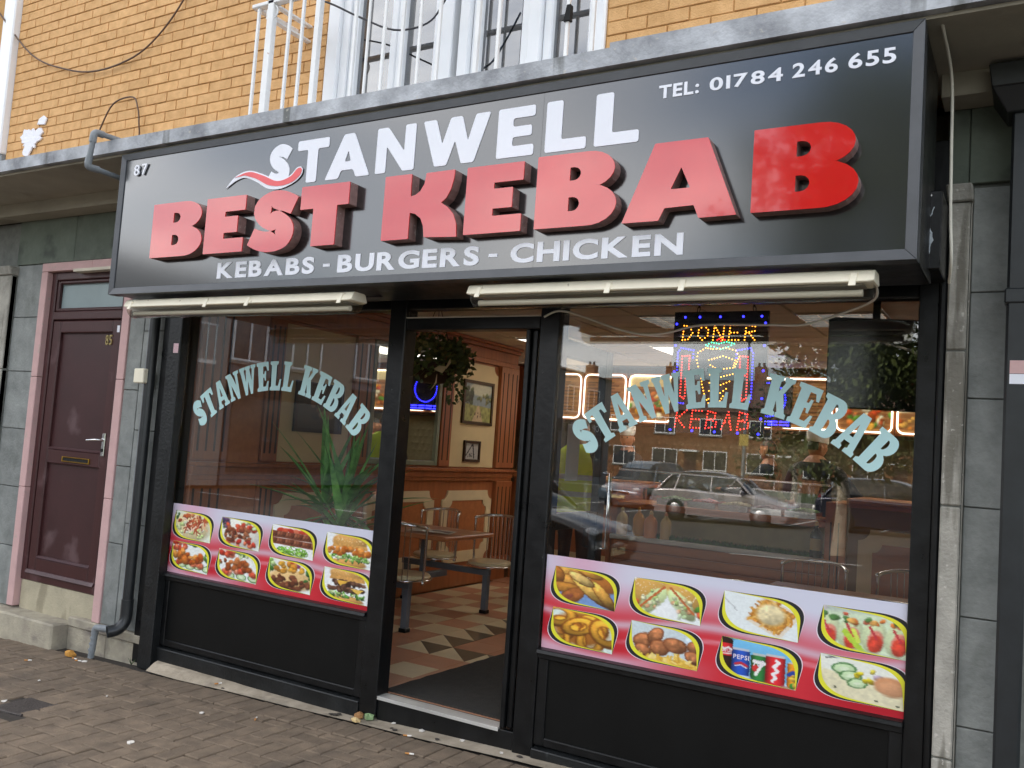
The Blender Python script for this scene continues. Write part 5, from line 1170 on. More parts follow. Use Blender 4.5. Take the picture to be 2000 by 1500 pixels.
M_mir = bpy.data.materials.new('mirror_glass'); M_mir.use_nodes = True; q = M_mir.node_tree.nodes['Principled BSDF']; q.inputs['Metallic'].default_value = 1; q.inputs['Roughness'].default_value = .02; q.inputs['Base Color'].default_value = (.8, .83, .8, 1)
M_mfr = mat('pale_green_frame', lin('8a9078'), .4, .1, 12)
obj('mirror_glass', MB().box(WX+.004, WX+.012, 2.0, 3.02, 1.35, 2.41), M_mir, mi)
for a in ((1.985, 2.03, 1.335, 2.42), (2.985, 3.035, 1.335, 2.42)): obj('frame_bar', MB().box(WX+.002, WX+.03, *a), M_mfr, mi, bev=.004)
for a in ((2.031, 2.984, 1.335, 1.38), (2.031, 2.984, 2.38, 2.42)): obj('frame_bar', MB().box(WX+.002, WX+.029, *a), M_mfr, mi, bev=.004)

# fixed table and stools units
def unit(ox, oy, sx, lab_t, labs):
    """table set out from the wall at x = ox in direction sx, centred on y = oy; four stools on grey beams"""
    X = lambda d: ox+sx*d
    t = thing('dining_table', (X(.55), oy, FL), lab_t, 'table', 'fixed wooden tables of the takeaway')
    a, b = sorted((X(.04), X(1.12))); zt = .84
    obj('table_top', MB().box(a, b, oy-.36, oy+.36, zt-.035, zt), M_wood2, t, bev=.008)
    be = obj('beam', MB().box(min(X(.05), X(.98)), max(X(.05), X(.98)), oy-.585, oy-.535, .45, .50).box(min(X(.05), X(.98)), max(X(.05), X(.98)), oy+.535, oy+.585, .45, .50).box(min(X(.5), X(.56)), max(X(.5), X(.56)), oy-.535, oy+.535, .40, .449), M_beam, t, bev=.004)
    for dx in (.1, .95):
        for s in (-1, 1):
            l = obj('leg', MB().box(min(X(dx)-.025, X(dx)+.025), X(dx)+.025, oy+s*.56-.025, oy+s*.56+.025, FL+.03, .45), M_beam, t, bev=.003)
            obj('foot', MB().box(X(dx)-.032, X(dx)+.032, oy+s*.56-.032, oy+s*.56+.032, FL+.001, FL+.03), M_black, l, bev=.003)
    for s in (-1, 1): obj('table_support', MB().box(X(.53)-.02, X(.53)+.02, oy+s*.2-.02, oy+s*.2+.02, .45, zt-.036), M_beam, t)
    k = 0
    for s in (-1, 1):
        for dx in (.95, .36):
            cx_, cy_ = X(dx), oy+s*.60; lab = labs[k]; k += 1
            if lab is None: continue
            c = thing('stool', (cx_, cy_, .5), lab, 'stool', 'cream and chrome swivel stools fixed to the tables')
            obj('seat', MB().lathe([(.15, .535), (.185, .545), (.192, .558), (.18, .572), (.1, .566), (0, .562)], (cx_, cy_, 0), 24), M_seat, c)
            obj('swivel', MB().lathe([(.03, .50), (.03, .53), (.09, .535)], (cx_, cy_, 0), 12), M_chrome, c)
            R_ = .205; aa = [rad(90*s+q) for q in range(-78, 79, 12)]
            rail = [(cx_+R_*math.cos(a), cy_+R_*math.sin(a), .955-.03*abs(math.cos(a-rad(90*s)-0))**0*abs((a-rad(90*s))/1.36)**2) for a in aa]
            br = obj('back_rail', MB().tube(rail, .013, 8).ball(rail[0], .017).ball(rail[-1], .017), M_chrome, c)
            for i in (0, len(rail)-1):
                p = rail[i]; obj('upright', MB().tube([p, (p[0], p[1], .66), (p[0]*.96+cx_*.04, p[1]*.96+cy_*.04, .53)], .010, 8).ball((p[0]*.96+cx_*.04, p[1]*.96+cy_*.04, .525), .015), M_chrome, c)
            for i in (3, 4, 5, 6, 7, 8, 9, 10):
                p = rail[i]; obj('spindle', MB().tube([p, (cx_+(p[0]-cx_)*.94, cy_+(p[1]-cy_)*.94, .54)], .004, 6), M_chrome, c)
            obj('seat_ring', MB().tube([(cx_+.2*math.cos(q*math.pi/10), cy_+.2*math.sin(q*math.pi/10), .54) for q in range(20)], .006, 6, closed=True), M_chrome, c)
    return t
unit(-4.98, 2.0, 1, 'brown topped table with a newspaper seen through the open doorway', ['cream stool with chrome back nearest the doorway, left of the table corner', 'stool half hidden by the door post beside the yucca', 'cream stool with chrome back at the far right corner of the table', 'cream stool with chrome back against the panelled wall behind the table'])
unit(-.27, 1.40, -1, 'brown table behind the right window above the food poster', ['stool back showing just above the poster in the right window', 'stool back at the bottom right corner of the right window', 'stool back beyond the right hand table in front of the counter', 'stool back beside the right shop wall beyond the table'])
pn = Pic(1.5, 30, 'c9c6be', 44)
for i in range(12): pn.line([(.1, .1+i*.07), (.7, .1+i*.07)], .012, '8a8884')
pn.poly([(.8, .2), (1.4, .2), (1.4, .8), (.8, .8)], '4a5a68', tex=.3); pn.blobs(8, 1.1, .5, .25, .25, .05, .12, ['8a6a54', 'c0b0a0', '3a4450'])
ns = sheet('newspaper', pn.a, lambda s, v: (-4.30+.36*s-.1*v, 1.72+.1*s+.26*v, .845+.012*math.sin(3.1*s)*(.6+.4*math.sin(5*v))), M_print, None)
tag(ns, 'folded newspaper lying on the table inside the doorway', 'newspaper')
# ---------------------------------------------------------------- counter
M_cdisp = mat('cream_display', lin('b8a878'), .5, .1, 6)
ct = thing('serving_counter', (-2.2, 3.9, FL), 'wood slatted serving counter with a cream display recess and a panelled right end', 'counter')
CY = 3.6; xl, xr = -3.36, -1.455
obj('base', MB().box(xl, xr, CY+.03, CY+.7, FL, .79), M_wood, ct)
for k in range(7): obj('slat', MB().box(xl+.04, xr-.01, CY, CY+.03, FL+.04+k*.09, FL+.115+k*.09), M_wood2, ct, bev=.006)
obj('steel_edge', MB().box(xl, xr, CY-.02, CY+.1, .792, .835), M_steel, ct, bev=.006)
obj('display_back', MB().box(xl, xr, CY+.42, CY+.44, .835, 1.10), M_cdisp, ct)
obj('display_floor', MB().box(xl, xr, CY+.1, CY+.42, .81, .83), M_cdisp, ct)
obj('shelf', MB().box(xl, xr, CY+.14, CY+.75, 1.075, 1.135), M_wood2, ct, bev=.005)
obj('display_end', MB().box(xl-.04, xl-.001, CY, CY+.75, FL, 1.30), M_wood, ct, bev=.004)
gl = obj('sneeze_glass', MB().box(xl, xr, CY+.12, CY+.126, 1.14, 1.42), M_glass, ct)
obj('glass_rail', MB().box(xl, xr, CY+.10, CY+.145, 1.421, 1.44), M_chrome, ct, bev=.003)
obj('end_pillar', MB().box(-1.455, -1.29, CY-.03, CY+.7, FL, 1.30), M_wood2, ct, bev=.004)
for k in range(2): obj('flute', MB().box(-1.415+k*.06, -1.403+k*.06, CY-.032, CY-.029, .4, 1.14), M_wdark, ct)
obj('end_panel', MB().box(-1.289, -.26, CY+.0, CY+.7, FL, 1.27), mat('olive_wood', lin('83602f'), .4, .12, 3), ct)
for z0, z1, d in ((1.271, 1.30, .02), (1.301, 1.345, .06)): obj('top_moulding', MB().box(-1.289, -.26, CY-d, CY+.72, z0, z1), M_wood2, ct, bev=.005)
obj('cream_border', MB().extr([scoop(-1.20, -.30, .36, 1.11, .09), scoop(-1.09, -.41, .48, 1.0, .07)], FX(CY-.012), .012), M_crm, ct)
obj('inner_panel', MB().extr([scoop(-1.09, -.41, .48, 1.0, .07)], FX(CY-.006), .006), M_wood2, ct)
cl = thing('till_counter', (-4.2, 4.6, FL), 'short wooden counter behind the customer at the left wall', 'counter')
obj('front', MB().box(-4.98, -3.42, 4.55, 4.6, FL, 1.24), M_wood, cl); obj('top', MB().box(-4.98, -3.42, 4.48, 5.0, 1.241, 1.30), M_wood2, cl, bev=.005)
obj('cream_border', MB().extr([scoop(-4.85, -3.55, .4, 1.08, .09), scoop(-4.75, -3.65, .5, .98, .07)], FX(4.538), .012), M_crm, cl)
# food on it
M_green_f = mat('leafy_garnish', lin('3c6a22'), .7, .4, 40)
gm = MB(); rg = random.Random(9)
for i in range(1500):
    x = rg.uniform(xl+.42, xr-.12); y = CY+rg.uniform(.02, .1); z = .835; a = rg.uniform(0, 6.3); h = rg.uniform(.02, .05); dx, dy = .008*math.cos(a), .008*math.sin(a)
    gm.add([(x-dx, y-dy, z), (x+dx, y+dy, z), (x+rg.uniform(-.015, .015), y+rg.uniform(-.015, .015), z+h)], [(0, 1, 2)])
go = obj('garnish_strip', gm, M_green_f); tag(go, 'strip of green plastic garnish along the counter display', 'garnish'); go['kind'] = 'stuff'
M_sal = [mat('salad_green', lin('5f8a36'), .6, .3, 30), mat('salad_tomato', lin('b8442c'), .5, .3, 30), mat('salad_white', lin('cfc8a8'), .6, .2, 30), mat('salad_purple', lin('6a3a50'), .6, .2, 30)]
for k in range(5):
    x = -2.86+k*.29
    t = thing('salad_tray', (x, CY+.3, 1.136), ['steel tray of lettuce nearest the customer', 'steel tray of chopped tomato next to the lettuce', 'steel tray of sliced white onion in mid counter', 'steel tray of red cabbage right of the onion', 'steel tray of green salad nearest the counter pillar'][k], 'tray', 'salad trays on the counter')
    mb = MB()
    for q in (MB().box(x-.13, x-.125, CY+.17, CY+.43, 1.137, 1.19), MB().box(x+.125, x+.13, CY+.17, CY+.43, 1.137, 1.19), MB().box(x-.125, x+.125, CY+.17, CY+.175, 1.137, 1.19), MB().box(x-.125, x+.125, CY+.425, CY+.43, 1.137, 1.19), MB().box(x-.125, x+.125, CY+.175, CY+.425, 1.137, 1.142)): mb.add(q.v, q.f)
    obj('pan', mb, M_chrome, t)
    fd = MB()
    for i in range(60):
        a, b = x+rg.uniform(-.11, .11), CY+rg.uniform(.19, .41); r = rg.uniform(.012, .025); fd.ball((a, b, 1.185+.025*(1-abs(a-x)/.12)), r, 5, 3, (1, 1, .6))
    obj('salad', fd, M_sal[[0, 1, 2, 3, 0][k]], t, kind='stuff')
def bottle(x, y, z, r, h, m, cap, label, kind='sauce_bottle', lab=None):
    t = thing(kind, (x, y, z), label, 'bottle', 'bottles on the counter')
    obj('body', MB().lathe([(r*.96, z), (r, z+.01), (r, z+h*.6), (r*.75, z+h*.72), (r*.3, z+h*.82), (r*.3, z+h*.88), (0, z+h*.88)], (x, y, 0), 14), m, t)
    obj('cap', MB().lathe([(r*.34, z+h*.87), (r*.34, z+h*.93), (r*.12, z+h), (0, z+h)], (x, y, 0), 10), cap, t)
    if lab: obj('label', MB().lathe([(r*1.01, z+h*.2), (r*1.01, z+h*.52)], (x, y, 0), 14), lab, t)
M_mayo = mat('pale_sauce', lin('d8bc84'), .35, .06, 6); M_must = mat('mustard_sauce', lin('d0921c'), .35, .06, 6); M_chil = mat('orange_sauce', lin('e0935a'), .35, .08, 6)
bottle(-3.26, CY+.03, .836, .055, .25, M_mayo, M_mayo, 'pale jug of sauce, leftmost on the counter edge')
bottle(-3.12, CY+.09, .836, .055, .26, M_must, M_must, 'mustard yellow sauce bottle behind the pale jugs')
bottle(-2.98, CY+.03, .836, .06, .24, M_chil, M_mayo, 'orange sauce jug with a pale cap, third along the counter edge')
bottle(-2.84, CY+.04, .836, .05, .24, M_mayo, M_chil, 'pale orange sauce jug, last on the right of the group')
bottle(-1.53, CY+.03, .836, .05, .30, mat('dark_green_glass', lin('1c2a1a'), .1, .1, 6), M_mayo, 'dark green drink bottle with a pale label beside the counter pillar', 'drink_bottle', M_cdisp)
tag(obj('collection_box', MB().box(-4.90, -4.74, 4.52, 4.64, 1.301, 1.50), mat('blue_card', lin('2c4a8c'), .5, .1, 9), bev=.004), 'blue card box standing where the left wall meets the till counter', 'box')

# menu light boxes on the back wall
M_neon = emit('white_neon', (1, .9, .74), 1.3)
M_menu = printed('menu_print', .4, .2)
def menu(seed, kind):
    p = Pic(1.03, 40, ['8c5a34', '94623a', '855530'][seed % 3], seed)
    for i in range(9): p.line([(0, .06+i*.11), (1.03, .06+i*.11)], .012, 'a87848')
    if kind == 0:
        for i in range(11):
            for c in (.1, .56): p.line([(c, .12+i*.07), (c+p.rs.uniform(.16, .34), .12+i*.07)], .011, '3a2012')
        p.line([(.12, .93), (.9, .93)], .02, '4a2a14')
    elif kind == 1:
        p.blobs(40, .5, .35, .5, .25, .05, .12, ['c84a24', 'e0a038', '5c8a30', 'e8d8b0', '9c4a20', 'd87a38']); p.poly([(.0, .75), (1.03, .75), (1.03, 1), (0, 1)], 'e0c890')
    else:
        p.poly([(0, .4), (1.03, .45), (1.03, 1), (0, 1)], 'd8c8a0', tex=.1); p.blobs(18, .5, .2, .5, .14, .05, .1, ['c87830', '9c4a20', 'e0a850', '6a8a3c'])
        for i in range(4): p.line([(.15, .6+i*.09), (.85, .6+i*.09)], .014, '6a4a30')
    return p.grain()
kinds = [0, 0, 1, 2, 0, 0, 1, 2]
mlab = ['lit menu board seen only in the mirror, leftmost of the row', 'lit menu board above the till, next to the open door leaf', 'lit menu board with food pictures left of the LED sign', 'pale lit menu board partly behind the LED sign', 'wood toned lit menu board hidden behind the LED sign', 'wood toned lit menu board with dark text just right of the LED sign', 'colourful lit menu board of food below the dark screen', 'pale lit menu board at the far right of the row']
for k in range(8):
    x0 = -5.62+k*.62; x1 = x0+.59; z0, z1, y = 1.985, 2.57, 6.2
    t = thing('menu_board', ((x0+x1)/2, y, z0), mlab[k], 'menu board', 'lit menu boards along the back wall')
    obj('housing', MB().box(x0-.012, x1+.012, y+.01, y+.12, z0-.015, z1+.015), M_wood, t)
    sheet('menu_panel', menu(60+k, kinds[k]).a, lambda s, v: (x0+.01+(x1-x0-.02)*s, y+.005, z0+.01+(z1-z0-.02)*v), M_menu, t)
    obj('neon_outline', MB().tube([(p[0], y-.006, p[1]) for p in rrect(x0+.012, x1-.012, z0+.012, z1-.012, .07)], .009, 6, closed=True), M_neon, t)
obj('menu_shelf', MB().box(-5.7, -.6, 6.12, 6.33, 1.93, 1.965), M_wdark, room)

# LEDs
M_ledb = emit('blue_led', (.02, .02, 1), 2.8); M_ledo = emit('orange_led', (1, .30, .02), 2); M_ledr = emit('red_led', (1, .03, .02), 1.8); M_ledg = emit('green_led', (.02, .9, .35), 1.4); M_ledy = emit('amber_led', (1, .42, .03), 1.5)
ck = thing('led_clock_sign', (-2.6, 6.02, 2.0), 'round blue LED sign on the back wall, seen in the mirror', 'LED sign')
obj('board', MB().box(-2.86, -2.34, 6.04, 6.07, 1.99, 2.52), M_black, ck)
db = MB()
for i in range(40):
    a = 2*math.pi*i/40; db.ball((-2.6+.19*math.cos(a), 6.03, 2.30+.19*math.sin(a)), .008, 6, 4)
for r in range(2):
    for i in range(26):
        if i % 7 != 5: db.ball((-2.83+i*.0185, 6.03, 2.055-r*.035), .009, 6, 4)
obj('blue_leds', db, M_ledb, ck, kind='stuff')

led = thing('led_sign', (-1.305, .1, 1.70), 'black hanging sign lit with LEDs reading DONER KEBAB behind the right window', 'LED sign')
BX0, BX1, BZ0, BZ1, BY = -1.545, -1.083, 1.695, 2.287, .115
obj('board', MB().box(BX0, BX1, BY, BY+.02, BZ0, BZ1), mat('black_board', lin('0e0e12'), .2, .2, 9), led)
S_ = lambda u, v: (BX0+(BX1-BX0)*u, BY-.002, BZ0+(BZ1-BZ0)*v)
def dots(paths, step, r, name, m):
    mb = MB()
    for p in paths:
        P_ = [Vector((q[0]*(BX1-BX0), q[1]*(BZ1-BZ0))) for q in p]; acc = 0; last = None
        for a, b in zip(P_[:-1], P_[1:]):
            L_ = (b-a).length; n = max(1, round(L_/step))
            for i in range(n+1):
                q = a+(b-a)*i/n
                if last is None or (q-last).length > step*.6:
                    mb.ball((BX0+q.x, BY-.002, BZ0+q.y), r, 6, 4); last = q
    obj(name, mb, m, led, kind='stuff')
LT = {'D': [[(0, 0), (0, 1), (.6, .95), (1, .5), (.6, .05), (0, 0)]], 'O': [[(.5, 0), (0, .3), (0, .7), (.5, 1), (1, .7), (1, .3), (.5, 0)]], 'N': [[(0, 0), (0, 1), (1, 0), (1, 1)]], 'E': [[(1, 1), (0, 1), (0, 0), (1, 0)], [(.15, .5), (.8, .5)]],
      'R': [[(0, 0), (0, 1), (.9, .9), (.9, .6), (.1, .5)], [(.4, .45), (1, 0)]], 'K': [[(0, 0), (0, 1)], [(1, 1), (.12, .5), (1, 0)]], 'B': [[(0, 0), (0, 1), (.8, .9), (.8, .6), (.1, .5)], [(.3, .5), (1, .4), (1, .12), (0, 0)]], 'A': [[(0, 0), (.5, 1), (1, 0)], [(.3, .4), (.7, .4)]]}
def ledword(t_, u0, u1, v0, v1, name, m, it=.25):
    ps = []; n = len(t_); w = (u1-u0)/n
    for i, c in enumerate(t_):
        for p in LT[c]: ps.append([(u0+i*w+.62*w*q[0]+it*.3*w*q[1], v0+(v1-v0)*q[1]) for q in p])
    dots(ps, .0145, .0034, name, m)
ledword('DONER', .10, .93, .765, .885, 'orange_leds', M_ledo); ledword('KEBAB', .07, .90, .045, .185, 'red_leds', M_ledr, .4)
def knife(u0, mirror=False):
    f = (lambda a: u0-a) if mirror else (lambda a: u0+a)
    return ([[(f(0), .30), (f(.0), .66), (f(.03), .70), (f(.17), .68), (f(.17), .62)], [(f(.0), .30), (f(.03), .245), (f(.09), .24)]], [[(f(.05), .63), (f(.13), .635), (f(.13), .5), (f(.05), .47), (f(.05), .3), (f(.09), .28)], [(f(.05), .63), (f(.05), .49)], [(f(.10), .47), (f(.10), .3)]])
b1, r1 = knife(.06); b2, r2 = knife(.86, True)
dots(b1+b2, .0145, .0034, 'blue_leds', M_ledb); dots(r1+r2, .0145, .0034, 'red_leds', M_ledr)
sp_ = [[(.30, .52), (.27, .6), (.28, .66), (.36, .70), (.44, .69), (.58, .70), (.68, .68), (.72, .63), (.68, .55)], [(.40, .60), (.55, .635), (.68, .60), (.66, .54), (.5, .525), (.42, .56)], [(.32, .5), (.34, .4), (.38, .3), (.42, .25)]]
for k in range(4): sp_.append([(.42, .48-k*.065), (.54, .465-k*.065), (.66-.03*k, .49-k*.06)])
dots(sp_, .0145, .0034, 'amber_leds', M_ledy)
dots([[(.36, .725), (.42, .745), (.5, .735), (.58, .75), (.66, .735), (.6, .71), (.52, .69), (.45, .71), (.38, .715)]], .0145, .0034, 'green_leds', M_ledg); dots([[(.48, .765), (.52, .785), (.56, .765), (.52, .76)]], .0145, .0034, 'red_leds', M_ledr)
bd = [[(u, .955)] for u in (.12, .28, .5, .74, .93)]+[[(.03, v)] for v in (.90, .72, .5, .28)]+[[(.97, v)] for v in (.90, .72, .52, .30, .14)]+[[(u, .02)] for u in (.02, .26, .5, .74, .95)]
mb = MB()
for q in bd: mb.ball(S_(*q[0]), .0055, 8, 5)
obj('border_leds', mb, M_ledb, led, kind='stuff')
for a, b in (((.25, 1.0), (.38, 1.6)), ((.85, 1.0), (.70, 1.6))):
    p0, p1 = Vector(S_(*a)), Vector(S_(*b)); mb = MB()
    for i in range(14):
        c = p0+(p1-p0)*(i+.5)/14; q = (p1-p0).normalized(); o_ = Vector((0, 1, 0)) if i % 2 else q.cross(Vector((0, 1, 0)))
        mb.tube([c+q*.018*math.cos(k*math.pi/4)+o_*.007*math.sin(k*math.pi/4)+Vector((0, .012, 0)) for k in range(8)], .0022, 5, closed=True)
    obj('chain', mb, M_black, led)
tv = thing('screen', (-.68, .5, 1.86), 'dark flat screen hanging inside the right end of the right window', 'screen')
obj('panel', MB().hexa([(-.875, .42, 1.865), (-.475, .56, 1.865), (-.475, .60, 1.865), (-.875, .46, 1.865), (-.875, .42, 2.305), (-.475, .56, 2.305), (-.475, .60, 2.305), (-.875, .46, 2.305)]), mat('screen_black', lin('0c0d0f'), .25, .2, 9), tv, bev=.006)
obj('bracket', MB().tube([(-.675, .52, 2.2), (-.675, .56, 2.67)], .018, 8), M_black, tv)

# ---------------------------------------------------------------- plants
M_yuc = mat('yucca_leaf', lin('4f8a40'), .4, .25, 12, c2=lin('74a858'), rnd=.18); M_trunk = mat('yucca_stem', lin('6a5a40'), .9, .3, 20)
yu = thing('potted_yucca', (-4.0, .55, FL), 'tall spiky green yucca in the left window', 'plant')
obj('pot', MB().lathe([(.13, FL), (.17, FL+.32), (.18, FL+.32), (.18, FL+.35), (.15, FL+.35), (.14, FL+.3), (0, FL+.3)], (-4.0, .55, 0), 18), M_brown, yu)
stems = [(-4.12, .55, 1.10), (-3.92, .5, .98), (-4.0, .62, 1.12)]
for s_ in stems: obj('stem', MB().tube(spline([(-4.0+.3*(s_[0]+4), .55, FL+.3), ((s_[0]-4.0)/2, (s_[1]+.55)/2, .75), s_], 4), .022, 8), M_trunk, yu)
def leaf(base, az, el, L_, w, droop):
    d = Vector((math.cos(az)*math.cos(el), math.sin(az)*math.cos(el), math.sin(el))); side = d.cross(Vector((0, 0, 1))); side = side.normalized() if side.length > .05 else Vector((1, 0, 0))
    mb = MB(); n = 7; vs = []; p = Vector(base)
    for i in range(n+1):
        t = i/n; ww = w*min(1, .55+1.6*t)*(1-t**2.2)+.001
        nrm = side.cross(d).normalized()
        vs += [p-side*ww+nrm*ww*.35, p, p+side*ww+nrm*ww*.35]
        d = (d+Vector((0, 0, -droop/n))).normalized(); p = p+d*L_/n
    fs = []
    for i in range(n):
        for j in (0, 1): fs.append((i*3+j, i*3+j+1, i*3+j+4, i*3+j+3))
    mb.add(vs, fs, True); return mb
ry = random.Random(21)
for i, s_ in enumerate(stems):
    for k in range(24):
        az = 2*math.pi*k*.382+i; up_ = k/23
        obj('leaf', leaf((s_[0], s_[1], s_[2]-.14+.16*up_), az, rad(-25+105*up_+ry.uniform(-8, 8)), ry.uniform(.46, .70)*(.8 if up_ < .3 else 1), ry.uniform(.022, .034), ry.uniform(.2, .5)+1.2*(up_ < .35)), M_yuc, yu)
hb = thing('hanging_plant', (-3.98, 1.5, 1.95), 'bushy hanging basket of ivy with a red flower just inside the doorway', 'plant')
M_ivy = mat('ivy_leaf', lin('3a4a26'), .5, .4, 14, c2=lin('5f6e3c'))
lm = MB(); lm2 = MB()
for i in range(900):
    t = ry.uniform(0, 6.283); ph = math.acos(ry.uniform(-1, 1)); r = .27*ry.uniform(.55, 1)**.5*(1+.18*math.sin(3*t+i % 3))
    c = Vector((-3.98+r*1.05*math.sin(ph)*math.cos(t), 1.5+r*math.sin(ph)*math.sin(t), 2.2+r*.72*math.cos(ph)))
    a = Vector((ry.gauss(0, 1), ry.gauss(0, 1), ry.gauss(0, 1))).normalized(); b = a.orthogonal().normalized(); s = ry.uniform(.016, .034)
    (lm if i % 9 else lm2).add([c-a*s, c+b*s*.7, c+a*s*1.2, c-b*s*.7], [(0, 1, 2, 3)])
for i in range(7):
    a = ry.uniform(0, 6.28); x, y = -3.98+.24*math.cos(a), 1.5+.24*math.sin(a)
    for k in range(9):
        c = Vector((x+ry.uniform(-.03, .03), y+ry.uniform(-.03, .03), 2.1-k*.028)); q = Vector((ry.gauss(0, 1), ry.gauss(0, 1), -1)).normalized(); b = q.orthogonal().normalized(); s = .022
        lm.add([c-q*s, c+b*s*.7, c+q*s*1.2, c-b*s*.7], [(0, 1, 2, 3)])
obj('leaves', lm, M_ivy, hb, kind='stuff'); obj('variegated_leaves', lm2, mat('pale_ivy', lin('8a8a50'), .5, .2, 9), hb, kind='stuff')
obj('basket', MB().lathe([(0, 2.0), (.12, 2.02), (.18, 2.12), (.19, 2.16)], (-3.98, 1.5, 0), 16), M_wdark, hb)
obj('red_flower', MB().ball((-4.02, 1.24, 2.10), .028, 8, 5, (1, .8, 1.2)), mat('red_petal', lin('c8402c'), .5, .2, 30), hb)
wf = MB()
for (a, b, c, d) in (((-3.84, 1.3, 2.10), (-3.76, 1.3, 2.07), (-3.72, 1.3, 2.12), (-3.80, 1.31, 2.13)), ((-3.80, 1.29, 2.07), (-3.82, 1.3, 2.0), (-3.86, 1.3, 1.94), (-3.81, 1.31, 2.0)), ((-3.72, 1.29, 2.10), (-3.69, 1.3, 2.15), (-3.70, 1.3, 2.18), (-3.74, 1.31, 2.12))): wf.quad(a, b, c, d)
obj('white_flower', wf, M_crm, hb)
for a in range(3): obj('chain', MB().tube([(-3.98+.18*math.cos(a*2.1), 1.5+.18*math.sin(a*2.1), 2.16), (-3.98, 1.5, 2.64)], .003, 5), M_black, hb)

# ---------------------------------------------------------------- people
M_skin = mat('skin', lin('b07a5c'), .5, .06, 20); M_hair = mat('dark_hair', lin('1c1613'), .6, .2, 40); M_ghair = mat('grey_hair', lin('6a6058'), .7, .2, 40)
M_blkt = mat('black_cloth', lin('17181b'), .8, .2, 12); M_trou = mat('dark_trousers', lin('23262e'), .85, .15, 12)
M_viz = mat('high_visibility_yellow', (.75, 1.0, .04), .7, .06, 10); M_band = mat('reflective_band', lin('c4ccc8'), .35, .06, 20); M_cap = mat('white_paper_cap', lin('d8d6d0'), .7, .05, 8); M_shoe = mat('dark_shoe', lin('15130f'), .5, .2, 9)
def skin_body(V, E, RD, root=0):
    me = bpy.data.meshes.new('s'); me.from_pydata(V, E, []); o = bpy.data.objects.new('s', me); col.objects.link(o)
    md = o.modifiers.new('s', 'SKIN'); md.use_smooth_shade = True
    for i, r in enumerate(RD):
        me.skin_vertices[0].data[i].radius = r if isinstance(r, tuple) else (r, r); me.skin_vertices[0].data[i].use_root = (i == root)
    ss = o.modifiers.new('u', 'SUBSURF'); ss.levels = 2; ss.render_levels = 2
    bpy.context.view_layer.update(); ev = o.evaluated_get(bpy.context.evaluated_depsgraph_get()); m2 = bpy.data.meshes.new_from_object(ev)
    v = [tuple(q.co) for q in m2.vertices]; f = [tuple(p.vertices) for p in m2.polygons]
    bpy.data.objects.remove(o); bpy.data.meshes.remove(me); bpy.data.meshes.remove(m2); return v, f
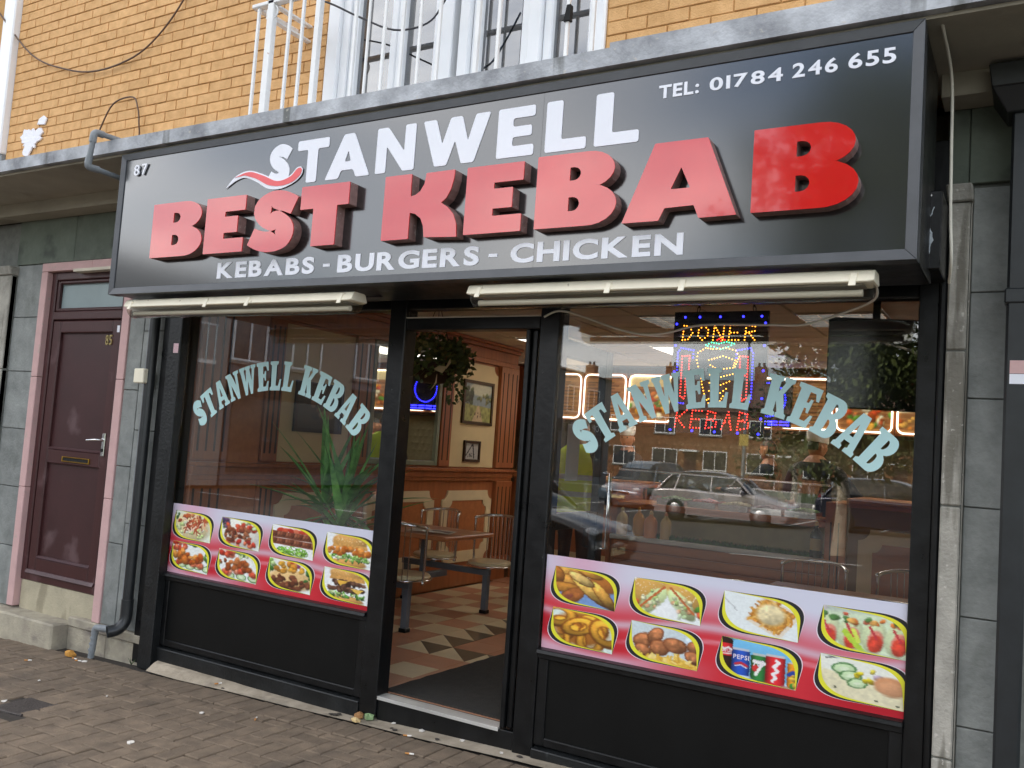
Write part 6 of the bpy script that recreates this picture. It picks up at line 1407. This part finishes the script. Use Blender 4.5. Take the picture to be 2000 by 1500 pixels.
def person(loc, rot, h, label, top, legs, hair, arms, vest=False, cap=False, bald=False, turn=0, sleeves=.5, bulk=1.0):
    """standing figure facing +y before rotation; arms = (left, right) as (elbow, wrist) offsets from the shoulder"""
    s = h/1.75; K = lambda x, y, z: (x*s, y*s, z*s)
    V = [K(0, 0, .95), K(0, .01, 1.10), K(0, .02, 1.28), K(0, .0, 1.42), K(0, -.005, 1.50), K(0, .012, 1.56)]; E = [(0, 1), (1, 2), (2, 3), (3, 4), (4, 5)]
    RD = [(.155*s*bulk, .115*s*bulk), (.15*s*bulk, .105*s*bulk), (.165*s*bulk, .12*s*bulk), (.13*s*bulk, .095*s*bulk), .066*s*bulk, .062*s*bulk]
    for sd_, (el_, wr) in ((-1, arms[0]), (1, arms[1])):
        b = len(V); V += [K(sd_*.185*bulk, 0, 1.40), K(sd_*.185*bulk+el_[0], el_[1], 1.40+el_[2]), K(sd_*.185*bulk+wr[0], wr[1], 1.40+wr[2])]; E += [(3, b), (b, b+1), (b+1, b+2)]; RD += [.068*s*bulk, .05*s*bulk, .034*s]
        hd_ = Vector(V[b+2]); d = (hd_-Vector(V[b+1])).normalized(); sid = d.cross(Vector((0, 0, 1))).normalized()
        V.append(tuple(hd_+d*.06*s)); E.append((b+2, b+3)); RD.append((.040*s, .022*s))
        for q in range(4):
            k = len(V); p0 = hd_+d*.075*s+sid*(q-1.5)*.020*s; L_ = (.075, .085, .08, .062)[q]*s
            V += [tuple(p0+d*L_*.5), tuple(p0+d*L_*.9+Vector((0, 0, -.02*s)))]; E += [(b+3, k), (k, k+1)]; RD += [.0095*s, .008*s]
        k = len(V); V += [tuple(hd_+d*.04*s-sid*.045*s*sd_*-1), tuple(hd_+d*.075*s-sid*.055*s*sd_*-1)]; E += [(b+2, k), (k, k+1)]; RD += [.012*s, .009*s]
    for sd_ in (-1, 1):
        b = len(V); V += [K(sd_*.095, 0, .86), K(sd_*.105, .015, .48), K(sd_*.11, -.01, .09), K(sd_*.12, .12, .04)]; E += [(0, b), (b, b+1), (b+1, b+2), (b+2, b+3)]; RD += [.095*s, .062*s, .045*s, (.042*s, .03*s)]
    v, f = skin_body(V, E, RD)
    t = thing('person', loc, label, 'person'); q = Matrix.Translation(loc) @ Matrix.Rotation(rot, 4, 'Z')
    hb_ = MB(); hb_.add([q @ Vector(p) for p in v], f, True)
    # head joined to the body: skull, jaw, nose, ears
    hz = 1.625; T_ = q @ Matrix.Translation(K(0, .015, hz)) @ Matrix.Rotation(turn, 4, 'Z')
    hm = MB(); n, m = 18, 14; vs = []
    for i in range(m+1):
        th = math.pi*i/m
        for j in range(n):
            a = 2*math.pi*j/n; x, y, z = math.sin(th)*math.cos(a), math.sin(th)*math.sin(a), math.cos(th)
            jaw = 1-.28*max(0, -z-.1); fx, fy = .076*x*jaw, .096*y*(1-.12*max(0, -z)); fz = .115*z
            if y > .75 and -.35 < z < .2 and abs(x) < .3: fy += .022*(1-abs(x)/.3)*(1-abs(z+.15)/.4)
            if y > .5 and -.02 < z < .22 and .2 < abs(x) < .65: fy -= .008
            vs.append(T_ @ Vector((fx*s, fy*s, fz*s)))
    fs = [(i*n+j, (i+1)*n+j, (i+1)*n+(j+1) % n, i*n+(j+1) % n) for i in range(m) for j in range(n)]
    hm.add(vs, fs, True)
    for sd_ in (-1, 1):
        e = MB().ball((0, 0, 0), .03*s, 8, 5, (.35, .7, 1.1)); hm.add([T_ @ (Vector(p)+Vector((sd_*.077*s, -.005*s, -.005*s))) for p in e.v], e.f, True)
    nb = len(hb_.f); hb_.add(hm.v, hm.f, True)
    inv = q.inverted(); mi_ = []
    for k, fc in enumerate(hb_.f):
        c = sum((Vector(hb_.v[i]) for i in fc), Vector())/len(fc); lc = (inv @ c)/s
        if k >= nb: mi_.append(0); continue
        ax = abs(lc.x)
        if lc.z > 1.485 and ax < .09: mi_.append(0)
        elif lc.z < .08: mi_.append(3)
        elif lc.z < .93 and ax < .2 and abs(lc.y) < .2: mi_.append(2)
        else:
            sh = Vector((.185*(1 if lc.x > 0 else -1), 0, 1.40)); dd = (lc-sh).length
            mi_.append(0 if dd > sleeves and not (ax < .17 and lc.y < .16) else 1)
    hb_.mi = mi_
    obj('body', hb_, [M_skin, top, legs, M_shoe], t)
    # eyes and mouth
    fe = MB()
    for sd_ in (-1, 1):
        e = MB().ball((sd_*.03*s, .088*s, .012*s), .008*s, 6, 4); fe.add([T_ @ Vector(p) for p in e.v], e.f, True)
    e = MB().ball((0, .083*s, -.062*s), .02*s, 8, 4, (1, .4, .22)); fe.add([T_ @ Vector(p) for p in e.v], e.f, True)
    obj('face_features', fe, M_hair, t)
    if not bald:
        hr = MB(); vs2 = [(v_ if True else None) for v_ in vs]; ctr = T_ @ Vector((0, 0, 0)); keep = []
        for k, fc in enumerate(fs):
            c = sum((T_.inverted() @ vs[i] for i in fc), Vector())/4/s
            if (c.z > .045 and c.y < .085) or (c.y < -.02 and c.z > -.03 and abs(c.x) < .068): keep.append(fc)
        hr.add([ctr+(v_-ctr)*(1.03 if cap else 1.07) for v_ in vs], keep, True); obj('hair', hr, hair, t)
    if cap:
        cm = MB(); n = 20; rings = [(1.06, .045), (1.10, .055), (1.14, .135), (1.06, .140), (.02, .128)]
        vs3 = []
        for (r, z) in rings:
            for j in range(n):
                a = 2*math.pi*j/n; vs3.append(T_ @ Vector((.077*r*s*math.cos(a), .097*r*s*math.sin(a), (z-.012*math.sin(a))*s)))
        cm.add(vs3, [(i*n+j, i*n+(j+1) % n, (i+1)*n+(j+1) % n, (i+1)*n+j) for i in range(len(rings)-1) for j in range(n)], True)
        obj('cap', cm, M_cap, t)
    if vest:
        vm = MB(); prof = [(.84, .195, .15), (.95, .195, .15), (1.10, .19, .145), (1.25, .205, .155), (1.36, .215, .15), (1.44, .19, .125), (1.49, .12, .09), (1.50, .085, .08)]; n = 28; vs4 = []
        for i, (z, rx, ry_) in enumerate(prof):
            for j in range(n):
                a = 2*math.pi*j/n; wob = 1+.018*math.sin(5*a+z*14)+.012*math.sin(9*a-z*9); vs4.append(q @ Vector((rx*math.cos(a)*s*wob, (ry_*math.sin(a)+.005)*s*wob, z*s)))
        vm.add(vs4, [(i*n+j, i*n+(j+1) % n, (i+1)*n+(j+1) % n, (i+1)*n+j) for i in range(len(prof)-1) for j in range(n)], True)
        vo = obj('vest', vm, M_viz, t)
        for z0, z1 in ((1.00, 1.05), (1.16, 1.21)):
            bm_ = MB(); vs5 = []
            for z in (z0, z1):
                for j in range(n):
                    a = 2*math.pi*j/n; wob = 1.025+.018*math.sin(5*a+z*14)+.012*math.sin(9*a-z*9); rx = .19+.012*abs(z-1.1); ry_ = .147
                    vs5.append(q @ Vector(((rx+.006)*math.cos(a)*s*wob, ((ry_+.006)*math.sin(a)+.005)*s*wob, z*s)))
            bm_.add(vs5, [(j, (j+1) % n, n+(j+1) % n, n+j) for j in range(n)], True); obj('reflective_strip', bm_, M_band, vo)
    return t
work = (((-.06, .16, -.24), (.02, .40, -.22)), ((.06, .16, -.24), (-.02, .40, -.22)))
down = (((-.05, .05, -.28), (-.04, .14, -.52)), ((.05, .05, -.28), (.04, .22, -.46)))
wide = (((-.15, .10, -.22), (-.24, .28, -.30)), ((.15, .10, -.22), (.24, .28, -.30)))
person((-3.80, 3.72, FL), rad(-8), 1.76, 'customer in a yellow high visibility vest standing at the counter with back to the street', M_blkt, M_trou, M_ghair, down, vest=True, turn=rad(-25))
person((-1.78, 4.7, FL), rad(-22), 1.76, 'broad cook in black with a white paper cap, back turned, behind the counter', M_blkt, M_trou, M_hair, wide, cap=True, turn=rad(-25), sleeves=.42, bulk=1.17)
person((-3.90, 5.15, FL), rad(160), 1.74, 'cook in black with a white paper cap facing the customer, seen in the mirror', M_blkt, M_trou, M_hair, work, cap=True, turn=rad(25))
person((-2.36, 5.25, FL), rad(75), 1.70, 'dark haired worker standing left of the broad cook behind the counter', M_blkt, M_trou, M_hair, work, turn=0)
# ================================================================ the street opposite, seen reflected in the glass and the sign
M_rend = mat('white_render', lin('a09e9a'), .9, .08, 2, spots=[(lin('9a968c'), 1.2, .6, .4, (1, 1, .3))]); M_grend = mat('grey_render', lin('74767c'), .9, .08, 2)
M_rbrick = mat('red_brown_brick', lin('775238'), .9, .2, 3, c2=lin('8a6042'), bump=.3, bscale=12); M_rtile = mat('brown_roof_tile', lin('5c4436'), .85, .2, 2.5, stretch=(1, 1, 6)); M_wglass = mat('dark_window_glass', lin('30363c'), .08, .2, 1)
def house(x0, x1, y0, y1, eave, ridge, wallm, face, label, cat, wins, doors=(), chim=(), name='terraced_house', axis='x', gz_=-.2, group=None):
    """block with a pitched roof; windows given on the face '+y' or '+x' as (a, b, z0, z1)"""
    t = thing(name, ((x0+x1)/2, (y0+y1)/2, gz_), label, cat, group)
    obj('wall', MB().box(x0, x1, y0, y1, gz_, eave), wallm, t)
    rf = MB(); o_ = .3
    if axis == 'x':
        ym = (y0+y1)/2; rf.hexa([(x0-o_, y0-o_, eave), (x1+o_, y0-o_, eave), (x1+o_, y1+o_, eave), (x0-o_, y1+o_, eave), (x0-o_, ym-.05, ridge), (x1+o_, ym-.05, ridge), (x1+o_, ym+.05, ridge), (x0-o_, ym+.05, ridge)])
    else:
        xm = (x0+x1)/2; rf.hexa([(x0-o_, y0-o_, eave), (x1+o_, y0-o_, eave), (x1+o_, y1+o_, eave), (x0-o_, y1+o_, eave), (xm-.05, y0-o_, ridge), (xm+.05, y0-o_, ridge), (xm+.05, y1+o_, ridge), (xm-.05, y1+o_, ridge)])
    r = obj('roof', rf, M_rtile, t)
    for (cx_, cy_) in chim:
        c = obj('chimney', MB().box(cx_-.45, cx_+.45, cy_-.35, cy_+.35, eave+.5, ridge+1.1), wallm if wallm is M_rbrick else M_rbrick, r)
        for d in (-.2, .2): obj('chimney_pot', MB().lathe([(.12, ridge+1.1), (.1, ridge+1.45)], (cx_+d, cy_, 0), 8), M_rtile, r)
    def B(a, b, z0, z1, d0, d1): return MB().box(a, b, y1+d0, y1+d1, z0, z1) if face == '+y' else MB().box(x1+d0, x1+d1, a, b, z0, z1)
    for (a, b, z0, z1) in wins:
        f = MB(); w_ = .07
        for q in (B(a, a+w_, z0, z1, 0, .05), B(b-w_, b, z0, z1, 0, .05), B(a+w_, b-w_, z0, z0+w_, 0, .05), B(a+w_, b-w_, z1-w_, z1, 0, .05), B((a+b)/2-.03, (a+b)/2+.03, z0+w_, z1-w_, 0, .049)): f.add(q.v, q.f)
        w = obj('window', f, M_upvc, t); obj('pane', B(a+w_, b-w_, z0+w_, z1-w_, .002, .012), M_wglass, w); obj('sill', B(a-.08, b+.08, z0-.1, z0-.001, 0, .1), M_kerb, w)
    for (a, b, z1) in doors: obj('door', B(a, b, gz_, z1, .0, .04), M_brown, t); obj('canopy', B(a-.25, b+.25, z1+.15, z1+.3, 0, .7), M_upvc, t)
    return t
labs = ['brown brick terraced house at the left end of the far row', 'brown brick terraced house second from the left across the green', 'middle brown brick terraced house with a white porch', 'brown brick terraced house right of the middle porch', 'brown brick terraced house partly behind the birch tree', 'brown brick terraced house at the right end of the far row']
for k in range(6):
    x0 = -50+k*7.6
    house(x0, x0+7.58, -72, -63, 5.3+.02*k, 8.2+.02*k, M_rbrick, '+y', labs[k], 'house', [(x0+.9, x0+2.6, 3.5, 4.8), (x0+4.6, x0+6.4, 3.5, 4.8), (x0+.8, x0+2.9, .8, 2.3), (x0+5.0, x0+6.9, .8, 2.3)], [(x0+3.5, x0+4.45, 2.0)], [(x0+.4, -67.5)], group='brick terrace across the green', gz_=-.35)
# shop parade at the left end of the street
pw = []
for k in range(-1, 4):
    y = -36+k*5.6; pw += [(y+.8, y+2.2, 3.6, 5.0), (y+3.3, y+4.7, 3.6, 5.0)]
pr = house(-31, -21, -42.5, -14.5, 5.7, 6.9, M_grend, '+x', 'grey rendered shop parade with flats above at the end of the street', 'building', pw, (), [(-26, -41)], 'shop_parade', 'y')
for k in range(-1, 4):
    y = -36.5+k*5.6; s_ = obj('shop_window', MB().box(-21, -20.96, y+.4, y+5, .2, 2.5), M_wglass, pr); obj('fascia', MB().box(-20.999, -20.9, y+.2, y+5.2, 2.55, 3.2), M_black, pr)
word('STOP & SHOP', -41.6, -37.3, 2.68, 3.05, -20.895, M_white, pr, off=.02, P=lambda u, v, w: (-20.895-w, u, v), name='fascia_letter')
wp = house(-31, -21, -14.4, -2, 5.9, 7.0, M_rend, '+x', 'white rendered flats with a railed balcony beside the grey parade', 'building', [(-12.6, -11.2, 3.6, 5.2), (-9.6, -8.2, 3.6, 5.2), (-12.6, -11.2, .9, 2.4), (-6.5, -5, 3.6, 5.2)], (), (), 'white_flats', 'y')
bm = MB().box(-21, -20.1, -13.2, -7.5, 3.3, 3.42)
for k in range(20): bm.box(-20.14, -20.11, -13.15+k*.295, -13.12+k*.295, 3.42, 4.4)
bm.box(-20.15, -20.10, -13.2, -7.5, 4.4, 4.45); obj('balcony', bm, M_wpaint, wp)
# lamp column
lc = thing('lamp_post', (-9.0, -30, -.3), 'grey street lamp column reflected between the houses', 'street lamp')
obj('column', MB().tube([(-10.8, -34, -.4), (-10.8, -34, 6.8)], [.09, .05], 10), M_gpipe, lc); obj('lamp_head', MB().box(-10.9, -10.7, -34.1, -33.2, 6.8, 6.92), M_gpipe, lc, bev=.03); obj('sign_plate', MB().box(-11.0, -10.6, -33.93, -33.91, 2.3, 2.8), mat('yellow_notice', lin('d0b860'), .5, .1, 9), lc)

# cars
M_tyre = mat('tyre_rubber', lin('1a1a1b'), .8, .2, 20); M_rim = mat('alloy_wheel', (.5, .5, .52), .3, .1, 9, metal=1); M_lamp = mat('headlamp', lin('d8dce0'), .08, .1, 9); M_tail = mat('tail_lamp', lin('8c1a18'), .2, .1, 9); M_plate = mat('number_plate', lin('d8d0a0'), .5, .05, 9); M_cglass = mat('car_glass', lin('1c2226'), .04, .1, 4)
def car(cx_, cy_, rot, m, label, kind='hatchback', s=1.0):
    t = thing('parked_car', (cx_, cy_, gz(cx_)-.13), label, 'car', 'cars parked across the road'); z0 = gz(cx_)-.13; q = Matrix.Translation((cx_, cy_, z0)) @ Matrix.Rotation(rot, 4, 'Z')
    def X(mb): mb.v = [tuple(q @ (Vector(v)*s)) for v in mb.v]; return mb
    low = spline([(-2.05, .35), (-2.08, .62), (-2.0, .88), (-1.2, .95), (.0, .93), (.85, .93), (1.55, .82), (1.98, .66), (2.08, .45), (2.05, .28)], 4)
    cabn = {'hatchback': [(-2.0, .86), (-1.86, 1.12), (-1.45, 1.42), (-.6, 1.5), (.1, 1.46), (.6, 1.25), (1.1, .92)], 'mpv': [(-2.05, .86), (-1.98, 1.3), (-1.7, 1.62), (-.6, 1.68), (.4, 1.62), (.95, 1.3), (1.35, .90)]}[kind]
    def loft(outl, secs, bottom):
        mb = MB(); n = len(outl); vs = []
        for (y, dz, sx) in secs: vs += [(p[0]*sx, y, bottom+(p[1]-bottom)*dz) for p in outl]
        fs = [(i*n+j, i*n+j+1, (i+1)*n+j+1, (i+1)*n+j) for i in range(len(secs)-1) for j in range(n-1)]
        mb.add(vs, fs, True); mb.add(vs[:n], [tuple(range(n))]); mb.add(vs[-n:], [tuple(range(n-1, -1, -1))]); return mb
    bd = loft(low, [(-.86, .90, .975), (-.84, .97, .99), (-.70, 1.02, 1), (0, 1.05, 1.01), (.70, 1.02, 1), (.84, .97, .99), (.86, .90, .975)], .22)
    bd.box(-1.95, 1.95, -.84, .84, .18, .35)
    b = obj('body', X(bd), m, t, fixn=True)
    cs = spline(cabn, 4); cb = loft(cs, [(-.80, .30, 1.0), (-.66, .90, .96), (-.58, .985, .95), (0, 1.0, .95), (.58, .985, .95), (.66, .90, .96), (.80, .30, 1.0)], .80)
    c = obj('cabin', X(cb), M_cglass, t, fixn=True)
    rfp = [p for p in cs if p[1] > 1.36]; rr = MB(); n = len(rfp); vs = []
    for y, dz in ((-.60, -.03), (-.4, .012), (0, .02), (.4, .012), (.60, -.03)): vs += [(p[0]*.95, y, p[1]+dz) for p in rfp]
    rr.add(vs, [(i*n+j, i*n+j+1, (i+1)*n+j+1, (i+1)*n+j) for i in range(4) for j in range(n-1)], True); obj('roof', X(rr), m, t)
    pl_ = MB(); pk = {'hatchback': 1.46, 'mpv': 1.62}[kind]
    for sy in (-1, 1):
        for (xa, xb, xc) in ((.98, .5, 0), (-.22, -.25, 0), (-1.35, -1.25, 0), (-1.88, -1.5, 0)): pl_.tube([(xa, sy*.80, .90), (xb, sy*.655, pk-.12)], .04, 6)
    obj('pillar', X(pl_), m, t)
    for x in (-1.28, 1.28):
        for sy in (-1, 1):
            w = obj('wheel', X(MB().lathe([(.02, -.1), (.27, -.11), (.31, -.07), (.31, .07), (.27, .11), (.02, .1)], (x, sy*.79, .31), 20, (0, 1, 0))), M_tyre, t)
            obj('rim', X(MB().lathe([(.20, 0), (.19, .006), (.05, .012), (0, .012)], (x, sy*.90, .31), 12, (0, sy, 0))), M_rim, w)
    for sy in (-1, 1):
        obj('headlight', X(MB().ball((1.92, sy*.62, .66), .14, 10, 6, (.75, 1.25, .6))), M_lamp, t); obj('tail_light', X(MB().ball((-1.98, sy*.68, .82), .12, 8, 5, (.5, .9, 1.4))), M_tail, t)
        obj('wing_mirror', X(MB().ball((.72, sy*.92, .98), .1, 8, 5, (.7, 1, .7))), m, t)
    obj('grille', X(MB().box(2.05, 2.09, -.4, .4, .42, .58)), M_black, t); obj('number_plate', X(MB().box(2.09, 2.10, -.26, .26, .33, .44)), M_plate, t)
    return t
CP = lambda n, c: mat(n, lin(c), .25, .04, 3, coat=1, metal=.3)
car(-8.0, -22.5, 0, CP('silver_paint', 'a8a4a8'), 'silver grey hatchback parked side on across the road')
car(-12.4, -27, rad(95), CP('blue_grey_paint', '5a6c7c'), 'blue grey tall car beyond the silver hatchback', 'mpv')
car(-5.0, -26.5, rad(70), CP('black_paint_car', '1a1c20'), 'black small car parked nose in behind the silver hatchback')
car(-3.2, -22.8, rad(4), CP('dark_blue_paint', '20283c'), 'dark blue car parked in front of the silver hatchback')
car(-16.2, -20, 0, CP('pale_silver_paint', 'b8bcc0'), 'pale silver car parked further along by the shop parade')
car(-7.4, -8.3, 0, CP('charcoal_paint', '26282c'), 'dark car parked close behind the photographer at the kerb')

# trees
M_leafA = mat('tree_leaf', (.045, .075, .022), .6, .5, 1.5, c2=(.11, .14, .04)); M_bark = mat('birch_bark', lin('b0a898'), .85, .3, 5, stretch=(1, 1, .4), spots=[(lin('2c2822'), 4, .58, .9, (1, 1, 3))])
def tree(name, x, y, zb_, r, rz, zc, nl, label, seed, ls=.15):
    rt = random.Random(seed); t = thing(name, (x, y, zb_), label, 'tree')
    tr = MB(); tr.tube(spline([(x, y, zb_), (x+.05, y, zb_+1.2), (x-.08, y+.05, zb_+2.4), (x, y, zc)], 4), [.17-.13*i/12 for i in range(13)], 8); lf = MB(); tips = []
    for k in range(16):
        a = rt.uniform(0, 6.28); z = zb_+1.7+(zc+rz*.5-zb_-1.7)*k/16; L_ = r*rt.uniform(.55, .95)*(1-.35*k/16)
        p = [(x, y, z-.2), (x+L_*.5*math.cos(a), y+L_*.5*math.sin(a), z+.45), (x+L_*math.cos(a), y+L_*math.sin(a), z+.75*rt.uniform(.4, 1.3))]; tr.tube(spline(p, 4), [.055-.045*i/8 for i in range(9)], 6); tips += [Vector(p[1]), Vector(p[2])]
    obj('trunk', tr, M_bark, t)
    cl_ = [(c+Vector((rt.gauss(0, .5), rt.gauss(0, .5), rt.gauss(.1, .5))), rt.uniform(.35, .8)) for c in tips for _ in range(3)]
    for i in range(nl):
        c, q = cl_[rt.randrange(len(cl_))]; d = Vector((rt.gauss(0, 1), rt.gauss(0, 1), rt.gauss(0, 1))).normalized()*q*rt.random()**.5; p = c+d; p.z -= .15*rt.random()
        a = Vector((rt.gauss(0, 1), rt.gauss(0, 1), rt.gauss(0, 1))).normalized(); b = a.orthogonal().normalized(); s = ls*rt.uniform(.5, 1.1)
        lf.add([p-a*s*.6, p+b*s*.4, p+a*s*.8, p-b*s*.4], [(0, 1, 2, 3)])
    obj('crown', lf, M_leafA, t, kind='stuff')
tree('street_tree', -3.3, -14.6, -.15, 2.7, 3.4, 5.8, 12000, 'dense street tree across the road reflected at the right end of the window', 4)
tree('street_tree', -.9, -14.0, -.15, 3.5, 7.0, 8.0, 26000, 'taller street tree right behind the first and reflected in the sign', 8)
tree('birch_tree', -10.0, -40, -.3, 2.3, 2.6, 4.8, 3500, 'birch with a pale forked trunk in front of the brick terrace', 12, .2)
tree('garden_tree', 2.5, -34, -.3, 3.2, 3, 5.2, 4000, 'broad garden tree at the right of the green', 15, .24)

# ================================================================ small litter on the ground
M_paper = mat('cigarette_paper', lin('e8e4dc'), .8, .05, 20); M_filt = mat('cigarette_filter', lin('c88a4a'), .8, .15, 30); M_gum = mat('flattened_gum', lin('ded8cf'), .8, .1, 20); M_dgum = mat('old_gum', lin('4a443e'), .9, .1, 20)
rl = random.Random(31)
def butt(x, y, label, dz=0):
    a = rl.uniform(0, 3.14); z = gz(x)+.007+dz; dx, dy = math.cos(a), math.sin(a); t = thing('cigarette_end', (x, y, z-.005), label, 'cigarette end', 'litter on the paving')
    obj('paper', MB().tube([(x, y, z), (x+.022*dx, y+.022*dy, z)], .0045, 7), M_paper, t); obj('filter', MB().tube([(x-.022*dx, y-.022*dy, z), (x, y, z)], .0045, 7), M_filt, t)
butt(-5.55, -.20, 'cigarette end lying by the foot of the grey pipe'); butt(-5.48, -.22, 'second cigarette end nearest the plinth and grey pipe'); butt(-4.28, -.085, 'cigarette end on the concrete strip under the left poster', .02); butt(-3.62, -.40, 'cigarette end on the pavers below the middle of the left panel')
butt(-2.80, -.12, 'cigarette end on the edge of the strip below the doorway'); butt(-2.62, -.34, 'cigarette end on the pavers just right of the doorway'); butt(-5.72, -.42, 'cigarette end on the pavers in front of the step corner')
def scrap(x, y, r, m, label, name='paper_scrap', cat='scrap', h=.006, dz=.004, n=9, sq=1):
    pts = []
    for i in range(n):
        a = 2*math.pi*i/n; q = r*rl.uniform(.6, 1.1); pts.append((q*math.cos(a), q*sq*math.sin(a)))
    z = gz(x)+dz; mb = MB(); vs = [(x+p[0], y+p[1], z+h*rl.uniform(.2, .8)) for p in pts]+[(x, y, z+h)]+[(x+p[0]*.96, y+p[1]*.96, z-.002) for p in pts]
    mb.add(vs, [(i, (i+1) % n, n) for i in range(n)]+[(i, n+1+i, n+1+(i+1) % n, (i+1) % n) for i in range(n)]); return tag(obj(name, mb, m, fixn=True), label, cat, 'litter on the paving')
for (x, y, r, l) in ((-4.93, -1.03, .018, 'white scrap on the pavers beside the iron cover'), (-3.80, -1.05, .022, 'white scrap alone on the pavers at bottom left of centre'), (-3.93, -.50, .016, 'white scrap on the pavers below the left end of the black panel'), (-5.44, -.20, .02, 'white scrap against the plinth right of the grey pipe'), (-2.52, -.02, .016, 'white scrap on the strip under the right end of the threshold'), (-2.98, -.01, .014, 'thin white scrap on the strip under the threshold'), (-2.78, -.02, .018, 'clear plastic scrap on the strip below the threshold middle'), (-4.62, -.03, .022, 'crumpled scrap against the black plinth at the left end'), (-2.26, -.06, .012, 'small white scrap by the foot of the right door post'), (-4.6, -.62, .008, 'tiny pale fleck on pavers left of centre'), (-5.2, -.66, .009, 'tiny pale fleck on the pavers near the step')):
    scrap(x, y, r, M_gum, l, dz=.012 if y > -.12 else .004)
scrap(-3.17, -.10, .035, mat('bread_crust', lin('dcc08a'), .9, .12, 40), 'piece of pale bread on the concrete strip before the doorway', 'bread_piece', 'bread', .02, .01, 12, .6)
scrap(-3.14, -.03, .035, mat('green_leaf_scrap', lin('86a070'), .7, .2, 30), 'pale green crumpled leaf against the threshold', 'leaf', 'leaf', .03, .012, 9, .7)
scrap(-3.20, -.035, .028, mat('brown_leaf_scrap', lin('a87c50'), .8, .2, 30), 'brown curled leaf beside the green one at the threshold', 'leaf', 'leaf', .03, .012, 8)
scrap(-5.66, -.16, .07, mat('orange_leaf', lin('c08a3c'), .8, .2, 30), 'orange dead leaf beside the concrete step', 'leaf', 'leaf', .035, .006, 11, .5)
for k in range(9):
    x = -4.4+rl.uniform(0, 2.3); scrap(x, -.07+rl.uniform(-.03, .03), rl.uniform(.01, .02), M_dgum, ['dark gum spot on the strip'][0]+[' under the left poster end', ' under the left panel', ' near the panel middle', ' right of the panel middle', ' close to the left door post', ' below the door post', ' left of the bread', ' below the threshold start', ' below the threshold middle'][k], 'gum_spot', 'gum', .0015, .012 if True else 0)
wd_ = MB()
for i in range(14):
    a = rl.uniform(0, 6.28); l = rl.uniform(.02, .05); wd_.add([(-5.16, -.05, gz(-5.16)), (-5.15, -.05, gz(-5.16)), (-5.155+l*math.cos(a)*.8, -.05+l*math.sin(a)*.6, gz(-5.16)+l)], [(0, 1, 2)])
tag(obj('weed', wd_, M_grass), 'small green weed at the foot of the black pilaster', 'weed')
